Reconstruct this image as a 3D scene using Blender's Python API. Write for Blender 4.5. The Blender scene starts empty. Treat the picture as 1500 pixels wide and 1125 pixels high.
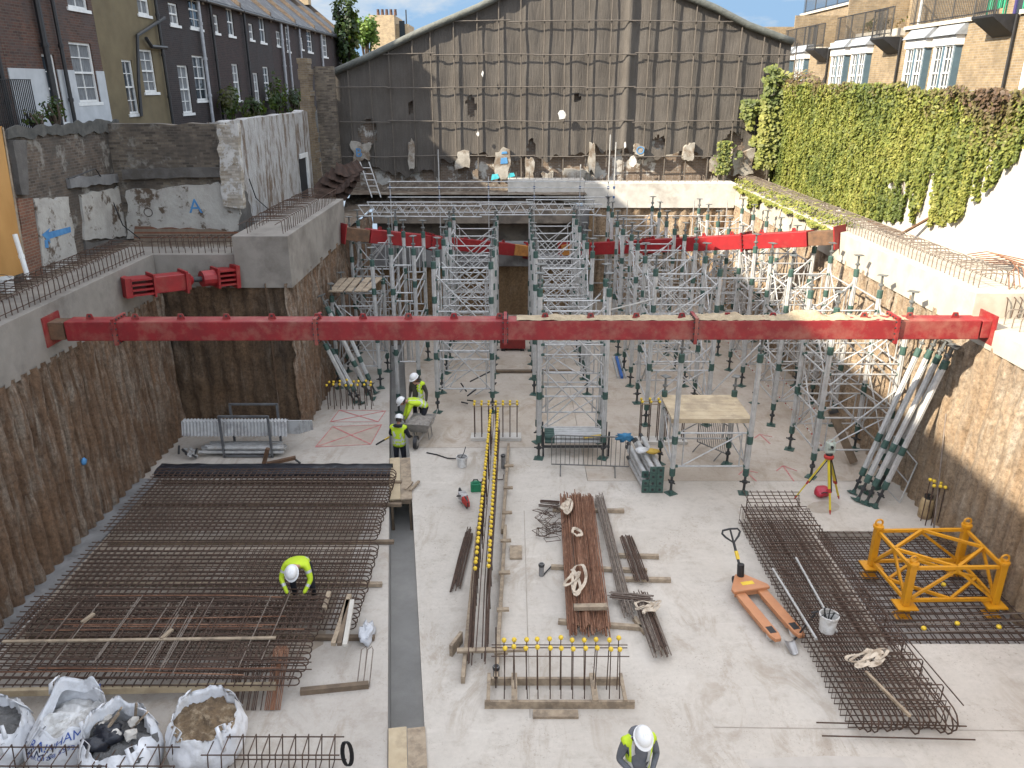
import bpy, math, random
from mathutils import Vector, Matrix, noise as mnoise
from math import sin, cos, pi, radians as R
random.seed(7)
SC = bpy.context.scene
COL = SC.collection
V = Vector
# ---------------------------------------------------------------- camera numbers (surveyed from the photograph)
F, PITCH, HC = 1150.0, R(20.8), 9.8
CP, SP = cos(PITCH), sin(PITCH)
def ray(px, py):
    u = (px-750)/F; v = (py-562.5)/F
    return u, CP-v*SP, -(SP+v*CP)
def gz(px, py, z=0.0):
    r = ray(px, py); t = (z-HC)/r[2]; return V((r[0]*t, r[1]*t, z))
def gx(px, py, x):
    r = ray(px, py); t = x/r[0]; return V((x, r[1]*t, HC+r[2]*t))
def gy(px, py, y):
    r = ray(px, py); t = y/r[1]; return V((r[0]*t, y, HC+r[2]*t))
def nz(x, y=0.0, z=0.0):
    return mnoise.noise(V((x, y, z)))
def rnd(a, b): return random.uniform(a, b)
# ---------------------------------------------------------------- mesh builder
class MB:
    def __init__(s): s.v = []; s.f = []; s.m = []; s.k = 0
    def add(s, vs, fs):
        o = len(s.v); s.v.extend([tuple(p) for p in vs])
        for f in fs: s.f.append(tuple(i+o for i in f)); s.m.append(s.k)
        return s
    def box(s, x0, x1, y0, y1, z0, z1):
        return s.add([(x0,y0,z0),(x1,y0,z0),(x1,y1,z0),(x0,y1,z0),(x0,y0,z1),(x1,y0,z1),(x1,y1,z1),(x0,y1,z1)],
            [(0,3,2,1),(4,5,6,7),(0,1,5,4),(1,2,6,5),(2,3,7,6),(3,0,4,7)])
    def frame(s, p0, p1, up=(0,0,1)):
        p0, p1 = V(p0), V(p1); d = (p1-p0).normalized(); u = V(up)
        if abs(d.dot(u)) > .99: u = V((0,1,0)) if abs(d.y) < .9 else V((1,0,0))
        a = d.cross(u).normalized(); b = a.cross(d).normalized()
        return p0, p1, a, b
    def bar(s, p0, p1, w, h=None, up=(0,0,1)):
        h = h or w; p0, p1, a, b = s.frame(p0, p1, up); a = a*w/2; b = b*h/2
        return s.add([p0-a-b,p0+a-b,p0+a+b,p0-a+b,p1-a-b,p1+a-b,p1+a+b,p1-a+b],
            [(0,1,2,3),(7,6,5,4),(4,5,1,0),(5,6,2,1),(6,7,3,2),(7,4,0,3)])
    def tube(s, p0, p1, r, n=6, r2=None, caps=True):
        r2 = r if r2 is None else r2
        p0, p1, a, b = s.frame(p0, p1)
        vs = []
        for p, q in ((p0, r), (p1, r2)):
            for i in range(n):
                t = 2*pi*i/n; vs.append(p+a*(q*cos(t))+b*(q*sin(t)))
        fs = [(i,(i+1)%n,n+(i+1)%n,n+i)[::-1] for i in range(n)]
        if caps: fs += [tuple(range(n)), tuple(range(2*n-1,n-1,-1))]
        return s.add(vs, fs)
    def path(s, pts, r, n=5, closed=False, rf=None):
        pts = [V(p) for p in pts]; k = len(pts); vs = []; prev = None
        for i, p in enumerate(pts):
            a0 = pts[i-1] if (i > 0 or closed) else p
            a1 = pts[(i+1) % k] if (i < k-1 or closed) else p
            d = (a1-a0)
            d = d.normalized() if d.length > 1e-9 else V((0,0,1))
            if prev is None:
                u = V((0,0,1)) if abs(d.z) < .9 else V((0,1,0)); a = d.cross(u).normalized()
            else:
                a = prev-d*prev.dot(d); a = a.normalized() if a.length > 1e-6 else d.orthogonal().normalized()
            prev = a; b = a.cross(d); rr = r if rf is None else r*rf[i]
            for j in range(n):
                t = 2*pi*j/n; vs.append(p+a*(rr*cos(t))+b*(rr*sin(t)))
        fs = []
        for i in range(k if closed else k-1):
            i2 = (i+1) % k
            for j in range(n): fs.append((i*n+j, i*n+(j+1)%n, i2*n+(j+1)%n, i2*n+j)[::-1])
        if not closed: fs += [tuple(range(n)), tuple(range(k*n-1,(k-1)*n-1,-1))]
        return s.add(vs, fs)
    def lathe(s, prof, n=14, c=(0,0,0), caps=True):
        c = V(c); vs = []
        for r, z in prof:
            for i in range(n):
                t = 2*pi*i/n; vs.append(c+V((r*cos(t), r*sin(t), z)))
        k = len(prof); fs = []
        for i in range(k-1):
            for j in range(n): fs.append((i*n+j, i*n+(j+1)%n, (i+1)*n+(j+1)%n, (i+1)*n+j))
        if caps: fs += [tuple(range(n-1,-1,-1)), tuple(range((k-1)*n, k*n))]
        return s.add(vs, fs)
    def prism(s, poly, axis, a0, a1):
        """poly of 2-d points extruded along axis ('x','y','z') from a0 to a1"""
        def P(q, a):
            return {'x': (a, q[0], q[1]), 'y': (q[0], a, q[1]), 'z': (q[0], q[1], a)}[axis]
        n = len(poly); vs = [P(q, a0) for q in poly]+[P(q, a1) for q in poly]
        fs = [tuple(range(n-1,-1,-1)), tuple(range(n, 2*n))]+[(i,(i+1)%n,n+(i+1)%n,n+i) for i in range(n)]
        return s.add(vs, fs)
    def grid(s, fn, nu, nv):
        vs = [fn(i/nu, j/nv) for j in range(nv+1) for i in range(nu+1)]
        fs = [(j*(nu+1)+i, j*(nu+1)+i+1, (j+1)*(nu+1)+i+1, (j+1)*(nu+1)+i) for j in range(nv) for i in range(nu)]
        return s.add(vs, fs)
    def blob(s, c, r, n=10, m=7, amp=.25, fr=1.5, seed=0.0, zmin=None):
        c = V(c); vs = []; r = V(r) if hasattr(r, '__len__') else V((r, r, r))
        for j in range(m+1):
            ph = pi*j/m
            for i in range(n):
                t = 2*pi*i/n; d = V((sin(ph)*cos(t), sin(ph)*sin(t), cos(ph)))
                q = 1+amp*nz(d.x*fr+seed, d.y*fr+seed*1.7, d.z*fr)
                p = c+V((d.x*r.x*q, d.y*r.y*q, d.z*r.z*q))
                if zmin is not None: p.z = max(p.z, zmin)
                vs.append(p)
        fs = [(j*n+i, (j+1)*n+i, (j+1)*n+(i+1)%n, j*n+(i+1)%n) for j in range(m) for i in range(n)]
        return s.add(vs, fs)
    def quad(s, a, b, c, d): return s.add([a, b, c, d], [(0,1,2,3)])
    def xf(s, mtx, start=0):
        for i in range(start, len(s.v)): s.v[i] = tuple(mtx @ V(s.v[i]))
        return s
    def mesh(s, name, mats, smooth=False, off=None):
        me = bpy.data.meshes.new(name)
        vs = s.v if off is None else [(p[0]-off[0], p[1]-off[1], p[2]-off[2]) for p in s.v]
        me.from_pydata(vs, [], s.f)
        if not isinstance(mats, (list, tuple)): mats = [mats]
        for m in mats: me.materials.append(m)
        if any(s.m): me.polygons.foreach_set('material_index', s.m)
        if smooth: me.polygons.foreach_set('use_smooth', [True]*len(s.f))
        me.validate(); me.update()
        return me
    def build(s, name, mats, parent=None, smooth=False, label=None, world=False, bevel=0, kind=None):
        off = None
        if parent is not None and world: off = parent.matrix_world_loc if hasattr(parent,'matrix_world_loc') else wloc(parent)
        return link(name, s.mesh(name, mats, smooth, off), parent, label, bevel, kind)
def wloc(o):
    p = V((0,0,0))
    while o is not None: p += o.location; o = o.parent
    return p
def link(name, me, parent=None, label=None, bevel=0, kind=None):
    o = bpy.data.objects.new(name, me); COL.objects.link(o)
    if parent is not None: o.parent = parent
    if label: o['label'] = label
    if kind: o['kind'] = kind
    if bevel:
        b = o.modifiers.new('bevel', 'BEVEL'); b.width = bevel; b.segments = 2; b.limit_method = 'ANGLE'
    return o
def thing(name, label, cat, loc=(0,0,0), rz=0.0, group=None):
    o = bpy.data.objects.new(name, None); COL.objects.link(o); o.empty_display_size = .2
    o.location = loc; o.rotation_euler = (0,0,rz)
    return tag(o, label, cat, group)
def tag(o, label=None, cat=None, group=None, kind=None):
    if label: o['label'] = label
    if cat: o['category'] = cat
    if group: o['group'] = group
    if kind: o['kind'] = kind
    elif cat: o['kind'] = 'thing'
    return o
def struct(o): o['kind'] = 'structure'; return o
KIDS = {}
def copy_tree(o, parent=None, kids=None):
    if kids is None:
        kids = {}
        for q in COL.objects:
            if q.parent is not None: kids.setdefault(q.parent.name, []).append(q)
    c = o.copy(); COL.objects.link(c); c.parent = parent
    for ch in kids.get(o.name, []): copy_tree(ch, c, kids)
    return c
# ---------------------------------------------------------------- materials
def _nt(name):
    m = bpy.data.materials.new(name); m.use_nodes = True; nt = m.node_tree
    b = nt.nodes['Principled BSDF']; return m, nt, b
def N(nt, t, **k):
    n = nt.nodes.new(t)
    for a, v in k.items(): setattr(n, a, v)
    return n
def coords(nt, stretch=(1,1,1), jitter=True):
    tc = N(nt, 'ShaderNodeTexCoord'); mp = N(nt, 'ShaderNodeMapping'); mp.inputs['Scale'].default_value = stretch
    src = tc.outputs['Object']
    if jitter:
        oi = N(nt, 'ShaderNodeObjectInfo'); ml = N(nt, 'ShaderNodeVectorMath', operation='SCALE'); ml.inputs['Scale'].default_value = 17.3
        cb = N(nt, 'ShaderNodeCombineXYZ'); nt.links.new(oi.outputs['Random'], cb.inputs[0]); nt.links.new(oi.outputs['Random'], cb.inputs[2])
        nt.links.new(cb.outputs[0], ml.inputs[0]); ad = N(nt, 'ShaderNodeVectorMath', operation='ADD')
        nt.links.new(src, ad.inputs[0]); nt.links.new(ml.outputs[0], ad.inputs[1]); src = ad.outputs[0]
    nt.links.new(src, mp.inputs['Vector']); return mp.outputs[0]
def noise_n(nt, vec, scale, detail=6, rough=.6, dist=0):
    n = N(nt, 'ShaderNodeTexNoise'); n.inputs['Scale'].default_value = scale; n.inputs['Detail'].default_value = detail
    n.inputs['Roughness'].default_value = rough; n.inputs['Distortion'].default_value = dist
    nt.links.new(vec, n.inputs['Vector']); return n.outputs['Fac']
def ramp(nt, fac, stops):
    r = N(nt, 'ShaderNodeValToRGB'); e = r.color_ramp.elements
    while len(e) < len(stops): e.new(.5)
    for q, (p, c) in zip(e, stops): q.position = p; q.color = (*c, 1) if len(c) == 3 else c
    nt.links.new(fac, r.inputs[0]); return r.outputs[0]
def mix(nt, fac, a, b, mode='MIX'):
    m = N(nt, 'ShaderNodeMix', data_type='RGBA', blend_type=mode)
    if isinstance(fac, (int, float)): m.inputs[0].default_value = fac
    else: nt.links.new(fac, m.inputs[0])
    for i, q in ((6, a), (7, b)):
        if isinstance(q, tuple): m.inputs[i].default_value = (*q, 1)
        else: nt.links.new(q, m.inputs[i])
    return m.outputs[2]
def bump(nt, b, h, strength=.4, dist=.02, prev=None):
    n = N(nt, 'ShaderNodeBump'); n.inputs['Strength'].default_value = strength; n.inputs['Distance'].default_value = dist
    nt.links.new(h, n.inputs['Height'])
    if prev is not None: nt.links.new(prev, n.inputs['Normal'])
    nt.links.new(n.outputs[0], b.inputs['Normal']); return n.outputs[0]
def sc(c, k): return tuple(min(1, x*k) for x in c)
def M(name, c1, c2=None, scale=6, rough=.75, metal=0, bmp=.25, bscale=40, bdist=.01, c3=None, s3=1.5, t3=(.5,.62), stretch=(1,1,1), lo=.35, hi=.65, st3=None, spec=None, jit=True, chips=None):
    """two mottled tones and, through a second noise mask, a third"""
    m, nt, b = _nt(name)
    vec = coords(nt, stretch, jit)
    c2 = c2 or sc(c1, .72)
    col = ramp(nt, noise_n(nt, vec, scale), [(lo, c1), (hi, c2)])
    if c3 is not None:
        v3 = vec if st3 is None else coords(nt, st3, jit)
        mk = ramp(nt, noise_n(nt, v3, s3, 8, .68), [(t3[0], (0,0,0)), (t3[1], (1,1,1))])
        col = mix(nt, mk, col, c3)
    if chips:
        col = mix(nt, ramp(nt, noise_n(nt, vec, 13, 9, .78), [(.60, (0,0,0)), (.66, (.85,.85,.85))]), col, chips)
    nt.links.new(col, b.inputs['Base Color'])
    b.inputs['Roughness'].default_value = rough; b.inputs['Metallic'].default_value = metal
    if spec is not None: b.inputs['Specular IOR Level'].default_value = spec
    if bmp: bump(nt, b, noise_n(nt, vec, bscale, 5), bmp, bdist)
    return m
def brick_mat(name, c1, c2, mortar, axis='x', wash=None, t=(.5,.6), s=.8, bw=.225, bh=.075, stain=None, st=(.45,.7)):
    """axis: the direction the wall faces. wash: plaster or paint left over the bricks in ragged patches"""
    m, nt, b = _nt(name)
    tc = N(nt, 'ShaderNodeTexCoord'); sp = N(nt, 'ShaderNodeSeparateXYZ'); cb = N(nt, 'ShaderNodeCombineXYZ')
    nt.links.new(tc.outputs['Object'], sp.inputs[0])
    nt.links.new(sp.outputs[1 if axis == 'x' else 0], cb.inputs[0]); nt.links.new(sp.outputs[2], cb.inputs[1])
    br = N(nt, 'ShaderNodeTexBrick'); br.inputs['Scale'].default_value = 1; br.inputs['Brick Width'].default_value = bw; br.inputs['Row Height'].default_value = bh
    br.inputs['Mortar Size'].default_value = .009; br.inputs['Color1'].default_value = (*c1, 1); br.inputs['Color2'].default_value = (*c2, 1); br.inputs['Mortar'].default_value = (*mortar, 1)
    br.inputs['Bias'].default_value = -.2; nt.links.new(cb.outputs[0], br.inputs['Vector'])
    vec = tc.outputs['Object']
    col = mix(nt, .8, br.outputs['Color'], ramp(nt, noise_n(nt, vec, 3.1, 8, .7), [(.3, (.62,.6,.6)), (.7, (1.25,1.2,1.15))]), 'MULTIPLY')
    if stain is not None:
        col = mix(nt, ramp(nt, noise_n(nt, vec, .9, 8, .65), [(st[0], (0,0,0)), (st[1], (1,1,1))]), col, stain)
    if wash is not None:
        mk = ramp(nt, noise_n(nt, vec, s, 10, .7), [(t[0], (0,0,0)), (t[1], (1,1,1))])
        wc = ramp(nt, noise_n(nt, vec, 5, 8), [(.3, wash), (.72, sc(wash, .6))])
        col = mix(nt, mk, col, wc)
    nt.links.new(col, b.inputs['Base Color']); b.inputs['Roughness'].default_value = .9
    q = bump(nt, b, br.outputs['Fac'], -.5, .012)
    bump(nt, b, noise_n(nt, vec, 35, 6), .35, .015, q)
    return m
CONC = M('concrete', (.42,.40,.37), (.30,.285,.265), 2.2, .88, bmp=.35, bscale=26, c3=(.24,.225,.205), s3=.8, t3=(.52,.72), jit=False)
CONC_DK = M('concrete_grey', (.21,.205,.20), (.15,.147,.143), 2.5, .9, bmp=.3, bscale=25, c3=(.11,.105,.10), s3=1.1)
PALECONC = M('concrete_pale', (.55,.52,.47), (.42,.395,.355), 2.4, .88, bmp=.4, bscale=24, c3=(.33,.30,.26), s3=.9, t3=(.54,.7))
REBAR = M('rebar_steel', (.105,.062,.043), (.052,.034,.025), 9, .8, .2, .5, 120, .004)
REBAR_GREY = M('rebar_weathered', (.24,.20,.165), (.13,.10,.08), 9, .75, .2, .4, 120, .004)
RUST = M('rust_bars', (.21,.095,.05), (.115,.052,.03), 7, .88, 0, .5, 90, .006, c3=(.26,.14,.085), s3=3)
GALV = M('galvanised_tube', (.46,.455,.44), (.33,.325,.315), 8, .42, .22, .12, 60, .004, c3=(.30,.27,.235), s3=2.2, t3=(.56,.7))
ALU = M('aluminium_prop', (.52,.515,.50), (.39,.385,.37), 6, .38, .25, .1, 60, .004, c3=(.36,.33,.30), s3=1.6, t3=(.58,.74))
GREEN = M('green_collar', (.045,.095,.077), (.028,.062,.052), 9, .55, 0, .2, c3=(.10,.13,.11), s3=5, t3=(.6,.72))
DKSTEEL = M('dark_steel', (.06,.062,.062), (.035,.035,.036), 8, .6, .4, .2)
RED = M('red_paint', (.27,.013,.016), (.20,.010,.013), 3, .45, 0, .18, 45, .006, c3=(.24,.07,.05), s3=2.3, t3=(.56,.78), chips=(.15,.06,.04))
RED_DUST = M('red_paint_dusty', (.235,.012,.014), (.175,.010,.012), 2.5, .62, 0, .2, 45, .006, c3=(.27,.115,.08), s3=2.1, t3=(.46,.78), chips=(.20,.075,.05))
RUSTPLATE = M('rusty_plate', (.16,.085,.045), (.085,.05,.03), 5, .85, .1, .3)
ORANGE_END = M('orange_end', (.46,.20,.045), (.30,.12,.03), 5, .7)
TIMBER = M('pale_timber', (.36,.285,.20), (.25,.19,.13), 3, .8, 0, .25, 30, .006, stretch=(3,3,3), c3=(.20,.155,.11), s3=1.2)
TIMBER_DK = M('old_timber', (.20,.145,.095), (.11,.08,.055), 3, .85, 0, .3, 30, .006)
PLY = M('plywood', (.47,.38,.25), (.38,.295,.185), 2.5, .7, 0, .12, 40, .004, c3=(.30,.235,.155), s3=1.3)
YELLOW = M('yellow_plastic', (.72,.50,.035), (.60,.40,.03), 12, .5, 0, .1)
WHITE = M('white_paint', (.72,.72,.70), (.60,.60,.585), 4, .5, 0, .08)
WHITEPL = M('white_plastic', (.66,.66,.645), (.48,.47,.45), 7, .45, 0, .1, c3=(.34,.32,.29), s3=3)
BLACK = M('black_paint', (.018,.018,.02), (.010,.010,.011), 6, .5, 0, .1)
BLACKPL = M('black_plastic_sheet', (.016,.018,.026), (.010,.011,.016), 3, .38, 0, .6, 9, .03, c3=(.12,.125,.14), s3=2.2, t3=(.6,.72))
def glass_mat(name, c=(.03,.04,.05), r=.08):
    m, nt, b = _nt(name); b.inputs['Base Color'].default_value = (*c, 1); b.inputs['Roughness'].default_value = r
    b.inputs['Specular IOR Level'].default_value = .5
    bump(nt, b, noise_n(nt, coords(nt), 1.3, 2), .06, .03); return m
GLASS = glass_mat('window_glass')
# ================================================================ camera, sky, sun
cd = bpy.data.cameras.new('camera'); cam = bpy.data.objects.new('camera', cd); COL.objects.link(cam)
cam.location = (0,0,HC); cam.rotation_euler = (R(90)-PITCH, 0, 0)
cd.sensor_width = 36; cd.lens = 36*F/1500; cd.clip_end = 3000; cd.clip_start = .1
SC.camera = cam
SUN_D = V((1,.50,-.80)).normalized()
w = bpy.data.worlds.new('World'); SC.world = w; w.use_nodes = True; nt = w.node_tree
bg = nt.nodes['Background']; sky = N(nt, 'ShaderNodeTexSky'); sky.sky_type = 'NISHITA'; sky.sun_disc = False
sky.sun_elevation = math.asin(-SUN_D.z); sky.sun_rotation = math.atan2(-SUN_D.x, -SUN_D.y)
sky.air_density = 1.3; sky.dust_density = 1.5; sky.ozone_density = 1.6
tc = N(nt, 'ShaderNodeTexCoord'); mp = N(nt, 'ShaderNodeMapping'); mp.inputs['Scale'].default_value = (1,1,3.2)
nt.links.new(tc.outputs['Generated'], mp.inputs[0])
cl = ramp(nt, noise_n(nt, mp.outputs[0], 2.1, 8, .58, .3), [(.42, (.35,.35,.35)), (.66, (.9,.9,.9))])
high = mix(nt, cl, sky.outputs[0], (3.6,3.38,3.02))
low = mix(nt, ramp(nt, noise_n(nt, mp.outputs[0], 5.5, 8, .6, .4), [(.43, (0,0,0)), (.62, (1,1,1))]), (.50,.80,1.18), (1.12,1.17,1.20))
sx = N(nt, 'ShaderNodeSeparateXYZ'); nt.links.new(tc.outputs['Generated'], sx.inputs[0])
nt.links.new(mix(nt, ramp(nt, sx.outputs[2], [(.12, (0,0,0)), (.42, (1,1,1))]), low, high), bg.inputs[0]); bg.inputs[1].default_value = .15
sl = bpy.data.lights.new('sun', 'SUN'); sl.energy = 2.7; sl.angle = R(.53); sl.color = (1,.90,.74)
so = bpy.data.objects.new('sun', sl); COL.objects.link(so); so.location = (-40,-20,50)
so.rotation_euler = SUN_D.to_track_quat('-Z', 'Y').to_euler()
SC.view_settings.view_transform = 'Standard'; SC.view_settings.look = 'None'; SC.view_settings.exposure = EXPOSURE = 2.25; SC.view_settings.gamma = 1
SC.cycles.max_bounces = 6; SC.cycles.diffuse_bounces = 4; SC.cycles.use_denoising = True
# ================================================================ ground and slab
EARTH = M('earth', (.16,.12,.085), (.09,.065,.045), 3, .95, bmp=.8, bscale=14, bdist=.05, c3=(.22,.19,.15), s3=1.2)
def slab_mat(name, a, b, c, d):
    m, nt, bs = _nt(name); v = coords(nt, jitter=False)
    col = ramp(nt, noise_n(nt, v, .55, 10, .62), [(.3, a), (.7, b)])
    col = mix(nt, ramp(nt, noise_n(nt, v, 2.2, 10, .72), [(.53, (0,0,0)), (.72, (.75,.75,.75))]), col, c)
    col = mix(nt, ramp(nt, noise_n(nt, coords(nt, (.35,2.2,1), False), 1.6, 8, .7, .6), [(.57, (0,0,0)), (.72, (.7,.7,.7))]), col, d)
    col = mix(nt, ramp(nt, noise_n(nt, v, 38, 3, .6), [(.66, (0,0,0)), (.74, (.5,.5,.5))]), col, sc(c, .6))
    col = mix(nt, .55, col, ramp(nt, noise_n(nt, v, 9, 8, .75), [(.3, (.82,.82,.82)), (.7, (1.08,1.08,1.08))]), 'MULTIPLY')
    # dried mud scuffs, rust drips and trodden dust
    sm = mix(nt, 1.0, ramp(nt, noise_n(nt, coords(nt, (1,.45,1), False), 1.1, 9, .75, 1.4), [(.50, (0,0,0)), (.62, (1,1,1))]), ramp(nt, noise_n(nt, v, .33, 4, .6), [(.38, (0,0,0)), (.58, (.7,.7,.7))]), 'MULTIPLY')
    col = mix(nt, sm, col, mix(nt, .5, c, (.25,.185,.12)))
    col = mix(nt, mix(nt, 1.0, ramp(nt, noise_n(nt, v, 17, 6, .8, .5), [(.56, (0,0,0)), (.66, (.8,.8,.8))]), ramp(nt, noise_n(nt, v, .8, 5, .6), [(.44, (0,0,0)), (.6, (1,1,1))]), 'MULTIPLY'), col, (.20,.165,.13))
    nt.links.new(col, bs.inputs['Base Color']); bs.inputs['Roughness'].default_value = .82
    q = bump(nt, bs, noise_n(nt, v, 4, 8, .7), .3, .02); bump(nt, bs, noise_n(nt, v, 60, 4), .25, .006, q); return m
SLAB = slab_mat('power_floated_concrete', (.52,.475,.415), (.43,.388,.335), (.35,.308,.258), (.565,.52,.46))
SLAB_B = slab_mat('far_slab_concrete', (.47,.41,.345), (.375,.315,.25), (.30,.24,.175), (.51,.455,.395))
SLAB_L = slab_mat('left_slab_concrete', (.46,.42,.37), (.375,.335,.29), (.29,.25,.205), (.44,.39,.33))
TRENCHM = M('trench_concrete', (.40,.385,.36), (.33,.32,.30), .9, .85, bmp=.3, c3=(.26,.25,.23), s3=.7, t3=(.45,.75), jit=False)
XL = lambda y: -2.02-.1437*(y-9.93)
XR = lambda y: -1.43-.146*(y-10.0)
def slab(name, polys, m, z0, z1, skip=None):
    b = MB()
    for p in polys: b.prism(p, 'z', z0, z1)
    return struct(b.build(name, m))
slab('concrete_floor', [[(-11.2,-3),(XL(-3),-3),(XL(33),33),(-11.2,33)], [(-11.2,33),(XL(33),33),(XL(33),39),(-11.2,39)]], SLAB_L, -.9, 0)
PX0, PX1, PY0, PY1 = 7.1, 10.6, 12.05, 16.05
YJ = 18.55
slab('concrete_floor', [[(XR(-3),-3),(11.6,-3),(11.6,PY0),(XR(PY0),PY0)], [(XR(PY0),PY0),(PX0,PY0),(PX0,PY1),(XR(PY1),PY1)],
    [(PX1,PY0),(11.6,PY0),(11.6,PY1),(PX1,PY1)], [(XR(PY1),PY1),(11.6,PY1),(11.6,YJ),(2.0,YJ),(2.0,20.6),(XR(20.6),20.6)]], SLAB, -.9, 0)
slab('concrete_floor', [[(2.012,YJ+.012),(11.6,YJ+.012),(11.6,39),(2.012,39)], [(XR(20.612),20.612),(2.0,20.612),(2.0,39),(XR(33),39),(XR(33),33)]], SLAB_B, -.9, -.003)
slab('trench_floor', [[(XL(-3)-.1,-3),(XR(-3)+.1,-3),(XR(33)+.1,33),(XL(33)-.1,33)]], TRENCHM, -1.2, -.895)
slab('pit_floor', [[(PX0-.1,PY0-.1),(PX1+.1,PY0-.1),(PX1+.1,PY1+.1),(PX0-.1,PY1+.1)]], CONC, -.9, -.28)
slab('concrete_floor', [[(XL(33)-.3,33.0),(XR(33)+.3,33.0),(XR(33)+.3,39),(XL(33)-.3,39)]], SLAB_B, -1.2, -.006)
# trench faces
tb = MB()
for X, s in ((XL, 1), (XR, -1)):
    tb.add([(X(-3)+s*.004,-3,-.9),(X(33)+s*.004,33,-.9),(X(33)+s*.004,33,-.006),(X(-3)+s*.004,-3,-.006)], [(0,1,2,3)])
struct(tb.build('trench_side', TRENCHM))
# blinding strip along the foot of the left wall
slab('blinding_strip', [[(-10.3,4),(-9.62,4),(-9.38,18.6),(-10.3,18.6)]], CONC_DK, -.2, .05)
# surrounding ground: one sheet with a hole for the dig
g = MB()
def rect(b, x0, x1, y0, y1, z): b.quad((x0,y0,z),(x1,y0,z),(x1,y1,z),(x0,y1,z))
rect(g,-600,-11.2,-600,900,5.2); rect(g,11.45,600,-600,900,5.2); rect(g,-11.2,11.45,-600,-3,5.2); rect(g,-11.2,11.45,38.0,900,5.2); rect(g,-11.2,-7.4,22.9,38.0,5.2); rect(g,-7.4,3.4,36.2,38.0,5.2); rect(g,-7.41,-6.25,29.3,36.3,4.72)
struct(g.build('ground', EARTH))
YARD = M('yard', (.10,.095,.085), (.05,.05,.045), 4, .95, bmp=.5)
yb = MB(); yb.box(-40,-12.5,-12,120,5.2,8.25); struct(yb.build('yard', YARD))
# ================================================================ pile walls
def pile_mat(name, dark, mid, pale, p0=.5, p1=.68, tint=None):
    m, nt, b = _nt(name)
    v = coords(nt, (1.6,1.6,.28), False); v1 = coords(nt, jitter=False)
    col = ramp(nt, noise_n(nt, v, 1.6, 8, .66, .5), [(.28, dark), (.5, mid), (.75, sc(mid, 1.5))])
    pm = ramp(nt, noise_n(nt, coords(nt, (4.6,4.6,.42), False), 1.5, 9, .74, .7), [(p0, (0,0,0)), (p1, (1,1,1))])
    col = mix(nt, pm, col, ramp(nt, noise_n(nt, v1, 7, 8, .7), [(.3, pale), (.7, sc(pale, .55))]))
    if tint: col = mix(nt, ramp(nt, noise_n(nt, v1, .35, 4, .6), [(.42, (0,0,0)), (.62, (.8,.8,.8))]), col, tint)
    col = mix(nt, .85, col, ramp(nt, noise_n(nt, v1, 11, 10, .78), [(.32, (.32,.30,.29)), (.6, (1.25,1.25,1.25))]), 'MULTIPLY')
    nt.links.new(col, b.inputs['Base Color']); b.inputs['Roughness'].default_value = .93
    q = bump(nt, b, noise_n(nt, coords(nt, (1,1,.45), False), 5.5, 10, .78), 1.0, .13); bump(nt, b, noise_n(nt, v1, 26, 6, .7), .8, .04, q); return m
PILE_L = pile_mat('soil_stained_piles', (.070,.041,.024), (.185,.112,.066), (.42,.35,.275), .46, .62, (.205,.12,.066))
PILE_D = pile_mat('dark_brown_piles', (.046,.030,.019), (.118,.077,.045), (.29,.235,.18), .52, .72, (.145,.085,.043))  # deeper brown tones for the recess wall
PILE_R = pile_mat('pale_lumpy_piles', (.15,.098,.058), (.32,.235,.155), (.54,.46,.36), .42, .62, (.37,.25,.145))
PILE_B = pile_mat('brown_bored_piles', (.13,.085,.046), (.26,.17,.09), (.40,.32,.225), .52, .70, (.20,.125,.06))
def pile_wall(label, a, b, nrm, z0, z1, m, pitch=.5, bulge=.13, rough=.1, seed=0.0, slope=0.0):
    a, b = V((*a,0)), V((*b,0)); L = (b-a).length; d = (b-a)/L; n = V((*nrm,0))
    nu = int(L/pitch*8); nv = 34
    def fn(u, t):
        s = u*L; z = z0+(z1-z0)*t
        k = abs(sin(pi*s/pitch+.35*nz(s*.6, z*.3, seed)))**.7
        o = bulge*k+rough*nz(s*1.7+seed, z*1.1, 3.0)+rough*.55*nz(s*4.5, z*3.3+seed, 7.0)+rough*.3*nz(s*10, z*8, seed)
        o += slope*(1-t)
        return a+d*s+n*(o-.12)+V((0,0,z))
    mb = MB().grid(fn, nu, nv)
    e = len(mb.v); w0 = a-n*.7; w1 = b-n*.7
    mb.add([w0+V((0,0,z0)),w1+V((0,0,z0)),w1+V((0,0,z1)),w0+V((0,0,z1))], [(0,1,2,3)])
    o = mb.build('pile_wall', m, smooth=True); return tag(o, label, 'pile wall')
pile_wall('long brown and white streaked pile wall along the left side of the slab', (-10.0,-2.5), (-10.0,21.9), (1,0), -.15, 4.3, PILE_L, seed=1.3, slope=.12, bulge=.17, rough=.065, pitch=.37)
pile_wall('dark brown pile wall behind the rack of white sheets, facing the camera', (-10.4,21.72), (-6.3,21.72), (0,-1), -.15, 4.5, PILE_D, seed=5.1, bulge=.11, rough=.10, pitch=.45)
pile_wall('knobbly brown pile wall behind the leaning props on the left', (-6.25,21.6), (-6.25,35.2), (1,0), -.15, 4.6, PILE_L, seed=9.2, rough=.12, bulge=.14, pitch=.42)
pile_wall('brown bored pile wall at the far end under the grey waling', (-6.5,34.7), (3.6,34.7), (0,-1), -.15, 2.5, PILE_B, pitch=.62, bulge=.09, rough=.05, seed=2.2)
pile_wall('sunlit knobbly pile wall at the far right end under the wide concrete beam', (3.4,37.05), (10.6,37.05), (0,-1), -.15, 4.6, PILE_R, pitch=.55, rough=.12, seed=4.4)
pile_wall('short return pile wall where the far end steps back', (3.5,34.6), (3.5,37.2), (1,0), -.15, 4.6, PILE_B, seed=6.4)
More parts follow.
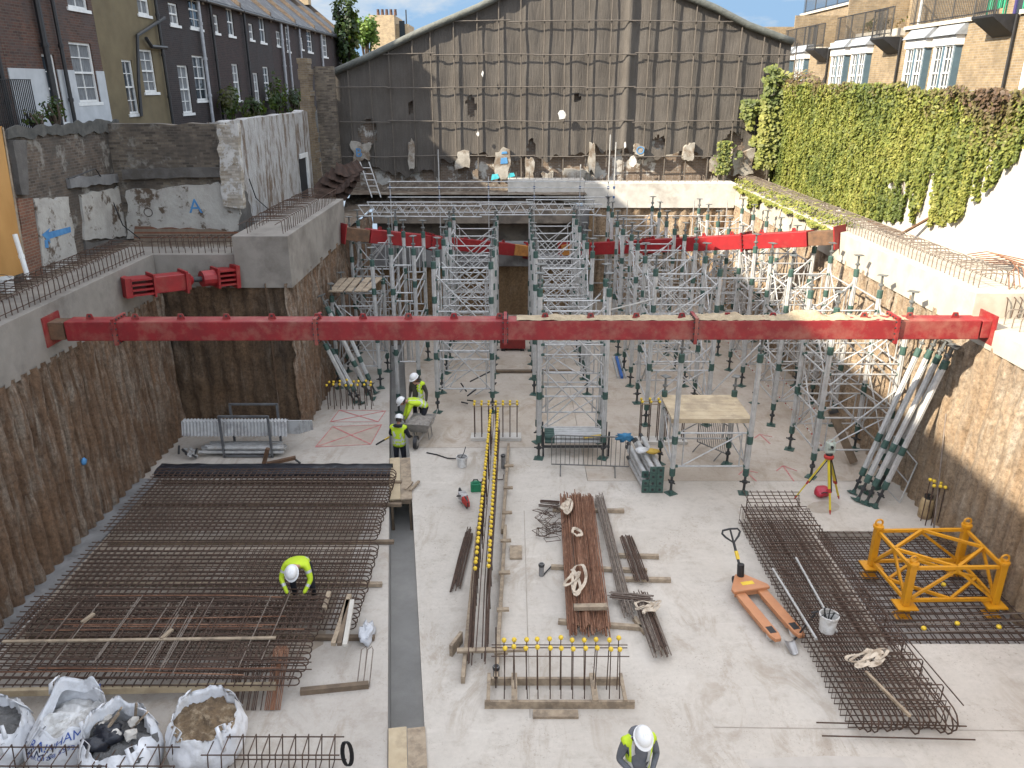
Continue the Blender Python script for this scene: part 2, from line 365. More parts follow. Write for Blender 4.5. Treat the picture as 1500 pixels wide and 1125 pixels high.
pile_wall('pale lumpy pile wall along the right side, half in sunlight', (10.35,37.2), (10.35,-2.5), (-1,0), -.3, 4.75, PILE_R, pitch=.42, bulge=.15, rough=.07, seed=8.8, slope=.25)
# ================================================================ capping beams with cast-in hoops
def hoop(parent, me, pos, rz=0):
    o = bpy.data.objects.new('starter_bar', me); COL.objects.link(o); o.parent = parent; o.location = pos; o.rotation_euler = (rnd(-.05,.05), rnd(-.05,.05), rz+rnd(-.05,.05)); return o
def hoop_mesh(w, h, r=.011, m=REBAR, k=.06):
    b = MB(); b.path([(0,0,0),(0,0,h-k),(0,k*.3,h-k*.3),(0,k,h),(0,w-k,h),(0,w-k*.3,h-k*.3),(0,w,h-k),(0,w,0)], r, 5); return b.mesh('starter_bar', m)
def cap(label, boxes, m, loc, bevel=.012):
    t = thing('capping_beam', label, 'capping beam', loc); b = MB()
    for q in boxes: b.box(*q)
    b.build('beam', m, t, world=True, bevel=bevel); return t
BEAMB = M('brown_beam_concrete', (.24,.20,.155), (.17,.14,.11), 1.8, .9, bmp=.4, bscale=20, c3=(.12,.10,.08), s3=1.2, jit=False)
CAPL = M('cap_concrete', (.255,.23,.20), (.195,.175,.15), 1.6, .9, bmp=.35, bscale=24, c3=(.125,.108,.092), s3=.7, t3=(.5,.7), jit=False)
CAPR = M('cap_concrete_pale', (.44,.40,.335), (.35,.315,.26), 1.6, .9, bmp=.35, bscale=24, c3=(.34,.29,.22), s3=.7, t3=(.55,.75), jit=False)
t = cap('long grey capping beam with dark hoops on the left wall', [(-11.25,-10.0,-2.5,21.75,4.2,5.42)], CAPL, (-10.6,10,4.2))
hm = hoop_mesh(.85, .42)
for i in range(47): hoop(t, hm, V((-10.2,12.2+i*.205,5.40))-t.location, pi/2)
b = MB()
for dx in (0,.42,.85): b.tube((-10.2-dx,12,5.80),(-10.2-dx,21.7,5.80),.011,5)
b.tube((-10.22,12,5.5),(-10.22,21.7,5.5),.011,5); b.build('lacer_bar', REBAR, t, world=True)
t = cap('short grey capping beam over the dark recess wall, with upright bars', [(-11.25,-7.75,21.76,22.9,4.45,5.40)], CAPL, (-9,22.3,4.45))
hm2 = hoop_mesh(.7, .42)
for i in range(13): hoop(t, hm2, V((-10.1+i*.185,21.95,5.38))-t.location, 0)
b = MB(); b.tube((-10.6,21.95,5.72),(-7.8,21.95,5.72),.011,5); b.tube((-10.6,22.6,5.78),(-7.8,22.6,5.78),.011,5); b.build('lacer_bar', REBAR, t, world=True)
t = cap('tall concrete block and beam stepping back along the left recess', [(-7.748,-6.2,21.70,29.4,4.46,5.92)], CAPL, (-7,25,4.46))
hm3 = hoop_mesh(1.0, .40)
for i in range(32): hoop(t, hm3, V((-6.42,22.1+i*.225,5.90))-t.location, pi/2)
b = MB()
for dx in (0,.5,1.0): b.tube((-6.42-dx,21.4,6.28),(-6.42-dx,29.3,6.28),.011,5)
b.build('lacer_bar', REBAR, t, world=True)
t = cap('low concrete beam across the far left end, behind the lattice beams', [(-6.2,3.3,35.3,36.3,4.05,4.62),(-6.2,3.3,36.3,36.5,2.5,4.62)], BEAMB, (-1,35.8,4.05))
t = cap('grey concrete waling below the dark slot at the far end', [(-6.2,-1.2,34.45,35.2,2.25,3.25),(-1.198,.9,34.45,35.2,2.30,3.30),(.902,3.4,34.55,35.2,2.25,2.78),(2.9,3.45,35.2,36.4,2.25,4.7)], CONC_DK, (-1,34.8,2.25))
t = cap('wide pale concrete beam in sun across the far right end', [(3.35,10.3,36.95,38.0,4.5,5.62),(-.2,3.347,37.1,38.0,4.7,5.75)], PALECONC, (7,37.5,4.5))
hm4 = hoop_mesh(.5, .3, m=REBAR_GREY)
for i in range(34): hoop(t, hm4, V((-.1+i*.3,37.3,5.6+(.13 if i<12 else 0)))-t.location, rnd(-.3,.3))
b = MB()
for i in range(26): y = 17.0+i*.82
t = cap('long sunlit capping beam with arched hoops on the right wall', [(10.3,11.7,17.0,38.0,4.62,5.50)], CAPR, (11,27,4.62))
hm5 = hoop_mesh(.75, .36, .0135, REBAR_GREY, .1)
for i in range(96): hoop(t, hm5, V((10.62,17.5+i*.213,5.48))-t.location, -pi/2)
b = MB()
for dx in (0,.35,.75): b.tube((10.62+dx,17.3,5.83),(10.62+dx,37.9,5.83),.012,5)
b.build('lacer_bar', REBAR_GREY, t, world=True)
t = cap('lower near capping beam in sun at the right edge', [(10.3,12.3,-2.5,16.998,4.45,4.92)], CAPR, (11,10,4.45))
for i in range(9): hoop(t, hm5, V((10.75+i*.0,16.5-i*.28,4.9))-t.location, -pi/2)
for i in range(6): hoop(t, hoop_mesh(.7,.42,.013,REBAR), V((11.0+i*.12,16.9-i*.02,4.98))-t.location, -.25)
# ================================================================ the sheeted gable at the far end
NETTING, nnt, nb = _nt('debris_netting')
v = coords(nnt, (5.5,1,.55), False); v1 = coords(nnt, jitter=False)
col = ramp(nnt, noise_n(nnt, v, 1.7, 8, .62, .4), [(.28, (.080,.071,.062)), (.72, (.108,.096,.084))])
col = mix(nnt, ramp(nnt, noise_n(nnt, v1, .5, 8, .65), [(.4, (0,0,0)), (.66, (.7,.7,.7))]), col, (.066,.056,.047))
col = mix(nnt, .7, col, ramp(nnt, noise_n(nnt, v1, 22, 6, .75), [(.3, (.72,.72,.72)), (.7, (1.15,1.15,1.15))]), 'MULTIPLY')
nnt.links.new(col, nb.inputs['Base Color']); nb.inputs['Roughness'].default_value = .95
q = bump(nnt, nb, noise_n(nnt, v, 2.4, 6, .6, .5), .5, .07); bump(nnt, nb, noise_n(nnt, v1, 45, 4), .4, .012, q)
GABLEW = brick_mat('old_party_wall', (.17,.12,.085), (.115,.085,.065), (.22,.20,.17), 'y', wash=(.50,.48,.44), t=(.52,.57), s=1.1)
POLE = M('scaffold_pole', (.120,.103,.087), (.09,.077,.065), 5, .7, .2, .15)
SLATE = M('slate', (.055,.058,.065), (.033,.035,.04), 5, .7, bmp=.4, bscale=22, c3=(.13,.13,.13), s3=2)
LEAD = M('lead_flashing', (.30,.32,.345), (.21,.225,.24), 4, .6, .2, .2)
GY = 38.55
prof = [gy(px, py, GY) for px, py in ((487,108),(545,82),(615,48),(700,12),(760,-18),(880,-62),(985,-12),(1045,12),(1095,38),(1140,55),(1160,62))]
def top_z(x):
    P = [(p.x, p.z) for p in prof]
    if x <= P[0][0]: return P[0][1]
    for (xa, za), (xb, zb) in zip(P, P[1:]):
        if x <= xb: return za+(zb-za)*(x-xa)/(xb-xa)
    return P[-1][1]
t = thing('sheeted_gable', 'big gable end wall hung with brown debris netting behind a grid of poles', 'gable wall', (2,GY,5.2))
GX0, GX1 = prof[0].x, prof[-1].x
b = MB(); b.prism([(GX0,5.0)]+[(p.x, p.z-.12) for p in prof]+[(GX1,5.0)], 'y', GY+.35, GY+.9); b.build('wall', GABLEW, t, world=True)
def nbot(x):   # torn lower edge of the sheet
    return 6.55+.55*nz(x*.9, 3.3)+.35*nz(x*2.7, 9.1)+(.9*max(0, nz(x*.35, 20.7))) - (.9 if x < -3.4 else 0)
def nety(x, z):
    o = -.10*sin(pi*(x-GX0)/1.06)**2*(.7+.3*nz(x*.9, z*.8, 2))-.05*nz(x*2.2, z*.7, 4)-.03*nz(x*5.5, z*1.3, 8)
    if 5.05 < x < 5.55: o -= .34*sin(pi*(x-5.05)/.5)
    return GY+.05+o*.6
def netf(u, w):
    x = GX0+(GX1-GX0)*u; z0 = nbot(x); z = z0+(top_z(x)-z0)*w; return V((x, nety(x, z), z))
nb_ = MB().grid(netf, 190, 44)
holes = [(-6.75,7.75,.42,.62),(3.0,9.3,.16,.2),(-1.9,8.95,.22,.5),(.9,6.9,.25,.5),(6.9,7.3,.4,.3),(10.4,7.1,.5,.7),(-4.7,8.9,.12,.35)]
kf, km = [], []
for f in nb_.f:
    c = sum((V(nb_.v[i]) for i in f), V((0,0,0)))/4
    if not any(((c.x-hx)/rx)**2+((c.z-hz)/rz_)**2 < 1+.5*nz(c.x*3,c.z*3) for hx,hz,rx,rz_ in holes): kf.append(f); km.append(0)
nb_.f, nb_.m = kf, km
nb_.build('netting', NETTING, t, smooth=True, world=True)
px_v = [497,516,548,576,608,635,668,700,732,764,795,826,859,890,914,944,976,1007,1040,1072,1105,1130,1152]
for px in px_v:
    p = gy(px, 200, GY-.16); x = p.x; b = MB(); z1 = top_z(x)-.02; dx = rnd(-.05,.05)
    b.tube((x, GY-.13, 5.3 if rnd(0,1) < .6 else 6.2), (x+dx, GY-.13, z1), .030, 6); b.build('upright_pole', POLE, t, world=True)
for py in (-18,31,79,128,178,229):
    z = gy(900, py, GY-.2).z; x0, x1 = GX0+.2, GX1-.2
    while top_z(x0) < z+.1 and x0 < GX1: x0 += .2
    while top_z(x1) < z+.1 and x1 > GX0: x1 -= .2
    if x1 > x0+1:
        b = MB(); n = int((x1-x0)/2.1); 
        for i in range(n):
            a0 = x0+(x1-x0)*i/n; a1 = x0+(x1-x0)*(i+1)/n; e0, e1 = rnd(-.05,.05), rnd(-.05,.05)
            b.tube((a0-.03, GY-.185, z+e0), (a1+.03, GY-.185, z+e1), .028, 6)
        b.build('ledger_pole', POLE, t, world=True)
b = MB(); b.path([(p.x, GY-.16, p.z+.02) for p in prof], .16, 7); b.path([(p.x, GY+.5, p.z+.02) for p in prof], .12, 6); b.build('edge_roll', M('rolled_sheet_edge', (.115,.12,.108), (.075,.08,.072), 3, .8, bmp=.6, bscale=9, bdist=.05), t, smooth=True, world=True)
for px, py, ww, hh in ((823,168,.28,.28),(700,196,.09,.15),(707,108,.07,.16),(915,212,.07,.22),(926,236,.28,.35)):
    p = gy(px, py, GY-.2); b = MB()
    pts = [(p.x+ww*cos(a)*(.7+.5*nz(a, px)), p.z+hh*sin(a)*(.7+.5*nz(a*1.3, py))) for a in [2*pi*i/9 for i in range(9)]]
    b.prism(pts, 'y', p.y-.14, p.y-.12); b.build('torn_scrap', WHITEPL, t, world=True)
# white painted wall patches and daubs low on the gable
PLASTER = M('old_plaster', (.36,.335,.295), (.22,.20,.17), 3, .9, bmp=.6, bscale=14, bdist=.03, c3=(.16,.12,.085), s3=1.6, t3=(.48,.60), jit=False)
PAINT_B = M('blue_spray', (.05,.17,.36), (.08,.24,.45), 6, .8, bmp=0)
PAINT_T = M('teal_spray', (.03,.36,.42), (.10,.45,.50), 6, .8, bmp=0)
for x0, z0, ww, hh, lab in ((-.95,5.55,.95,1.5,'white plaster panel with blue spray paint'),(-7.6,6.4,1.0,1.0,'white plaster patch with a blue letter'),(.6,5.4,.5,1.3,None),(2.3,5.3,1.3,.9,None),(-4.9,6.0,.35,1.5,None),(3.6,5.8,.35,1.6,None),(-2.7,6.1,.8,.9,None),(5.7,6.7,.55,.55,None),(8.0,6.4,.6,.9,None),(9.3,5.9,1.0,1.0,None),(-1.9,5.3,.35,.8,None),(1.4,5.3,.6,.7,None),(10.3,5.6,1.2,1.5,None)):
    b = MB(); n = 22; pts = []
    for i in range(n):
        a = 2*pi*i/n; k = 1/max(abs(cos(a)), abs(sin(a))); k *= .82+.42*nz(cos(a)*1.1+x0*3, sin(a)*1.1+z0*2)+.16*nz(cos(a)*5, sin(a)*5+x0)
        pts.append((x0+ww/2+ww/2*k*cos(a), z0+hh/2+hh/2*k*sin(a)))
    b.prism(pts, 'y', GY-.22, GY+.4); b.build('plaster_patch', PLASTER, t, world=True, label=lab)
b = MB()
for x, z, ww, hh in ((-.55,6.35,.35,.3),(-.5,6.8,.28,.12)): b = MB(); b.prism([(x,z),(x+ww,z+.03),(x+ww*.9,z+hh),(x+.03,z+hh*.9)], 'y', GY-.245, GY-.223); b.build('spray_mark', PAINT_B, t, world=True)
for x, z, ww, hh in ((-1.0,5.6,.4,.3),(-.2,5.7,.35,.25)): b = MB(); b.prism([(x,z),(x+ww,z+.1),(x+ww*.8,z+hh),(x+.05,z+hh*.9)], 'y', GY-.245, GY-.223); b.build('spray_mark', PAINT_T, t, world=True)

def text_obj(txt, size, m, name, parent, mtx, ext=.004):
    c = bpy.data.curves.new(name, 'FONT'); c.body = txt; c.size = size; c.extrude = ext; c.align_x = 'CENTER'; c.align_y = 'CENTER'
    tmp = bpy.data.objects.new(name, c); COL.objects.link(tmp)
    me = bpy.data.meshes.new_from_object(tmp.evaluated_get(bpy.context.evaluated_depsgraph_get())); bpy.data.objects.remove(tmp)
    me.materials.clear(); me.materials.append(m); me.transform(mtx)
    return link(name, me, parent)
RX = Matrix.Rotation(R(90), 4, 'X')
text_obj('B', .55, PAINT_B, 'spray_mark', t, Matrix.Translation(V((-7.2,GY-.235,6.85))-t.location) @ RX)
text_obj('O', .5, PAINT_B, 'spray_mark', t, Matrix.Translation(V((6.02,GY-.235,6.95))-t.location) @ RX)
# rubble bank against the gable
def rub(u, w):
    x = -7.6+10.6*u; y = 35.5+2.85*w; h = 4.62+1.0*w*(.6+.4*sin(pi*min(1, u*1.15)))+.22*nz(x*1.3, y*1.3)+.12*nz(x*4, y*4)
    return V((x, y, h-.4*(u > .9)*(u-.9)*10))
struct(MB().grid(rub, 60, 14).build('rubble_bank', M('rubble', (.105,.078,.055), (.06,.045,.033), 3, .95, bmp=1, bscale=13, bdist=.08, c3=(.17,.145,.115), s3=4), smooth=True))
# rusty sheet piles heaped in the left corner
t = thing('sheet_stack', 'heap of rusty dark corrugated steel sheets in the far left corner', 'steel sheets', (-7.4,34.6,5.2))
DKRUST = M('dark_rust', (.052,.026,.016), (.028,.016,.011), 5, .85, .1, .4)
for i in range(9):
    b = MB(); n = 14; pts = []
    a = -.75+.14*i; L = 2.0-.08*i
    def fz(u, w, a=a, L=L, i=i): return V(((u-.5)*L, (w-.5)*1.1, .1*abs(((u*4) % 1)-.5)))
    b.grid(fz, 24, 2); k = len(b.v); 
    b.add([(p[0], p[1], p[2]+.03) for p in b.v], [tuple(x for x in f[::-1]) for f in b.f])
    b.xf(Matrix.Scale(.76, 4) @ Matrix.Translation((-.45+.12*i, .12*i-.4, .45+.14*i)) @ Matrix.Rotation(-.2+.07*i, 4, 'Z') @ Matrix.Rotation(.38 if i % 2 else -.35, 4, 'Y') @ Matrix.Rotation(.5, 4, 'X'))
    b.build('sheet', DKRUST, t)
t = thing('steel_ladder', 'short grey ladder leaning on rubble beside the rusty sheets', 'ladder', (-6.1,36.0,5.1)); b = MB()
for s in (-.2,.2): b.tube((s,0,0),(s-.55,.6,1.5),.03,6)
b.build('stile', GALV, t); b = MB()
for i in range(5): k = .15+.17*i; b.tube((-.2-.55*k,.6*k,1.5*k),(.2-.55*k,.6*k,1.5*k),.022,5)
b.build('rung', GALV, t)
# ================================================================ terrace on the left
XF = -13.5
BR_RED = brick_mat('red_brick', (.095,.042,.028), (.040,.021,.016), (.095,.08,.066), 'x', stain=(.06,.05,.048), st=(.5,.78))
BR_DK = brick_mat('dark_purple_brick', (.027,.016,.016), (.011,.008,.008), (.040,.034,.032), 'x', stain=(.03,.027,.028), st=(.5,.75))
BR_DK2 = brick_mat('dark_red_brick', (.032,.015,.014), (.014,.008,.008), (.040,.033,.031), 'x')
OLDPIER2 = brick_mat('parapet_brick', (.14,.10,.065), (.09,.065,.045), (.16,.14,.12), 'y')
BR_YEL = brick_mat('stock_brick', (.40,.30,.17), (.30,.22,.125), (.36,.33,.27), 'y', stain=(.16,.12,.08), st=(.55,.8))
BR_YELX = brick_mat('stock_brick_side', (.40,.30,.17), (.30,.22,.125), (.36,.33,.27), 'x', stain=(.16,.12,.08), st=(.55,.8))
YREND = M('ochre_render', (.150,.118,.064), (.115,.088,.047), 1.5, .9, bmp=.2, c3=(.11,.095,.065), s3=.8, t3=(.55,.75), st3=(1,1,.4))
WREND = M('white_render', (.46,.475,.49), (.37,.385,.40), 2, .85, bmp=.15, c3=(.36,.36,.35), s3=1.2, t3=(.6,.8))
CURT = M('net_curtain', (.20,.21,.22), (.10,.105,.11), 4, .9, bmp=.2, stretch=(1,6,1))
def sash(parent, y0, y1, z0, z1, x, s=1, cols=2, rows=4, m=WHITE, sill=True, gl=GLASS, fr=.07, name='window'):
    """a sash window in a wall that faces +x (s=1) or -x (s=-1); y0<y1, z0<z1"""
    b = MB(); X = lambda a: x+s*a
    def bx(a0, a1, *r): b.box(min(X(a0), X(a1)), max(X(a0), X(a1)), *r)
    for ya, yb, za, zb in ((y0,y0+fr,z0,z1),(y1-fr,y1,z0,z1),(y0+fr,y1-fr,z0,z0+fr),(y0+fr,y1-fr,z1-fr,z1),(y0+fr,y1-fr,(z0+z1)/2-.03,(z0+z1)/2+.03)): bx(-.02,.05,ya,yb,za,zb)
    for i in range(1, cols):
        yc = y0+(y1-y0)*i/cols; bx(-.01,.03,yc-.014,yc+.014,z0+fr,z1-fr)
    for j in range(1, rows):
        if rows % 2 == 0 and j == rows//2: continue
        zc = z0+(z1-z0)*j/rows; bx(-.012,.028,y0+fr,y1-fr,zc-.014,zc+.014)
    w = b.build(name, m, parent, world=True)
    p = MB(); p.box(min(X(-.03),X(.0)), max(X(-.03),X(.0)), y0+.02, y1-.02, z0+.02, z1-.02); p.build('pane', gl, w, world=True)
    if sill:
        q = MB(); q.box(min(X(-.02),X(.14)), max(X(-.02),X(.14)), y0-.1, y1+.1, z0-.1, z0-.002); q.build('sill', m, w, world=True)
    return w
def facade(mb, x, y0, y1, z0, z1, opens, th=.35, s=1):
    """wall sheet with real openings, facing +x or -x"""
    ys = sorted({y0, y1, *[o[0] for o in opens], *[o[1] for o in opens]}); zs = sorted({z0, z1, *[o[2] for o in opens], *[o[3] for o in opens]})
    xa, xb = (x-th, x) if s > 0 else (x, x+th)
    for a, b_ in zip(ys, ys[1:]):
        run = None
        for c, d in zip(zs, zs[1:]):
            ym, zm = (a+b_)/2, (c+d)/2
            if any(o[0] < ym < o[1] and o[2] < zm < o[3] for o in opens):
                if run: mb.box(xa, xb, a, b_, run[0], run[1]); run = None
            else: run = (run[0], d) if run else (c, d)
        if run: mb.box(xa, xb, a, b_, run[0], run[1])
def pxwin(r, x):
    x0, y0, x1, y1 = r; ym = (y0+y1)/2; xm = (x0+x1)/2
    ya, yb = sorted((gx(x0, ym, x).y, gx(x1, ym, x).y)); za, zb = sorted((gx(xm, y0, x).z, gx(xm, y1, x).z)); return ya, yb, za, zb
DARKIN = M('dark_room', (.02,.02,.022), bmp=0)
def terrace(label, y0, y1, wallm, wins, eave=13.3, ridge=16.6, chim=True, base=None, pipes=(), baseh=None, roofs=True):
    t = thing('terraced_house', label, 'house', (XF-4, (y0+y1)/2, 8.2), group='brick houses along the left')
    ops = [pxwin(r, XF) for r in wins]; b = MB()
    facade(b, XF, y0+.004, y1-.004, 8.0, eave, ops); b.box(XF-8, XF-.36, y0+.004, y0+.2, 8, eave); b.box(XF-8, XF-.36, y1-.2, y1-.004, 8, eave); b.box(XF-8,XF-7.7,y0+.2,y1-.2,8,eave)
    b.build('wall', wallm, t, world=True)
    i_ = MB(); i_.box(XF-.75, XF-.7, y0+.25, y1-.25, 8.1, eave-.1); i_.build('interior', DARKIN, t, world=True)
    for k, o in enumerate(ops):
        nar = (o[1]-o[0]) < .75
        sash(t, *o, XF-.1, 1, 1 if nar else 2, 4 if o[3]-o[2] > 1.3 else 2, gl=GLASS if k % 2 else CURT)
    if base:
        q = MB(); ops2 = [(a, b2, c, min(d, base)) for a, b2, c, d in ops if c < base]
        facade(q, XF+.03, y0+.004, y1-.004, 8.0, base, ops2, th=.028); q.build('white_base', WREND, t, world=True)
    if roofs:
        r = MB(); r.prism([(XF+.18,eave-.05),(XF+.18,eave+.06),(XF-4,ridge+.06),(XF-8.2,eave+.06),(XF-8.2,eave-.05),(XF-4,ridge-.1)], 'y', y0+.13, y1-.13); rf = r.build('roof', SLATE, t, world=True)
        g_ = MB(); g_.tube((XF+.22,y0+.05,eave-.06),(XF+.22,y1-.05,eave-.06),.07,7); g_.build('gutter', BLACK, rf, world=True)
        p = MB(); p.prism([(XF+.1,eave-.2),(XF+.1,eave+.32),(XF-4,ridge+.42),(XF-8,eave+.32),(XF-8,eave-.2)], 'y', y1-.13, y1+.13); p.build('party_parapet', OLDPIER2, t, world=True)
        if chim:
            c = MB(); c.box(XF-5.2, XF-2.6, y1-.45, y1+.45, ridge-.8, ridge+1.7); c.box(XF-5.3, XF-2.5, y1-.52, y1+.52, ridge+1.702, ridge+1.85)
            ch = c.build('chimney', BR_YEL, t, world=True); c = MB()
            for i in range(5): c.lathe([(.13,0),(.11,.5),(.13,.52)], 8, (XF-4.9+.5*i, y1, ridge+1.85))
            c.build('chimney_pot', M('terracotta', (.35,.16,.09)), ch, world=True)
    for py_, m_, r_ in pipes:
        d = MB(); d.tube((XF+.13,py_,8.2),(XF+.13,py_,eave-.1),r_,7)
        for z in (9.4,10.9,12.3): d.tube((XF+.13,py_,z-.05),(XF+.13,py_,z+.05),r_*1.35,7)
        d.build('drainpipe', m_, t, world=True)
    return t
PIPE_G = M('pale_grey_pipe', (.40,.41,.43), bmp=.1)
hb = [5.0, 11.0, 17.0, 22.6, 27.9, 32.8, 37.7, 42.8, 48.0, 53.3, 58.5, 63.8, 69.2, 74.5]
for k in range(3):
    terrace(['tall brick house off to the left, nearest the viewer','tall brick house on the left, second from the viewer','tall red brick house at the left edge with black railings'][k], hb[k]-8 if k == 0 else hb[k], hb[k+1], BR_RED, [], eave=18.2, ridge=24.0, chim=False, pipes=[(22.1, BLACK, .07)] if k == 2 else ())
t1 = terrace('red and dark brick house with a white painted base and black drainpipes', 22.6, 27.9, BR_RED, [(108,63,140,150),(70,80,88,180),(97,-25,126,12)], eave=17.8, ridge=22.8, chim=False, base=10.25, pipes=[(24.45, BLACK, .09), (25.3, BLACK, .06)])
t2 = terrace('ochre rendered house with white framed windows and a bent drainpipe', 27.9, 32.8, YREND, [(200,-22,217,21),(184,88,199,167),(208,73,227,135)], eave=14.4, ridge=18.3, pipes=[(32.6, BLACK, .06)])
b = MB(); b.path([gx(207,170,XF+.14), gx(203,120,XF+.14), gx(201,52,XF+.14), gx(241,26,XF+.14)], .06, 7); b.path([gx(214,56,XF+.14), gx(222,68,XF+.14), gx(244,70,XF+.14)], .07, 7); b.build('drainpipe', BLACK, t2, world=True)
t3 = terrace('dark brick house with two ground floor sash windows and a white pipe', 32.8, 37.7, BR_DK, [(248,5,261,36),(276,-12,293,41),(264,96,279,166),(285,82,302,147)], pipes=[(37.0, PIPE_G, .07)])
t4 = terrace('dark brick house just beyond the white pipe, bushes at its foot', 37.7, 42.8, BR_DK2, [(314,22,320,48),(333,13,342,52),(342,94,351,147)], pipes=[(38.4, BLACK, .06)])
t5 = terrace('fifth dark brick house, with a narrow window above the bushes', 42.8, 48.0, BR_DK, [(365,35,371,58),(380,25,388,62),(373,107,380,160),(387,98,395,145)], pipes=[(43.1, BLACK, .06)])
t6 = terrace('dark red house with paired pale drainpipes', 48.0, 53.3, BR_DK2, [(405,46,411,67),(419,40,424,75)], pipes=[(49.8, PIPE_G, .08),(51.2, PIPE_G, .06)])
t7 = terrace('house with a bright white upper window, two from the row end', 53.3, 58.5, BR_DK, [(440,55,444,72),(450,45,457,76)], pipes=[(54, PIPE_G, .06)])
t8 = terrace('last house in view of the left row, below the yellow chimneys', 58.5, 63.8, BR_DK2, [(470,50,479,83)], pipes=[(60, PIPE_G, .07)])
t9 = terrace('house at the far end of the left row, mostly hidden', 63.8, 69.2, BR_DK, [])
# ---------------------------------------------------------------- foliage helper
def leaf_mats(name, cols):
    r = []
    for i, c in enumerate(cols):
        m, nt, b = _nt(f'{name}_tone_{"abcdefgh"[i]}'); b.inputs['Roughness'].default_value = .55; b.inputs['Specular IOR Level'].default_value = .3
        g_ = N(nt, 'ShaderNodeNewGeometry'); col = ramp(nt, g_.outputs['Random Per Island'], [(0, sc(c, .7)), (1, sc(c, 1.3))])
        nt.links.new(col, b.inputs['Base Color'])
        tr = N(nt, 'ShaderNodeBsdfTranslucent'); nt.links.new(mix(nt, .5, col, (.25,.35,.02), 'MIX'), tr.inputs[0])
        ms = N(nt, 'ShaderNodeMixShader'); ms.inputs[0].default_value = .25; nt.links.new(b.outputs[0], ms.inputs[1]); nt.links.new(tr.outputs[0], ms.inputs[2])
        nt.links.new(ms.outputs[0], nt.nodes['Material Output'].inputs[0]); r.append(m)
    return r
def leaf(b, c, n, size, rng=random):
    n = V(n).normalized(); a = n.orthogonal().normalized(); q = rng.uniform(0, 2*pi); e = n.cross(a); u = a*cos(q)+e*sin(q); w_ = n.cross(u)
    c = V(c); s = size; k = n*(s*.18)
    b.add([c-u*s*.5, c+w_*s*.38-k*.5, c+u*s*.55-k, c-w_*s*.38-k*.5], [(0,1,2,3)])
def crown(b, c, r, n, size, nm, seed=0, fill=.5):
    for i in range(n):
        d = V((random.gauss(0,1), random.gauss(0,1), random.gauss(0,1))).normalized(); k = random.random()**fill
        k *= .75+.5*nz(d.x*2+seed, d.y*2, d.z*2+seed)
        p = V(c)+V((d.x*r[0]*k, d.y*r[1]*k, d.z*r[2]*k))
        if nz(p.x*1.1+seed, p.y*1.1, p.z*1.1) < -.22: continue
        b.k = min(nm-1, max(0, int((.5+.9*nz(p.x*.8, p.y*.8+seed, p.z*.8))*nm)))
        leaf(b, p, d+V((rnd(-.6,.6), rnd(-.6,.6), rnd(-.2,.8))), size*rnd(.7,1.3))
BARK = M('bark', (.09,.065,.045), (.05,.036,.026), 5, .95, bmp=.8, bscale=14, bdist=.03)
SHRUB = leaf_mats('shrub_leaf', [(.018,.035,.014),(.030,.055,.018),(.045,.07,.02),(.06,.06,.025)])
def shrub(label, c, r, n, size=.13, mats=SHRUB, name='shrub', cat='shrub', trunk=True, group=None):
    t = thing(name, label, cat, (c[0], c[1], c[2]-r[2]), group=group); b = MB(); crown(b, c, r, n, size, len(mats), c[1]); b.build('crown' if name.endswith('tree') else 'foliage', mats, t, world=True)
    s = MB(); z0 = c[2]-r[2]
    for i in range(5):
        a = i*1.3; q = V((c[0]+r[0]*.5*cos(a), c[1]+r[1]*.5*sin(a), c[2]+r[2]*.3)); s.path([(c[0],c[1],z0-.1), (c[0]+.15*cos(a), c[1]+.15*sin(a), c[2]-r[2]*.4), q], .035*max(1,r[2]*.6), 5, rf=[1.6,1.1,.5])
    s.build('trunk' if name.endswith('tree') else 'stem', BARK, t, world=True); return t
for px, py, X, r, n, lab in ((338,150,-12.9,(.5,1.3,1.0),900,'dark shrub at the foot of the fourth brick house'),(372,160,-12.9,(.5,1.6,.9),1000,'low dark bush against the brick houses, left of centre of the hedge'),(405,140,-12.9,(.5,1.8,1.5),1200,'tall dark bush with loose sprays below the paired pipes'),(432,150,-12.9,(.5,2,1.2),1000,'dark bush next to the broken brick pier')):
    shrub(lab, gx(px, py, X), r, n, .16, group='bushes before the left houses')
shrub('straggly weed growing over the wall top by the white base', gx(78,160,-12.7), (.25,.8,.5), 160, .11, name='weed', cat='weed')
shrub('sparse weed trailing on the old wall top at the left edge', gx(52,172,-12.55), (.2,.7,.35), 120, .1, name='weed', cat='weed')
TREEL = leaf_mats('tree_leaf', [(.05,.10,.02),(.09,.16,.03),(.13,.19,.04)])
def tree(label, base, h, r, n, mats, size=.3, grp='trees behind the houses'):
    t = thing('broadleaf_tree', label, 'tree', base, group=grp); b = MB(); z = h-r[2]*.9
    for i in range(6):
        a = i*1.1; crown(b, (base[0]+r[0]*.45*cos(a), base[1]+r[1]*.45*sin(a), base[2]+z+r[2]*(.1 if i % 2 else -.25)), (r[0]*.62, r[1]*.62, r[2]*.6), n//6, size, len(mats), i)
    b.build('crown', mats, t, world=True); s = MB()
    s.path([V(base), V(base)+V((.1,0,h*.35)), V(base)+V((0,.1,z))], .3, 7, rf=[1.3,.9,.5])
    for i in range(5):
        a = i*1.3; s.path([V(base)+V((.05,0,h*.4)), V(base)+V((r[0]*.3*cos(a), r[1]*.3*sin(a), z*.9)), V(base)+V((r[0]*.55*cos(a), r[1]*.55*sin(a), z+r[2]*.2))], .12, 5, rf=[1,.7,.3])
    s.build('trunk', BARK, t, world=True); return t
p = gy(534, 30, 78); tree('bright green tree beside the far yellow brick building', (p.x, 78, 5.2), p.z-5.2+1.2, (1.6,1.8,2.2), 2200, TREEL, .3)
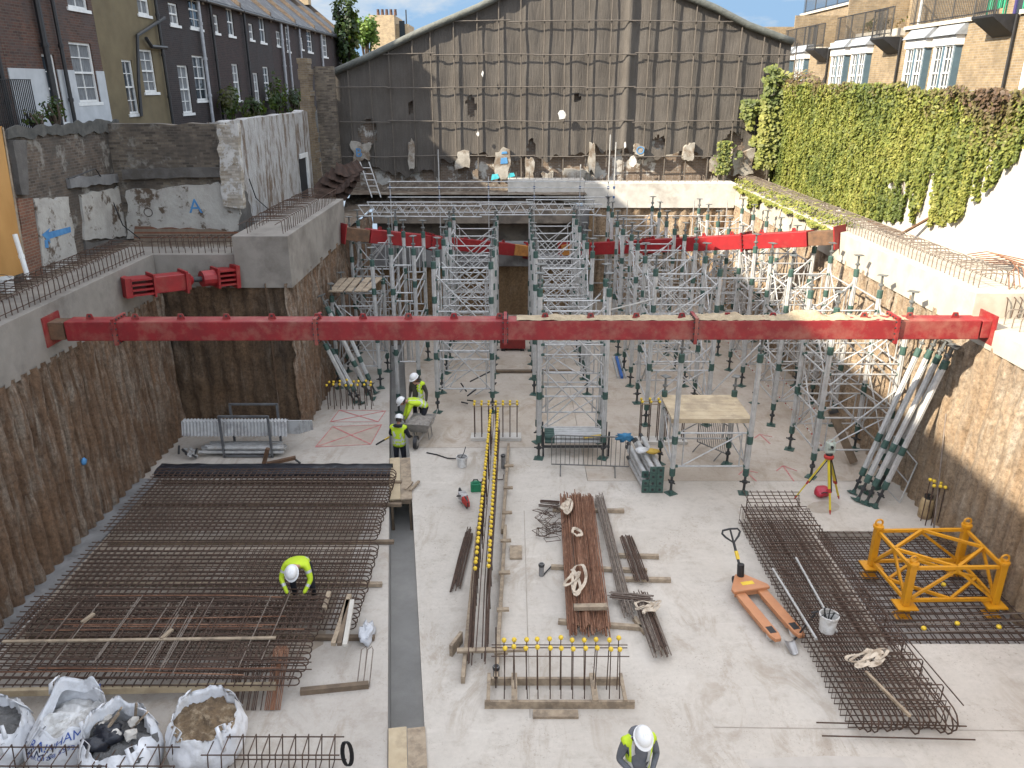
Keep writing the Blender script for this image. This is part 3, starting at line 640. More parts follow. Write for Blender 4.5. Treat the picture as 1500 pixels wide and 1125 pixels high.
p = gy(508, 20, 66); tree('tall narrow dark tree cloaked in ivy at the end of the left row', (p.x-.1, 66, 5.2), 13.3, (1.2,1.5,5), 3600, SHRUB, .3)
# far yellow brick building with chimney pots
t = thing('brick_block', 'far yellow brick building with chimney pots beside the gable', 'building', (-11.6,84,5.2))
a = gy(548, 20, 84); c = gy(577, 20, 84); e = gy(596, 30, 84)
b = MB(); b.box(a.x-.5, c.x, 84, 90, 5.2, gy(560,22,84).z); b.box(c.x+.003, e.x, 85, 90, 5.2, gy(590,34,84).z); b.build('wall', BR_YEL, t, world=True)
b = MB(); zt = gy(560,22,84).z
for i in range(5): b.lathe([(.16,0),(.13,.5),(.15,.55)], 8, (a.x+.3+i*.42, 84.6, zt))
b.build('chimney_pot', BR_RED, t, world=True); b = MB(); q = gy(588,45,84.9); b.box(q.x-.2, q.x+.35, 84.93, 84.97, q.z-.7, q.z+.9); b.build('window', GLASS, t, world=True)
b = MB(); b.tube((e.x-.3,86,14),(e.x-.3,86,gy(590,24,86).z+.6),.06,6); b.build('flue', BLACK, t, world=True)
# black railing, plywood hoarding and odds at the left edge
t = thing('black_railing', 'black metal railing on top of the wall at the left edge', 'railing', (-12.6,21,8.4)); b = MB()
r0, r1 = gx(-30,118,-12.6), gx(44,119,-12.6)
for k in range(26): y = r0.y+(r1.y-r0.y)*k/25; b.tube((-12.6,y,8.5),(-12.6,y,9.95),.016,5)
b.build('baluster', BLACK, t, world=True); b = MB(); b.bar((-12.6,r0.y,9.95),(-12.6,r1.y,9.95),.05,.02); b.bar((-12.6,r0.y,8.7),(-12.6,r1.y,8.7),.05,.02); b.build('rail', BLACK, t, world=True)
# ================================================================ old walls round the left corner
OLD_X = brick_mat('old_brick_side', (.12,.09,.066), (.04,.03,.023), (.13,.115,.098), 'x', wash=(.25,.23,.20), t=(.54,.62), s=1.4, stain=(.05,.043,.036), st=(.42,.66))
OLD_Y = brick_mat('old_brick_front', (.17,.14,.105), (.035,.027,.021), (.13,.115,.095), 'y', wash=(.24,.22,.19), t=(.56,.64), s=1.4, stain=(.055,.046,.04), st=(.45,.7))
OLDPIER = brick_mat('old_pier_brick', (.20,.15,.09), (.12,.085,.055), (.2,.18,.15), 'y')
OLD_R = brick_mat('raw_red_brick', (.20,.085,.05), (.12,.06,.04), (.20,.16,.12), 'x')
PLAST_A = M('flaking_white_plaster', (.42,.40,.36), (.32,.30,.27), 2.2, .9, bmp=.7, bscale=10, bdist=.03, c3=(.10,.072,.05), s3=2.0, t3=(.54,.60), jit=False)
PLAST_S = M('streaked_white_plaster', (.40,.395,.385), (.30,.29,.275), 2.2, .9, bmp=.8, bscale=9, bdist=.04, c3=(.14,.10,.07), s3=1.5, t3=(.50,.60), st3=(1.8,1.8,.5), jit=False)
GREYPL = M('grey_render', (.125,.115,.105), (.08,.073,.066), 2.5, .95, bmp=.6, bscale=12, bdist=.03, c3=(.08,.07,.06), s3=1.6, jit=False)
def ragged(b, poly, axis, a0, a1, amp=.05, step=.22, fr=2.6):
    """extrude a polygon whose edges are broken up irregularly"""
    out = []; n = len(poly)
    for i in range(n):
        p, q = V(poly[i]), V(poly[(i+1) % n]); L = (q-p).length; m = max(1, int(L/step)); nr = V((-(q-p).y, (q-p).x)).normalized() if L else V((0,0))
        for j in range(m):
            c = p+(q-p)*(j/m); k = amp*nz(c.x*fr*1.7, c.y*fr*1.7, a0)+amp*.6*nz(c.x*6, c.y*6, a0+4); c = c+nr*k*1.6; out.append((c.x, c.y))
    return b.prism(out, axis, a0, a1)
XW = -12.3; YW = 25.0
t = thing('boundary_wall', 'old brick and plaster boundary wall on the left, with a blue painted arrow', 'wall', (XW-.2,20,5.2)); b = MB()
nseg = 26
def wtop(y): return 8.62+.1*nz(y*1.3, 2)+(.12 if y > 20 else 0)
for i in range(nseg):
    y0, y1 = 10+15*i/nseg, 10+15*(i+1)/nseg; b.prism([(y0,5.0),(y1,5.0),(y1,wtop(y1)),(y0,wtop(y0))], 'x', XW-.4, XW)
b.build('brickwork', OLD_X, t, world=True)
def gpoly_x(pts, X): return [(gx(px, py, X).y, gx(px, py, X).z) for px, py in pts]
def gpoly_y(pts, Y): return [(gy(px, py, Y).x, gy(px, py, Y).z) for px, py in pts]
b = MB(); ragged(b, gpoly_x([(45,292),(96,288),(112,395),(64,415)], XW), 'x', XW+.001, XW+.09); b.build('plaster_patch', PLAST_A, t, world=True)
b = MB(); ragged(b, gpoly_x([(115,285),(176,274),(187,345),(122,352)], XW), 'x', XW+.001, XW+.07); b.build('plaster_patch', PLAST_A, t, world=True)
b = MB(); ragged(b, gpoly_x([(122,356),(190,349),(198,392),(126,400)], XW), 'x', XW+.001, XW+.06); b.build('render_patch', GREYPL, t, world=True)
b = MB(); ragged(b, gpoly_x([(96,262),(182,252),(182,266),(98,276)], XW), 'x', XW+.001, XW+.11, .04); b.build('concrete_ledge', CONC_DK, t, world=True)
b = MB(); ragged(b, gpoly_x([(10,205),(31,205),(34,285),(24,285)], XW), 'x', XW+.001, XW+.14, .02); b.build('pier', GREYPL, t, world=True)
b = MB(); ragged(b, gpoly_x([(24,292),(46,290),(62,412),(36,420)], XW), 'x', XW+.001, XW+.05); b.build('raw_brick', OLD_R, t, world=True)
b = MB(); P = gpoly_x([(56,344),(68,334),(66,340),(98,332),(99,340),(67,350),(69,356)], XW); b.prism(P, 'x', XW+.092, XW+.097)
P = gpoly_x([(60,352),(65,350),(66,363),(61,363)], XW); b.prism(P, 'x', XW+.092, XW+.096); b.build('painted_arrow', PAINT_B, t, world=True)
b = MB(); ragged(b, gpoly_x([(8,190),(100,180),(172,176),(172,192),(100,198),(8,204)], XW), 'x', XW+.001, XW+.06, .09); b.build('grey_coping', YARD, t, world=True)
t = thing('brick_wall', 'old wall facing the camera: patchy bricks above, white plaster with a blue A below', 'wall', (-10.6,YW+.2,5.2)); b = MB()
for i in range(16):
    x0, x1 = -12.3+3.3*i/16, -12.3+3.3*(i+1)/16; T = lambda x: 8.72+.12*nz(x*1.7, 6)
    b.prism([(x0,5.0),(x1,5.0),(x1,T(x1)),(x0,T(x0))], 'y', YW, YW+.4)
b.build('brickwork', OLD_Y, t, world=True)
b = MB(); ragged(b, gpoly_y([(186,278),(318,268),(352,300),(350,338),(255,352),(190,350)], YW), 'y', YW-.09, YW-.001, .07); b.build('plaster_patch', PLAST_A, t, world=True)
b = MB(); ragged(b, gpoly_y([(182,248),(330,244),(330,258),(182,262)], YW), 'y', YW-.16, YW-.001, .02); b.build('concrete_ledge', GREYPL, t, world=True)
b = MB(); ragged(b, gpoly_y([(200,330),(352,338),(356,362),(200,366)], YW), 'y', YW-.13, YW-.092, .05); b.build('exposed_brick', OLD_R, t, world=True)
p = gy(286, 303, YW-.096); text_obj('A', .62, PAINT_B, 'painted_letter', t, Matrix.Translation(p-t.location) @ RX)
p = gy(217, 311, YW-.096); c = MB(); c.path([(p.x+.13*cos(a), p.y, p.z+.13*sin(a)) for a in [2*pi*i/14 for i in range(14)]], .012, 4, closed=True); c.build('painted_ring', DKRUST, t, world=True)
b = MB(); ragged(b, gpoly_y([(322,182),(352,180),(360,305),(330,300)], YW), 'y', YW-.26, YW-.001, .04); b.build('banded_pier', brick_mat('pale_pier_brick', (.40,.37,.32), (.19,.15,.10), (.30,.28,.24), 'y', wash=(.55,.53,.5), t=(.5,.54), s=2.2), t, world=True)
t = thing('plaster_wall', 'long wall of flaking white plaster leading back to the gable', 'wall', (-9.2,31,5.2)); b = MB()
for i in range(20):
    y0, y1 = 25.45+11.6*i/20, 25.45+11.6*(i+1)/20; T = lambda y: 8.75+.14*nz(y*1.1, 9); b.prism([(y0,5.0),(y1,5.0),(y1,T(y1)),(y0,T(y0))], 'x', -9.4, -9.0)
b.build('plaster', PLAST_S, t, world=True)
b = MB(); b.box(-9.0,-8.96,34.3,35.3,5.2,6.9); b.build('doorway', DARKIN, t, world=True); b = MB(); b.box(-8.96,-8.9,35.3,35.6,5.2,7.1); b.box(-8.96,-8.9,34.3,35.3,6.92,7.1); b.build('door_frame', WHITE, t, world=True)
b = MB(); ragged(b, [(25.5,5.3),(27.5,5.3),(27.2,6.4),(25.5,6.7)], 'x', -8.995, -8.96, .1); b.build('render_patch', GREYPL, t, world=True)
t = thing('brick_pier', 'ragged broken brick pier standing at the end of the white wall', 'pier', (-8.9,37,5.2)); b = MB()
for i in range(26):
    z = 5.2+i*.22; b.box(-9.25+.05*rnd(-1,1), -8.80+.06*rnd(-1,1), 36.5, 37.3, z, z+.218)
b.build('brickwork', OLDPIER, t, world=True); b = MB(); b.box(-8.75,-7.9,37.31,37.7,5.2,10.6); b.build('side_wall', OLD_Y, t, world=True)
# loose cables on the old walls
for lab, pts in (('thin black cable hanging in a loop over the corner of the old walls', [gx(100,262,XW+.3), gx(140,247,XW+.3), gy(155,270,24.6), gy(180,330,24.4), gy(205,350,24)]), ('thin black cable drooping down the white plaster wall', [gx(365,262,-8.9), gx(375,290,-8.9), gx(397,310,-8.9)])):
    b = MB(); P = []; 
    for a, c in zip(pts, pts[1:]): P += [a+(c-a)*k/4 for k in range(4)]
    b.path(P+[pts[-1]], .018, 5); tag(b.build('cable', BLACK), lab, 'cable')
t = thing('plywood_hoarding', 'tall orange plywood hoarding board at the left edge', 'hoarding', (-11.9,18.2,5.2)); b = MB()
q = [(gx(px, py, -11.8).y, gx(px, py, -11.8).z) for px, py in ((-40,180),(3,185),(26,330),(38,398),(-40,425))]
b.prism(q, 'x', -11.86, -11.8); b.build('board', M('orange_ply', (.46,.245,.075), (.37,.185,.05), 1.6, .6, bmp=.1, stretch=(1,1,.4)), t, world=True)
b = MB(); y1 = q[2][0]; b.bar((-11.83,q[1][0]+.01,8.9),(-11.83,q[3][0]+.01,5.4),.09,.06,up=(1,0,0)); b.build('batten', TIMBER, t, world=True)
# ================================================================ ivy wall on the right
XI = 12.35
WALLW = M('whitewashed_wall', (.50,.47,.42), (.40,.375,.33), 1.5, .9, bmp=.4, bscale=16, bdist=.02, c3=(.38,.35,.30), s3=.9, t3=(.58,.72), jit=False)
t = thing('boundary_wall', 'long whitewashed wall on the right, mostly hidden under climbing ivy', 'wall', (XI+.2,28,5.2)); b = MB()
b.box(XI, XI+.35, 8, 39.5, 5.0, 9.55); b.build('wall', WALLW, t, world=True)
b = MB(); b.box(XI-.06, XI+.75, 8, 26.5, 9.553, 9.68); b.build('coping', LEAD, t, world=True)
b = MB()
for i in range(18):
    y = 16+.5*i+rnd(-.2,.2); z = 8.9+.4*nz(y, 3); ragged(b, [(y,z-.25),(y+.5,z-.25),(y+.5,z+.2),(y,z+.2)], 'x', XI-.025, XI-.001, .08)
b.build('grey_streak', GREYPL, t, world=True)
IVY = leaf_mats('ivy_leaf', [(.072,.094,.022),(.122,.142,.030),(.172,.182,.038),(.215,.212,.050),(.125,.105,.040),(.100,.062,.040)])
rg = random.Random(5)
t = thing('ivy', 'great curtain of green ivy over the whitewashed wall on the right, reddish on top', 'climbing plant', (XI-.2,28,5.4)); b = MB()
def ivy_bottom(y):
    # lowest point of the growth along the wall (survey of its lower edge)
    K = [(14,8.6),(19.5,8.3),(20.3,7.9),(20.8,7.1),(21.2,6.9),(21.5,7.7),(21.65,6.5),(23.2,6.0),(23.45,7.5),(23.8,7.3),(23.95,6.0),(24.4,6.0),(24.55,6.9),(24.8,6.8),(25.0,5.8),(27.2,5.5),(40,5.5)]
    for (a, c), (d, e) in zip(K, K[1:]):
        if a <= y <= d: return c+(e-c)*(y-a)/(d-a)
    return 5.5
n_leaf = 0
while n_leaf < 72000:
    y = rg.uniform(16, 38.4); z = rg.uniform(5.4, 10.0)
    zb = ivy_bottom(y)+.25*nz(y*5, 1.7); zt = 9.72+.22*nz(y*1.2, 8)+(.15 if y > 26 else 0)
    if z < zb or z > zt: continue
    if nz(y*1.6, z*.5, 2) < -.42 and z < zb+1.2: continue
    th = .12+.16*abs(nz(y*1.9, z*.55, 5))+.1*nz(y*6, z*2, 1)
    th += .16*max(0, min(1, (z-8.8)/.8))
    strand = nz(y*3.1, z*.25, 11); x = XI-th*rg.uniform(.25,1)-.04*strand
    tone = .50+.45*nz(y*.33, z*.5, 3)+.35*strand+rg.uniform(-.25,.25); red = (z-8.9)*.6+.7*nz(y*.5, z*.8, 14)
    red += max(0, min(1, (29-y)/7))*.42
    k = 5 if red > .88+rg.uniform(-.25,.3) else 4 if (red > .52+rg.uniform(-.3,.3)) else max(0, min(3, int(tone*4)))
    b.k = k; leaf(b, (x, y, z), (-1, rg.uniform(-.7,.45), rg.uniform(-.15,1.0)), rg.uniform(.075,.15), rg); n_leaf += 1
# the part that climbs onto the gable and the mound at the far corner
for i in range(5200):
    a = rg.random(); x = 10.55+2.0*rg.random(); z = 6.2+4.9*rg.random(); y = 37.6-rg.random()*.7+.0
    if z > 9.3 and (x < 11.15+.5*nz(z*1.7, 3) or z > 10.7-(abs(x-11.7)*.9)+.5*nz(x*4, 7) or nz(x*3, z*2.2, 5) < -.15): continue
    if x < 11.3 and (nz(x*2.6, z*.6, 2) < -.02 or z > 9.2 or z < 6.6+.9*(x-10.5)): continue
    b.k = max(0, min(3, int((.40+.9*nz(x, z*.7, 6)+rg.uniform(-.2,.2))*4))); leaf(b, (x, y+.9, z) if x < 11.3 else (x, y+.4, z), (-.5, -1, rg.uniform(0,.9)), rg.uniform(.14,.22), rg)
for i in range(900):
    d = V((rg.gauss(0,1), rg.gauss(0,1), rg.gauss(0,1))).normalized()*rg.random()**.4; b.k = 5 if rg.random() < .5 else 4
    leaf(b, (12.5+d.x*.5, 36.3+d.y*2.0, 9.75+d.z*.75), d+V((-.5,-.3,.6)), .17, rg)
b.build('leaves', IVY, t, world=True)
b = MB()
for i in range(40):
    y = rg.uniform(20,38); x = XI-.06; z0 = ivy_bottom(y); b.path([(x, y+.25*nz(y,k*.7), z0+.1+(9.5-z0)*k/6) for k in range(7)], .018, 4)
b.build('stems', BARK, t, world=True)
t = thing('ivy', 'bright yellow green ivy spilling over the capping beam in the far right corner', 'climbing plant', (10.4,32,5.5)); b = MB()
for i in range(5200):
    y = rg.uniform(25.4,37.4); zl = 5.5-1.25*abs(nz(y*.8, 5))*(1.6 if y > 33 else 1.0); z = rg.uniform(zl, 5.85)
    if nz(y*.75, 2.2) < -.12 and z < 5.35: continue
    x = 10.27-rg.random()*.14 if z < 5.5 else 10.3+rg.random()*.9
    if z >= 5.5 and rg.random() < .78: continue
    b.k = max(1, min(3, int(rg.uniform(1.2,4)))); leaf(b, (x, y, z), (-.8, -.3, 1), rg.uniform(.1,.17), rg)
b.build('leaves', IVY, t, world=True); b = MB()
for i in range(8): y = 26+i*1.4; b.path([(10.9,y,5.55),(10.32,y+.2,5.56),(10.27,y+.3,5.0)], .014, 4)
b.build('stems', BARK, t, world=True)
t = thing('ivy', 'single thin strand of ivy hanging on the far right of the netting', 'climbing plant', (9.8,38.2,5.9)); b = MB()
for i in range(420):
    z = 5.9+1.5*rg.random(); b.k = rg.randrange(0,3); leaf(b, (9.9+.22*rg.gauss(0,.7), 38.15-rg.random()*.2, z), (-.4,-1,.6), .15, rg)
b.build('leaves', IVY, t, world=True); b = MB(); b.path([(9.9,38.25,5.7),(9.85,38.2,6.6),(9.95,38.2,7.4)], .02, 4); b.build('stem', BARK, t, world=True)
# ================================================================ terrace of stock brick houses on the right
XR_ = 14.6
BLUEF = M('slate_blue_paint', (.075,.125,.16), (.06,.10,.13), 4, .5, bmp=.05)
STOCKX = brick_mat('warm_stock_brick', (.25,.185,.105), (.165,.12,.07), (.24,.215,.17), 'x', stain=(.12,.09,.055), st=(.5,.8))
STOCKY = brick_mat('warm_stock_brick_end', (.25,.185,.105), (.165,.12,.07), (.24,.215,.17), 'y', stain=(.12,.09,.055), st=(.5,.8))
COPE = M('coping_stone', (.50,.46,.39), (.38,.345,.29), 3, .85)
FENCEW = M('weathered_fence', (.33,.245,.165), (.21,.155,.105), 4, .85, bmp=.3, stretch=(1,7,.5))
PURPLE = M('blue_violet_paint', (.055,.045,.16), (.045,.04,.12), 4, .4, bmp=.05)
def railing(parent, x, y0, y1, z0, z1, step=.11, name='railing'):
    b = MB(); n = max(2, int(abs(y1-y0)/step))
    for i in range(n+1): y = y0+(y1-y0)*i/n; b.tube((x,y,z0),(x,y,z1),.011 if i % 12 else .028,4)
    b.bar((x,y0,z1),(x,y1,z1),.045,.03); b.bar((x,y0,z0+.1),(x,y1,z0+.1),.03,.03); return b.build(name, BLACK, parent, world=True)
def bay(t, ya, yb, zb, zt):
    """canted timber bay window: two sash lights between posts, fascia and lead hood"""
    x = XR_-.22; ym = (ya+yb)/2; f = MB()
    f.box(x-.02, x+.3, ya-.09, ya, zb, zt); f.box(x-.02, x+.3, yb, yb+.09, zb, zt); f.k = 1
    f.box(x-.03, x+.1, ym-.07, ym+.07, zb, zt); f.box(x-.022, x+.25, ya-.094, ya-.091, zb, zt-.02); f.k = 0; f.box(x-.07, x+.34, ya-.15, yb+.15, zt, zt+.30)
    f.k = 1; f.box(x-.035, x-.021, ya-.08, ya-.04, zb, zt)
    o = f.build('bay_window', [WHITE, BLUEF], t, world=True)
    for a, c in ((ya, ym-.07), (ym+.07, yb)): sash(o, a+.005, c-.005, zb, zt, x+.03, -1, 2, 4, sill=False, fr=.045, name='sash')
    h = MB(); h.prism([(x-.18, zt+.30),(x+.36, zt+.30),(x+.36, zt+.66),(x+.1, zt+.62)], 'y', ya-.22, yb+.22); h.build('lead_hood', LEAD, o, world=True)
ROOMW = M('room_interior', (.05,.045,.04), bmp=0)
def rhouse(label, y0, bays, par, upper, green=False, door=True):
    L = 7.1; t = thing('terraced_house', label, 'house', (XR_+3, y0+L/2, 5.2), group='stock brick houses along the right')
    ops = [(a-.06, c+.06, zb, zt+.28) for a, c, zb, zt in bays]; b = MB(); facade(b, XR_, y0+.004, y0+L-.004, 5.2, par, ops, th=.35, s=-1); b.build('wall', STOCKX, t, world=True)
    b = MB(); b.box(XR_+.7, XR_+.74, y0+.3, y0+L-.3, 8, par-.4); b.build('interior', ROOMW, t, world=True)
    for q in bays: bay(t, *q)
    b = MB(); b.box(XR_-.08, XR_+.42, y0+1.35, y0+L-.004, par, par+.12); b.build('coping', COPE, t, world=True)
    b = MB(); b.box(XR_+.355, XR_+9, y0+.006, y0+L-.006, par-.25, par-.02); b.build('terrace_roof', GREYPL, t, world=True)
    railing(t, XR_+.1, y0+1.4, y0+L-.05, par+.12, par+1.15)
    # bracketed side balcony
    r = MB(); r.prism([(XR_-.02,par-.55),(XR_-.75,par-.05),(XR_-.75,par+.02),(XR_-.02,par+.02)], 'y', y0+.1, y0+1.25); bl = r.build('side_balcony', BLACK, t, world=True)
    railing(bl, XR_-.70, y0+.12, y0+1.23, par+.02, par+.95, .09, 'balcony_rail')
    xb = XR_+3.2; b = MB(); opz = [(y0+4.2, y0+5.9, par, par+2.15)] if door else []
    facade(b, xb, y0+.004, y0+L-.004, par-.02, par+upper, opz, s=-1); u = b.build('upper_wall', STOCKX, t, world=True)
    if door:
        d = MB(); d.box(xb-.05, xb+.05, y0+4.2, y0+4.32, par, par+2.15); d.box(xb-.05, xb+.05, y0+5.78, y0+5.9, par, par+2.15); d.box(xb-.05, xb+.05, y0+4.99, y0+5.11, par, par+2.15); d.box(xb-.05,xb+.05,y0+4.325,y0+5.775,par+2.05,par+2.15)
        dr = d.build('terrace_door', PURPLE if green else WHITE, t, world=True); g_ = MB(); g_.box(xb, xb+.02, y0+4.32, y0+5.78, par, par+2.05); g_.build('pane', GLASS, dr, world=True)
    c = MB(); c.box(xb-.1, xb+.4, y0+.01, y0+L-.01, par+upper, par+upper+.12); c.build('upper_coping', COPE, t, world=True)
    railing(t, xb+.1, y0+.05, y0+L-.05, par+upper+.12, par+upper+1.1, .14, 'roof_railing')
    s = MB(); s.box(XR_+.5, xb, y0+L-.12, y0+L-.02, par, par+1.9); s.build('side_screen', STOCKY, t, world=True)
    if green is None or green:
        f = MB()
        for i in range(24): f.box(xb-.32+.012*(i % 2), xb-.28+.012*(i % 2), y0+.1+i*.15, y0+.24+i*.15, par, par+1.75)
        f.build('fence_panel', FENCEW, t, world=True)
    for yp in (y0+.06,):
        p = MB(); p.tube((XR_-.07,yp,5.3),(XR_-.07,yp,par),.05,6); p.build('drainpipe', BLACK, t, world=True)
    return t
def bayrect(x0, x1, y0, y1):
    a, c = sorted((gx(x0,(y0+y1)/2,XR_-.32).y, gx(x1,(y0+y1)/2,XR_-.32).y)); z = sorted((gx((x0+x1)/2,y0,XR_-.32).z, gx((x0+x1)/2,y1,XR_-.32).z)); return a, c, z[0], z[1]
RH = dict(zb=9.35, zt=11.0)
B1 = bayrect(1466,1512,66,134)
zb, zt = 9.35, 11.05
rhouse('nearest stock brick house on the right, its bay window cut by the photo edge', 17.7, [(21.0,23.7,zb,zt)], 11.72, 2.4, None)
rhouse('stock brick house with violet terrace doors and a fence on its balcony', 24.8, [(27.75,28.95,zb,zt),(29.75,30.95,zb,zt)], 11.72, 2.4, True)
rhouse('stock brick house with white terrace doors and planters behind its railing', 31.9, [(34.6,35.9,zb,zt),(36.8,38.1,zb,zt)], 11.5, 2.3)
rhouse('far stock brick house just right of the sheeted gable', 39.0, [(41.8,43.0,zb,zt),(44.0,45.2,zb,zt)], 11.4, 2.4)
rhouse('farthest stock brick house, mostly behind the sheeted gable', 46.1, [], 11.3, 2.5, door=False)
for lab, y, x, h in (('dark tall flue pipe rising behind the right end of the gable', 60, 25.3, 17.0),('thin dark flue pipe between its taller neighbours beyond the gable', 57, 24.9, 17.3),('dark flue pipe nearest the stone parapet of the far houses', 54, 24.6, 17.5)):
    q = MB(); q.tube((x,y,5.2),(x,y,h),.12,8); q.lathe([(.17,0),(.17,.2),(.10,.25)], 8, (x,y,h)); tag(q.build('flue_pipe', BLACK, None), lab, 'flue')
t = thing('plant_pot', 'pale planters of dried flowers along the balcony railing', 'planter', (XR_+.6,34.6,11.5)); b = MB(); b.box(XR_+.4,XR_+.75,33.5,37.5,11.64,11.9); b.build('trough', COPE, t, world=True)
b = MB(); crown(b, (XR_+.5,35.3,12.15), (.35,2.2,.4), 700, .12, 4, 3); b.build('flowers', leaf_mats('dry_plant', [(.10,.09,.03),(.16,.10,.05),(.22,.15,.09),(.07,.10,.03)]), t, world=True)
t = thing('garden_chair', 'green slatted garden chair stacked behind the near balcony rail', 'garden chair', (XR_+.2,25.3,11.8)); b = MB(); GRNP = M('green_plastic', (.02,.30,.16), (.02,.22,.12), 6, .4, bmp=.05)
for i in range(8): b.path([(XR_-.45,24.95+i*.12,11.9),(XR_-.45,24.95+i*.12,12.45),(XR_-.25,24.95+i*.12,12.62),(XR_+.1,24.95+i*.12,12.6)], .03, 5)
b.build('slat', GRNP, t, world=True)
for dy in (0,.84):
    for dx in (-.45,.1): b = MB(); b.tube((XR_+dx,24.95+dy,11.74),(XR_+dx,24.95+dy,12.5),.025,5); b.build('leg', GRNP, t, world=True)

# timber and bars lying on the ledge below the wall
for lab, a, c, w_ in (('rusty offcut leaning on the whitewashed wall behind the hoops', (11.9,24.2,5.5), (12.25,23.2,6.2), .12),('long rusty plank along the foot of the ivy', (12.0,26.5,5.55), (11.9,24.3,5.6), .2)):
    b = MB(); b.bar(a, c, w_, .05); tag(b.build('timber_offcut', RUSTPLATE), lab, 'timber')
t = thing('bent_bars', 'tangle of bent rusty bars on the beam top at the right edge', 'rebar', (11.7,18.4,5.55)); b = MB()
for i in range(7): b.path([(11.2+.12*i,17.3,5.52+.02*i),(11.5+.1*i,17.9,5.75+.04*i),(12.1,18.4+.25*i,5.85),(12.15,19.6+.2*i,5.6)], .014, 5)
b.build('bars', RUST, t, world=True)
# ================================================================ red steel struts
def strut(label, p0, p1, size, segs, endmat, e0=.9, e1=.4, lugs=18, debris=None, mat=RED, grp=None, beams=True):
    """square hollow strut from p0 to p1: tube lengths with bolted flanges, lugs on top, plain end pieces"""
    p0, p1 = V(p0), V(p1); L = (p1-p0).length; d = (p1-p0)/L; t = thing('steel_strut', label, 'steel strut', p0, group=grp)
    side = d.cross(V((0,0,1))).normalized(); up = side.cross(d)
    cuts = [e0]+[s*L for s in segs]+[L-e1]
    for i, (a, c) in enumerate(zip(cuts, cuts[1:])):
        b = MB(); b.bar(p0+d*(a+.018), p0+d*(c-.018), size, size); b.build('tube', mat, t, world=True, bevel=.02)
    for s in segs:
        b = MB()
        for o in (-.017,.017): b.bar(p0+d*(s*L+o-.015), p0+d*(s*L+o+.015), size+.15, size+.15)
        b.k = 1
        for i in range(4):
            for sg in (-1,1):
                c = p0+d*(s*L)+side*(sg*(size/2+.045))+up*((i-1.5)*size*.3); b.tube(c-d*.06, c+d*.06, .018, 6)
                c = p0+d*(s*L)+up*(sg*(size/2+.045))+side*((i-1.5)*size*.3); b.tube(c-d*.06, c+d*.06, .018, 6)
        b.build('flange', [mat, DKSTEEL], t, world=True)
    for i in range(lugs):
        s = cuts[0]+(cuts[-1]-cuts[0])*(i+.5)/lugs; c = p0+d*s+up*(size/2); b = MB()
        b.prism([(-.09,0),(.09,0),(.05,.12),(-.05,.12)], 'x', -.012, .012); b.k = 1; b.tube((-.016,0,.07),(.016,0,.07),.028,8)
        b.xf(Matrix.Translation(c) @ Matrix([[side[j], d[j], up[j]] for j in range(3)]).to_4x4()); b.build('lifting_lug', [mat, DKSTEEL], t, world=True)
    for a, c, m_ in ((.03, e0-.02, endmat[0]), (L-e1+.02, L-.03, endmat[1])):
        b = MB(); b.bar(p0+d*a, p0+d*c, size*.9, size*.9); b.build('end_piece', m_, t, world=True, bevel=.015)
    for a, s_ in ((.015,1),(L-.015,-1)):
        b = MB(); b.bar(p0+d*(a-.015), p0+d*(a+.02), size+.22, size+.22); b.build('end_plate', mat, t, world=True)
    return t
ST = strut('long red steel strut spanning the whole pit in front, dusty on the right', (-10.0,16.38,4.86), (10.32,16.38,4.90), .43, [.073,.285,.485,.686,.898], (RUSTPLATE, RED_DUST), .38, .25, 20, mat=RED_DUST)
# sand and spoil lying on the front strut
def dirt(u, w_):
    x = .1+8.4*u; y = 16.17+.42*w_; z = 5.115+.02*nz(x*9,y*9)+((.0+.17*max(0, .25+nz(x*.9, 4.4)+.7*nz(x*2.6,1.2)))*sin(pi*w_)**.8+.06*nz(x*5, y*7, 2)*sin(pi*w_))*min(1, u*6, (1-u)*6); return V((x, y, max(5.105, z)))
SANDM = M('sandy_spoil', (.44,.35,.23), (.32,.25,.16), 8, .95, bmp=1, bscale=40, bdist=.03)
tag(MB().grid(dirt, 150, 8).build('sand', SANDM, smooth=True), 'sandy spoil lying along the top of the front red strut', 'sand', kind='stuff')
strut('red strut rising to the left wall behind the scaffold, orange at its far end', (-6.2,28.5,4.82), (.72,34.3,3.02), .50, [.42], (RUSTPLATE, ORANGE_END), 1.1, 1.0, 7)
strut('red strut rising to the right wall behind the scaffold, sunlit', (10.32,24.7,5.36), (2.3,34.4,3.05), .50, [.27,.62], (RUSTPLATE, ORANGE_END), 1.0, .9, 9)
# hydraulic corner strut in the left recess
t = thing('corner_strut', 'short red hydraulic corner strut wedged across the left recess', 'steel strut', (-9.9,20,4.9))
a, c = gx(178,421,-9.98), gy(352,403,21.74); c.x = -7.78
d = (c-a).normalized(); L = (c-a).length; sd = d.cross(V((0,0,1))).normalized()
b = MB(); b.bar(a+d*(.24*L), a+d*(.56*L), .44, .44); b.build('body', RED, t, world=True, bevel=.02)
b = MB(); b.bar(a+d*(.235*L), a+d*(.25*L), .58, .58); b.bar(a+d*(.51*L), a+d*(.53*L), .58, .58); b.build('flange', RED, t, world=True)
b = MB()
for k in range(4): z = -.2+.13*k; b.bar(a+d*(.05*L)+V((0,0,z)), a+d*(.23*L)+V((0,0,z)), .5, .05)
b.bar(a+d*.02, a+d*(.06*L), .5, .5); b.build('jack_head', RED, t, world=True)
b = MB()
for k in range(4): z = -.2+.13*k; b.bar(a+d*(.80*L)+V((0,0,z)), a+d*(.97*L)+V((0,0,z)), .5, .05)
b.bar(a+d*(.965*L), a+d*L, .62, .62); b.bar(a+d*(.80*L),a+d*(.82*L),.5,.55); b.build('jack_head', RED, t, world=True)
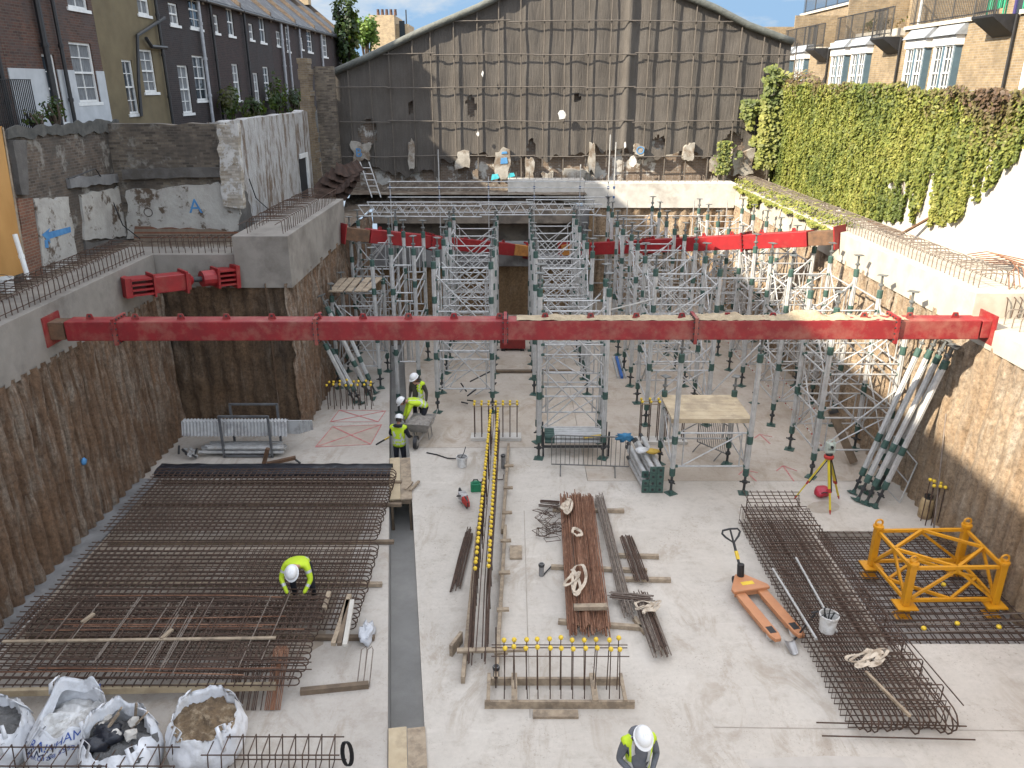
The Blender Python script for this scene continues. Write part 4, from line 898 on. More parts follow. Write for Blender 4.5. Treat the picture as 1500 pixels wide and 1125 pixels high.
b = MB(); b.tube(a+d*(.56*L), a+d*(.70*L), .07, 10); b.build('ram', DKSTEEL, t, world=True)
b = MB(); b.tube(a+d*(.68*L), a+d*(.80*L), .22, 12); b.tube(a+d*(.56*L), a+d*(.60*L), .2, 12, .1); b.build('cylinder', RED, t, world=True)
# ================================================================ aluminium prop towers
JACKM = M('screw_jack', (.20,.205,.20), (.12,.125,.12), 8, .5, .5, .2)
def prop_meshes(h):
    """one shoring leg h tall, standing at the origin: fluted tube, green collars, threaded jack with plate, head"""
    b = MB(); n = 16
    vs = []
    for z in (.62, h-.42):
        for i in range(n):
            r = .068 if i % 2 else .055; a = 2*pi*i/n; vs.append((r*cos(a), r*sin(a), z))
    b.add(vs, [(i,(i+1)%n,n+(i+1)%n,n+i) for i in range(n)]+[tuple(range(n-1,-1,-1)), tuple(range(n,2*n))]); tube = b.mesh('tube', ALU)
    b = MB(); zs = [.62]+([h*.36] if h > 3 else [])+([h*.70] if h > 4.6 else [])+[h-.52]
    b.lathe([(.068,-.11),(.077,-.10),(.077,.10),(.068,.11)], 10); col = b.mesh('collar', GREEN)
    b = MB(); b.tube((0,0,.02),(0,0,.62),.034,8); b.lathe([(.05,.3),(.075,.31),(.075,.36),(.05,.37)], 8); b.bar((-.13,0,.335),(.13,0,.335),.03,.03)
    jack = b.mesh('jack', DKSTEEL)
    b = MB(); b.box(-.13,.13,-.13,.13,0,.016); b.lathe([(.06,.016),(.045,.1)], 8); base = b.mesh('base_plate', GREEN)
    b = MB(); b.tube((0,0,h-.42),(0,0,h-.02),.03,7); b.box(-.12,.12,-.09,.09,h-.018,h); b.lathe([(.05,h-.3),(.07,h-.29),(.07,h-.25),(.05,h-.24)], 8); head = b.mesh('head_plate', JACKM)
    return tube, [('collar',col,z) for z in zs]+[('jack',jack,0),('base_plate',base,0),('head_plate',head,0)]
PM = {}
def leg(parent, h, x, y, z=0, name='leg'):
    k = round(h, 1)
    if k not in PM: PM[k] = prop_meshes(k)
    tube, subs = PM[k]; o = link(name, tube, parent); o.location = (x, y, z); o.rotation_euler = (rnd(-.006,.006), rnd(-.006,.006), rnd(0,3))
    for n_, m_, z_ in subs: link(n_, m_, o).location.z = z_
    return o
FM = {}
def frame_mesh(L, H, style):
    k = (round(L,1), round(H,1), style)
    if k in FM: return FM[k]
    L, H, _ = k; b = MB(); x0, x1 = .07, L-.07
    nb = max(1, int(round(H/1.15))); dz = H/nb
    for i in range(nb):
        za, zb = i*dz, (i+1)*dz
        b.tube((x0,0,za+.06),(x1,0,za+.06),.024,6); b.tube((x0,0,zb-.22),(x1,0,zb-.22),.024,6)
        for x in (x0+.16, x1-.16): b.tube((x,0,za+.06),(x,0,zb-.22),.02,6)
        if style == 'x' or (style == 'z' and i % 2 == 0): b.tube((x0+.16,0,za+.08),(x1-.16,0,zb-.24),.019,5)
        if style == 'x' or (style == 'z' and i % 2): b.tube((x0+.16,.045,zb-.24),(x1-.16,.045,za+.08),.019,5)
        b.k = 1
        for x in (x0, x1): b.box(x-.05, x+.05, -.03, .03, za+.03, za+.09); b.box(x-.05, x+.05, -.03, .03, zb-.25, zb-.19)
        b.k = 0
    FM[k] = b.mesh('ledger_frame', [GALV, GREEN]); return FM[k]
BM_ = {}
def brace_mesh(L, H):
    k = (round(L,1), round(H,1))
    if k in BM_: return BM_[k]
    L, H = k; b = MB(); n = max(1, int(round(H/1.7))); dz = H/n
    for i in range(n):
        b.tube((.1,-.06,i*dz+.1),(L-.1,-.06,(i+1)*dz-.06),.021,6); b.tube((.1,-.10,(i+1)*dz-.06),(L-.1,-.10,i*dz+.1),.021,6)
    BM_[k] = b.mesh('cross_brace', GALV); return BM_[k]
GRP_T = 'aluminium shoring towers standing on the slab'
def tower(label, xs, ys, h, z0=0, low=.75, hs=None, brace=True, style='z', zl=None):
    t = thing('shoring_tower', label, 'shoring tower', ((xs[0]+xs[1])/2, (ys[0]+ys[1])/2, 0), group=GRP_T); o = t.location
    for i, (x, y) in enumerate(((xs[0],ys[0]),(xs[1],ys[0]),(xs[1],ys[1]),(xs[0],ys[1]))):
        hh = (hs[i] if hs else h); zz = zl[i] if zl else 0; leg(t, hh-zz, x-o.x, y-o.y, zz)
    W, D = xs[1]-xs[0], ys[1]-ys[0]; H = h-low-.75
    def put(me, x, y, rz):
        f = bpy.data.objects.new(me.name.split('.')[0], me); COL.objects.link(f); f.parent = t; f.location = (x-o.x, y-o.y, low); f.rotation_euler = (0,0,rz)
    put(frame_mesh(W, H, style), xs[0], ys[0], 0); put(frame_mesh(W, H, style), xs[0], ys[1], 0)
    put(frame_mesh(D, H, 'n'), xs[0], ys[0], pi/2); put(frame_mesh(D, H, 'n'), xs[1], ys[0], pi/2)
    if brace:
        put(brace_mesh(W, H), xs[0], ys[0], 0); put(brace_mesh(D, H), xs[0], ys[0], pi/2); put(brace_mesh(D, H), xs[1]-.1, ys[0], pi/2); put(brace_mesh(W, H), xs[0], ys[1]+.2, 0)
    return t
HT = 5.3
CA, CB = (-2.38,-.62), (.75,2.55)
tower('front shoring tower of the left central row, beside the standing workers', CA, (23.25,24.95), HT)
tower('second shoring tower of the left central row, just behind the front one', CA, (26.9,28.6), HT)
tower('rear shoring tower of the left central row, close to the far wall', CA, (30.6,32.3), HT)
tower('front shoring tower of the middle row, just behind the steel barrier', CB, (19.9,20.98), HT, low=.9)
tower('second shoring tower of the middle row, behind the barrier tower', CB, (24.8,26.3), HT)
tower('third shoring tower of the middle row, between the second and the rear one', CB, (27.9,29.5), HT)
tower('rear shoring tower of the middle row, nearest the dark slot', CB, (31.2,32.9), HT)
C1, C2 = (4.12,6.0), (8.0,9.87)
rows = [(22.22,24.02),(25.6,27.25),(28.98,30.7),(32.4,34.1)]
nm = ['front','second','third','rear']
for i, r in enumerate(rows):
    tower(f'{nm[i]} shoring tower of the right central column, '+['behind the timber decked platform','under the red sunlit strut','right of the blue steel section','beneath the pale far beam'][i], C1, r, HT+[.0,.1,0,.1][i])
for i, r in enumerate([(18.77,20.5)]+rows):
    tower(f'{(["nearest"]+nm)[i]} shoring tower of the column along the right wall, '+['beside the leaning props','behind the nearest','halfway down','by the strut end','in the corner'][i], C2, r, HT+(.05 if i else -.15), hs=None)
# single rows of legs between the columns
for x, y, lab in ((7.0,29.9,'lone shoring prop standing between the two right hand columns'),):
    t = thing('shoring_prop', lab, 'prop', (x, y, 0)); leg(t, 5.2, 0, 0)
CL = (-6.0,-4.55)
tower('front left shoring tower with a boarded platform, against the knobbly wall', CL, (25.4,27.1), 3.9, hs=[3.7,4.9,3.9,3.7])
tower('rear left shoring tower in the corner below the lattice beams', CL, (29.2,30.9), HT)
tower('narrow shoring tower straddling the trench behind the workers', (-3.95,-3.2), (25.3,28.4), HT, zl=[-.89,0,0,-.89], low=.95, brace=False, style='n')
t = thing('scaffold_boards', 'loose timber boards laid as a platform high on the front left tower', 'boards', (-5.3,26.2,3.45))
for i, (dx, sk) in enumerate(((-.62,.0),(-.36,.02),(-.08,.0),(.24,.03),(.54,.10))):
    b = MB(); b.bar((dx-sk,-1.0,.02+.004*i),(dx+sk,.95,.02+.004*i),.225,.038); b.build('board', TIMBER, t)
b = MB(); 
for y in (25.45,27.05): b.tube((-6.0,y,3.41),(-4.5,y,3.41),.024,6)
tag(b.build('ledger_tube', GALV), 'pair of ledger tubes carrying the boards on the front left tower', 'tube')
# timber decked table on four short green-headed legs
tt = thing('decked_platform', 'timber decked platform on four short aluminium legs with green heads', 'work platform', (5.0,18.7,0), group=None)
for x, y in ((4.08,17.88),(5.95,17.88)): leg(tt, 4.2, x-5.0, y-18.7)
for x, y in ((4.08,19.55),(5.95,19.55)): leg(tt, 2.6, x-5.0, y-18.7)
d = MB()
for i in range(7): d.box(4.0+.0, 6.0, 18.02+i*.235, 18.02+i*.235+.228, 1.98, 2.02)
d.box(3.98,6.02,17.97,18.015,1.93,2.04); d.build('deck', PLY, tt, world=True)
def putf(t, me, x, y, z, rz):
    f = bpy.data.objects.new(me.name.split('.')[0], me); COL.objects.link(f); f.parent = t; f.location = V((x,y,z))-t.location; f.rotation_euler = (0,0,rz)
for y in (17.88,19.55): putf(tt, frame_mesh(1.9,1.25,'z'), 4.08, y, .72, 0)
for x in (4.08,5.95): putf(tt, frame_mesh(1.7,1.25,'z'), x, 17.88, .72, pi/2)
# lattice beams and guard rails bridging behind the towers
def lattice(label, a, c, h, n, blue=False):
    a, c = V(a), V(c); t = thing('lattice_beam', label, 'lattice beam', a, group='lattice beams across the far end'); b = MB()
    b.tube(a, c, .026, 6); b.tube(a+V((0,0,h)), c+V((0,0,h)), .026, 6); b.build('chord', GALV, t, world=True); b = MB()
    for i in range(n):
        p, q, m_ = a+(c-a)*(i/n), a+(c-a)*((i+1)/n), a+(c-a)*((i+.5)/n); b.tube(p+V((0,0,h)), m_, .018, 5); b.tube(m_, q+V((0,0,h)), .018, 5)
    b.build('lacing', GALV, t, world=True); return t
lattice('left length of white lattice beam nearest the camera, bridging the far end', (-6.1,31.6,4.95), (-1.2,31.4,4.95), .42, 9)
lattice('right length of lattice beam, ending over the middle towers', (-1.3,31.9,4.95), (3.6,31.9,4.95), .42, 9)
lattice('rear lattice beam behind the guard rails, above the low concrete beam', (-6.1,33.6,4.8), (.9,33.6,4.8), .42, 12)
lattice('short rear lattice beam by the pale far beam', (.6,34.0,4.85), (3.5,34.0,4.85), .42, 5)
t = thing('guard_rail', 'scaffold guard rails with tall standards crossing in front of the gable', 'guard rail', (-1,34.2,4.6))
for z in (5.35,5.75,6.0): b = MB(); b.tube((-5.3,34.2,z),(4.2,34.2,z),.024,6); b.build('rail', GALV, t, world=True)
for x, h in ((-5.2,6.1),(-3.1,7.3),(-1.0,6.2),(.95,6.1),(2.9,6.7),(4.1,7.9),(4.35,7.6)):
    b = MB(); b.tube((x,34.25,3.4 if x < 0 else 0),(x,34.25,h),.024,6); b.k = 1
    for z in (5.35,5.75): b.box(x-.04,x+.04,34.19,34.28,z-.05,z+.05)
    b.build('standard', [GALV, M('blue_clip', (.03,.07,.18))], t, world=True)
t = thing('guard_rail', 'scaffold rails with diagonal bracing running below the pale far beam', 'guard rail', (6,35.9,0))
for z in (1.2,2.3,3.4,4.3): b = MB(); b.tube((3.7,35.9,z),(10,35.9,z),.024,6); b.build('rail', GALV, t, world=True)
for x in (3.7,5.2,6.7,8.2,9.7): b = MB(); b.tube((x,35.95,0),(x,35.95,5.0),.024,6); b.build('standard', GALV, t, world=True)
b = MB(); b.tube((3.7,35.85,.2),(6.7,35.85,4.2),.022,6); b.tube((9.7,35.85,.2),(6.7,35.85,4.2),.022,6); b.build('brace', GALV, t, world=True)
# extra long braces run through the right hand field of legs
for i, (a, c) in enumerate((((6.0,22.22,1.0),(8.0,22.22,3.4)),((6.0,25.6,3.6),(8.0,25.6,1.2)),((6.0,24.0,4.2),(8.0,24.0,4.2)),((6.0,27.25,2.9),(8.0,27.25,2.9)),((6.0,29,1.5),(8,29,4)),((4.1,24.0,4.3),(4.1,25.6,4.3)),((2.6,24.8,2.6),(4.1,24.0,2.6)),((2.55,20.9,4.0),(4.1,22.2,4.0)),((9.87,20.5,4.4),(9.87,22.2,4.4)))):
    b = MB(); b.tube(a, c, .024, 6); tag(b.build('tie_tube', GALV), 'grey tie tube coupling one shoring tower to its neighbour', 'tube', 'tie tubes between the shoring towers')
# ---------------------------------------------------------------- leaning props
def lean(label, foot, head, h, grp):
    foot, head = V(foot), V(head); d = (head-foot).normalized(); t = thing('shoring_prop', label, 'prop', foot, group=grp)
    t.rotation_mode = 'QUATERNION'; t.rotation_quaternion = d.to_track_quat('Z', 'Y'); leg(t, h, 0, 0, 0); return t
G1 = 'props leaning on the right wall'
heads = [gx(px, py, 10.05) for px, py in ((1352,503),(1364,512),(1376,517),(1388,524),(1360,522),(1372,527),(1384,533))]
feet = [gz(px, py) for px, py in ((1250,722),(1264,716),(1274,724),(1286,716),(1256,733),(1268,738),(1282,742))]
LB = ['leftmost of the props leaning on the right wall','upper foot second along in the bundle leaning on the right wall','middle of the back row of props leaning on the right wall','prop leaning on the right wall, back row, nearest the wall','front row prop leaning on the right wall, furthest left','middle front prop of the bundle leaning on the right wall','rightmost prop of the bundle leaning on the right wall']
for l, f, hd in zip(LB, feet, heads): lean(l, f, hd, 4.4, G1)
G2 = 'props leaning on the left recess wall'
for l, f, hd in (('topmost dark prop leaning against the knobbly wall on the left', gz(545,585), gx(470,432,-6.0)),('second prop leaning against the knobbly left wall', gz(538,578), gx(478,440,-6.0)),('third prop of the upper group leaning on the left wall', gz(550,576), gx(486,436,-6.0)),('lower prop leaning on the left wall, behind the yellow capped bars', gz(520,590), gx(478,508,-6.0)),('lowest prop leaning left, its head beside the beam', gz(530,592), gx(488,515,-6.0))):
    lean(l, f, hd, max(2.6, round((hd-f).length, 1)), G2)
# ================================================================ reinforcement
def mat_cage(name, label, x0, x1, y0, y1, z0, z1, sx, sy, hook=.0, r=.0095, m=REBAR, along='x', jitter=.02, mats2=None, xs_fn=None, cat='rebar mat'):
    """two layers of bars tied into a mat: hairpins along x (closed by a bend at the x1 end), straight cross bars along y"""
    t = thing(name, label, cat, ((x0+x1)/2, (y0+y1)/2, 0)); o = t.location; cache = {}
    ny = int((y1-y0)/sy)
    for i in range(ny+1):
        y = y0+(y1-y0)*i/ny; e = rnd(-jitter, jitter)*4; xa = x0+e*.5; xb = x1+e; k = i % 6
        if k not in cache:
            b = MB(); hh = (z1-z0)/2; L = x1-x0
            pts = [(0,0,0),(L*.33,rnd(-jitter,jitter),.006),(L*.66,rnd(-jitter,jitter),0),(L-hh,0,0)]+[(L-hh+hh*sin(a),0,hh-hh*cos(a)) for a in (R(30),R(60),R(90),R(120),R(150))]+[(L-hh,0,2*hh),(L*.6,rnd(-jitter,jitter),2*hh+.008),(L*.3,rnd(-jitter,jitter),2*hh-.006),(0,0,2*hh)]
            b.path(pts, r, 5); cache[k] = b.mesh('hairpin_bar', m)
        q = bpy.data.objects.new('hairpin_bar', cache[k]); COL.objects.link(q); q.parent = t; q.location = (xa-o.x, y-o.y+rnd(-jitter,jitter), z0); q.rotation_euler = (0,0,rnd(-.003,.003))
    nx = int((x1-x0)/sx); b = MB(); b.path([(0,-.06,0),(0,(y1-y0)*.5,.004),(0,y1-y0+.08,0)], r, 5); cm_ = b.mesh('cross_bar', m)
    for lay, z in ((0, z0+.02), (1, z1-.02)):
        for i in range(nx+1):
            x = x0+.1+(x1-x0-.3)*i/nx; q = bpy.data.objects.new('cross_bar', cm_); COL.objects.link(q); q.parent = t
            q.location = (x-o.x+rnd(-jitter,jitter), y0-o.y, z+rnd(-.004,.004)); q.rotation_euler = (0,0,rnd(-.006,.006))
    return t
def bearer(a, c, w=.09, h=.07, m=TIMBER_DK, label=None, grp='timber bearers under the steel mats'):
    b = MB(); b.bar(a, c, w, h); return tag(b.build('timber_bearer', m, bevel=.004), label or 'old timber bearer lying under the reinforcement mats on the left', 'timber', grp)
mat_cage('rebar_mat', 'upper left steel mat tied up below the black sheeted upstand', -9.35, -3.05, 15.5, 18.55, .10, .36, .15, .15, r=.0125, jitter=.01)
mat_cage('rebar_mat', 'middle left steel mat that the bending worker is tying', -9.3, -2.95, 12.35, 15.02, .10, .34, .15, .15, r=.0125, jitter=.01)
mat_cage('rebar_mat', 'dense lower left steel mat stacked nearest the big bags', -9.25, -3.55, 10.55, 12.75, .37, .55, .16, .15, r=.012, jitter=.015)
b = MB()
t = thing('rebar_bundle', 'loose long straight bars lying over the lower left mat', 'rebar', (-6.5,11.6,.57))
for i in range(26):
    y = rnd(10.6,13.0); z = .58+rnd(0,.03); x0 = rnd(-9.2,-7.5); b = MB(); b.path([(x0,y,z),(x0+2.5,y+rnd(-.05,.05),z+.01),(rnd(-4.6,-3.3),y+rnd(-.1,.1),z)], .011, 5); b.build('bar', REBAR if i % 4 else RUST, t, world=True)
for i in range(34):
    x = rnd(-9,-3.9); b = MB(); b.path([(x,10.65+rnd(-.1,.3),.61),(x-.06*rnd(0,1),12.3+rnd(-.3,.5),.615)], .010, 5); b.build('bar', REBAR_GREY if i % 2 else REBAR, t, world=True)
for y, xa, xb, lab in ((15.45,-9.2,-2.7,'timber bearer between the upper and middle left mats'),(17.2,-9.2,-2.75,'timber bearer under the middle of the upper left mat'),(13.9,-9.2,-2.72,'timber bearer under the middle left mat, poking out toward the trench'),(12.2,-9.2,-2.6,'timber bearer between the middle and lower left mats'),(18.4,-9.2,-2.9,'timber bearer beside the black upstand')):
    bearer((xa,y,.05), (xb,y+rnd(-.05,.05),.05), .10, .08, TIMBER_DK if y != 13.9 else TIMBER, lab)
for px, py, lab in ((120,912,'short pale timber packer between bars on the lower left mat'),(236,936,'second short packer lying on the lower left mat')):
    p = gz(px, py, .63); b = MB(); b.bar(p, p+V((.09,.26,0)), .07,.04); tag(b.build('timber_packer', TIMBER), lab, 'timber')
b = MB(); b.bar((-9.2,10.45,.29),(-4.0,10.62,.29),.08,.12); tag(b.build('timber_bearer', PLY), 'long pale timber rail along the near edge of the lower mat', 'timber')
b = MB(); b.bar((-9.0,11.35,.62),(-4.2,11.45,.62),.06,.03); tag(b.build('timber_bearer', TIMBER), 'yellowish timber batten lying across the lower mat', 'timber')
b = MB(); b.bar(gz(440,1013,.05),gz(540,1003,.05),.1,.1); tag(b.build('timber_bearer', TIMBER_DK), 'short timber bearer left of the trench, below the lower mat', 'timber')
# rust and dirt washed on to the slab below the mats
b = MB(); P = []
for i in range(60):
    a = 2*pi*i/60; k = 1/max(abs(cos(a)), abs(sin(a))); P.append((-6.5+2.95*k*cos(a)*(1+.05*nz(a*5, 2)), 15.05+3.4*k*sin(a)*(1+.04*nz(a*5, 7)), .003))
b.add(P, [tuple(range(60))]); struct(b.build('floor_patch', M('rusty_dirt', (.31,.26,.205), (.22,.175,.13), 1.2, .9, bmp=.2, c3=(.38,.335,.28), s3=.9, t3=(.5,.7), jit=False)))
# bundles of hairpins propped on the near edge of the mat
t = thing('hairpin_bundle', 'bundles of narrow rusty hairpin bars hooked over the near edge of the lower mat', 'rebar', (-4.4,10.3,.3))
for px, n in ((335,3),(346,2),(364,2),(377,1),(391,3),(400,3)):
    for i in range(n):
        p = gz(px+i*2.5, 1030, .15); b = MB(); w2 = .045; b.path([(p.x-w2,p.y-.02,.02),(p.x-w2,p.y+.75,.62),(p.x,p.y+.81,.66),(p.x+w2,p.y+.75,.62),(p.x+w2,p.y-.02,.02)], .010, 5); b.build('hairpin', RUST if px > 385 else REBAR, t, world=True)
t = thing('hairpin_bundle', 'pair of pale narrow hairpins standing by the plastic bag near the trench', 'rebar', (-2.9,10.6,0))
for px in (527,536):
    p = gz(px, 1008, 0); b = MB(); b.path([(p.x-.05,p.y,.02),(p.x-.02,p.y+.45,.45),(p.x+.05,p.y+.5,.48),(p.x+.08,p.y+.45,.45),(p.x+.06,p.y,.02)], .010, 5); b.build('hairpin', REBAR_GREY, t, world=True)
# black sheeted upstand behind the left mats
b = MB()
def ups(u, w_):
    x = -9.55+6.3*u; k = w_*4; P = [(18.70,.02),(18.71,.16),(18.95,.19),(19.24,.17),(19.26,.02)]; i = min(3, int(k)); f = k-i; y = P[i][0]+(P[i+1][0]-P[i][0])*f; z = P[i][1]+(P[i+1][1]-P[i][1])*f
    return V((x, y+.03*nz(x*2, w_*5), z+.03*nz(x*3, w_*4, 2)))
tag(b.grid(ups, 70, 8).build('sheeted_upstand', BLACKPL, smooth=True), 'long upstand wrapped in shiny black plastic sheet behind the left mats', 'upstand')
# ---- right hand cage
CX0, CX1 = 5.42, 6.98
t = thing('rebar_cage', 'long deep steel cage on the right with a bucket and straps lying on it', 'rebar cage', (6.2,13,0)); skew = lambda y: (16.3-y)*.022
b = MB(); ww = CX1-CX0; b.path([(0,0,0),(ww,0,0),(ww,0,.45),(0,0,.45)], .0105, 5, closed=True); st = b.mesh('stirrup', REBAR)
for i in range(50):
    y = 9.95+i*.13; q = bpy.data.objects.new('stirrup', st); COL.objects.link(q); q.parent = t; q.location = V((CX0+skew(y)*.2+rnd(-.02,.02), y, .05))-t.location; q.rotation_euler = (rnd(-.05,.05),0,rnd(-.03,.03))
for i in range(15):
    x = CX0+.04+(ww-.08)*i/14; sk = .14; ya = 9.72+rnd(-.06,.10); zt = .47+rnd(-.01,.015); rr = (zt-.07)/2
    P = [(x,16.4+rnd(-.25,.1),zt),(x+sk*.5,13,zt+rnd(-.005,.01)),(x+sk,ya+rr,zt)]+[(x+sk,ya+rr-rr*sin(a),.07+rr+rr*cos(a)) for a in (R(35),R(70),R(110),R(145))]+[(x+sk,ya+rr,.07),(x+sk*.5,13,.07),(x,16.45,.07)]
    b = MB(); b.path(P, .0135, 5); b.build('long_bar', REBAR, t, world=True)
for i in range(40):
    x = CX0+rnd(.1,1.45); y = rnd(10.2,14.8); z = .27+rnd(-.12,.2); b = MB(); b.path([(x,y,z),(x+rnd(-.05,.05),y+1.5,z)], .011, 5); b.build('long_bar', REBAR, t, world=True)
for z, y in ((.10,9.72),(.12,9.98)):
    b = MB(); b.tube((4.95,y,z),(7.35,y-.08,z),.013,5); b.build('long_bar', REBAR, t, world=True)
for i in range(5):
    y = 10.45+.62*i; x = 7.20-.022*(y-10)*3; b = MB(); b.path([(x-.55,y,.07),(x,y,.07),(x+.03,y,.12),(x+.03,y,.42),(x,y,.47),(x-.55,y,.47)], .012, 5); b.build('end_loop', REBAR, t, world=True)
b = MB(); b.tube((7.25,9.95,.5),(6.98,13.0,.5),.012,5); b.tube((7.28,9.95,.06),(7.0,13,.06),.012,5); b.build('long_bar', REBAR, t, world=True)
t2 = thing('rebar_mat', 'smaller stepped steel cage end poking up behind the long right hand cage', 'rebar cage', (6.0,16.6,0)); b = MB()
b.path([(0,0,0),(1.25,0,0),(1.25,0,.42),(0,0,.42)], .0105, 5, closed=True); st2 = b.mesh('stirrup', REBAR)
for i in range(4): q = bpy.data.objects.new('stirrup', st2); COL.objects.link(q); q.parent = t2; q.location = V((5.6+.05*i,16.45+i*.17,.12))-t2.location
for i in range(8): b = MB(); b.tube((5.64+i*.165,16.3,.53),(5.66+i*.17,17.05,.53),.011,5); b.tube((5.64+i*.165,16.3,.14),(5.66+i*.17,17.05,.14),.011,5); b.build('long_bar', REBAR, t2, world=True)
mat_cage('rebar_mat', 'steel mat in the sunken pit under the yellow crane base', 7.15, 10.25, 12.15, 15.95, -.17, .02, .20, .19, r=.012, jitter=.01)
t = thing('chair_bars', 'paler bars lying on the pit mat in front of the yellow frame', 'rebar', (8.6,12.5,0))
for y, x0, x1 in ((12.3,7.2,10.2),(12.55,7.3,10.1),(12.8,8.9,10.3),(13.0,7.4,9.9)): b = MB(); b.path([(x0,y,.05),((x0+x1)/2,y+.06,.055),(x1,y+.12,.05)], .012, 5); b.build('bar', REBAR_GREY, t, world=True)
def yellow_cap(b, p, r=.034): b.lathe([(r*.7,-.02),(r,.0),(r,.03),(r*.6,.05)], 8, p)
def caps_on(t, pts, r=.034):
    b = MB(); yellow_cap(b, (0,0,0), r); me = b.mesh('bar_cap', YELLOW, True)
    for p in pts: q = bpy.data.objects.new('bar_cap', me); COL.objects.link(q); q.parent = t; q.location = V(p)-t.location
caps_on(t, [gz(px, py, .08) for px, py in ((1353,921),(1402,914),(1463,919),(1382,857))], .05)
# ---- long wall kicker with yellow capped starter bars
t = thing('wall_starter', 'long double row of black starter bars with yellow caps down the middle of the slab', 'starter bars', (-.6,16,0))
pts_l = []; pts_r = []
nb2 = 44
for i in range(nb2):
    k = i/(nb2-1); y = 13.05+8.0*k; pts_l.append((-.72+.10*k, y, .98+.05*nz(i*.7))); pts_r.append((-.46+.05*k, y+.08, .98+.05*nz(i*.9, 4)))
for P in (pts_l, pts_r):
    for p in P: b = MB(); b.tube((p[0]+rnd(-.03,.03),p[1]+rnd(-.03,.03),.0),p,.011,5); b.build('starter_bar', REBAR, t, world=True)
caps_on(t, pts_l+pts_r, .04)
for x, z in ((-.74,.35),(-.44,.35),(-.74,.7),(-.44,.7),(-.6,.9)): b = MB(); b.path([(x-.04,11.3,z*.5),(x,13.2,z),(x+.05,17,z),(x+.08,21.1,z)], .011, 5); b.build('lacer_bar', REBAR, t, world=True)
for i in range(12): b = MB(); x = rnd(-.8,-.42); b.path([(x,11.3+rnd(0,.7),.1+rnd(0,.1)),(x,13.2,.35+rnd(0,.4)),(x+.03,16.0+rnd(-1,2),.35+rnd(0,.4))], .012, 5); b.build('lacer_bar', REBAR, t, world=True)
for x, y0, y1, m_, lab in ((-.86,11.0,16.0,TIMBER,'left timber edge board of the long starter row'),(-.28,10.95,16.1,TIMBER,'near right timber edge board of the long starter row'),(-.22,15.9,20.6,TIMBER,'far right timber edge board of the long starter row')):
    b = MB(); b.bar((x,y0,.075),(x+.12 if x > -.5 else x+.05,y1,.075),.07,.15); tag(b.build('edge_board', m_, bevel=.004), lab, 'timber')
for i in range(7):
    y = 11.6+i*1.25; b = MB(); b.bar((-.32+.02*i,y,.17),(-.08+.02*i,y+.02,.17),.09,.05); tag(b.build('timber_packer', TIMBER), 'short timber packer nailed across the edge board of the long starter row', 'timber', 'packers along the starter row')
b = MB(); b.bar((-.05,15.1,.03),(.22,15.1,.03),.5,.05); tag(b.build('timber_packer', TIMBER), 'square piece of board against the long starter row', 'timber')
b = MB(); b.bar((-1.12,11.7,.10),(-.95,12.1,.10),.06,.3); b.bar((-1.0,11.62,.2),(.25,11.66,.2),.1,.05); tag(b.build('timber_brace', TIMBER), 'timber cross rail over the near end of the long starter row', 'timber')
# ---- front starter frame with its timber kicker box
t = thing('wall_starter', 'short starter frame with bright yellow caps in a timber kicker box, nearest the camera', 'starter bars', (.8,10.7,0))
tops = []
for i, px in enumerate((738,753,770,786,804,821,838,855,872,892,907)):
    for y, z in ((10.86,.98),(10.64,.97)):
        p = gz(px, 1020, 0); x = p.x*.985+.01; tops.append((x+rnd(-.015,.015), y+.10, z+rnd(-.03,.03))); b = MB(); b.tube((x+rnd(-.03,.03),y,0),tops[-1],.0095,5); b.build('starter_bar', REBAR, t, world=True)
caps_on(t, tops, .042)
for y, z in ((10.97,.86),(10.73,.82),(10.97,.8)): b = MB(); b.tube((-.35,y,z),(1.98,y+.02,z-.02),.009,5); b.build('lacer_bar', REBAR, t, world=True)
b = MB(); b.bar((-.46,10.43,.075),(2.06,10.43,.075),.05,.15); b.bar((-.42,10.98,.075),(1.92,10.98,.075),.05,.15); b.build('edge_board', TIMBER, t, world=True)
for x in (-.40,.04,1.40,1.90): b = MB(); b.bar((x,10.4,.175),(x,11.05,.175),.1 if x in (.04,1.40) else .06,.045); b.build('cross_piece', TIMBER, t, world=True)
b = MB(); b.box(.35,1.1,10.18,10.34,.0,.05); tag(b.build('timber_offcut', TIMBER), 'short board lying in front of the nearest starter frame', 'timber')
b = MB(); b.tube((-.28,10.9,.0),(-.27,11.0,1.2),.012,5); tag(b.build('marker_bar', REBAR), 'lone black bar standing at the left end of the nearest starter frame', 'rebar')
# ---- small starter frames further back
def starter_frame(label, x0, x1, y, n, h, base=True, yrows=(0,.22)):
    t = thing('wall_starter', label, 'starter bars', ((x0+x1)/2, y, 0)); tp = []
    for dy in yrows:
        for i in range(n): x = x0+(x1-x0)*i/(n-1); tp.append((x,y+dy,h)); b = MB(); b.tube((x,y+dy,0),(x,y+dy,h),.016,5); b.build('starter_bar', REBAR, t, world=True)
    caps_on(t, tp, .04); b = MB(); b.tube((x0-.05,y,h-.06),(x1+.05,y,h-.06),.016,5); b.tube((x0-.05,y+yrows[-1],h-.06),(x1+.05,y+yrows[-1],h-.06),.016,5); b.build('lacer_bar', TIMBER, t, world=True)
    if base: b = MB(); b.box(x0-.12,x1+.12,y-.1,y+.32,0,.09); b.build('kicker', PALECONC, t, world=True)
    return t
starter_frame('small starter frame on a pale kicker left of the barrier', -1.1, .15, 21.15, 7, 1.12)
starter_frame('small starter frame on a kicker partly behind the prop rack', 3.75, 5.0, 20.9, 6, 1.3)
t = thing('wall_starter', 'cluster of yellow capped bars in front of the props leaning on the left', 'starter bars', (-5.3,23.7,0)); tp = []
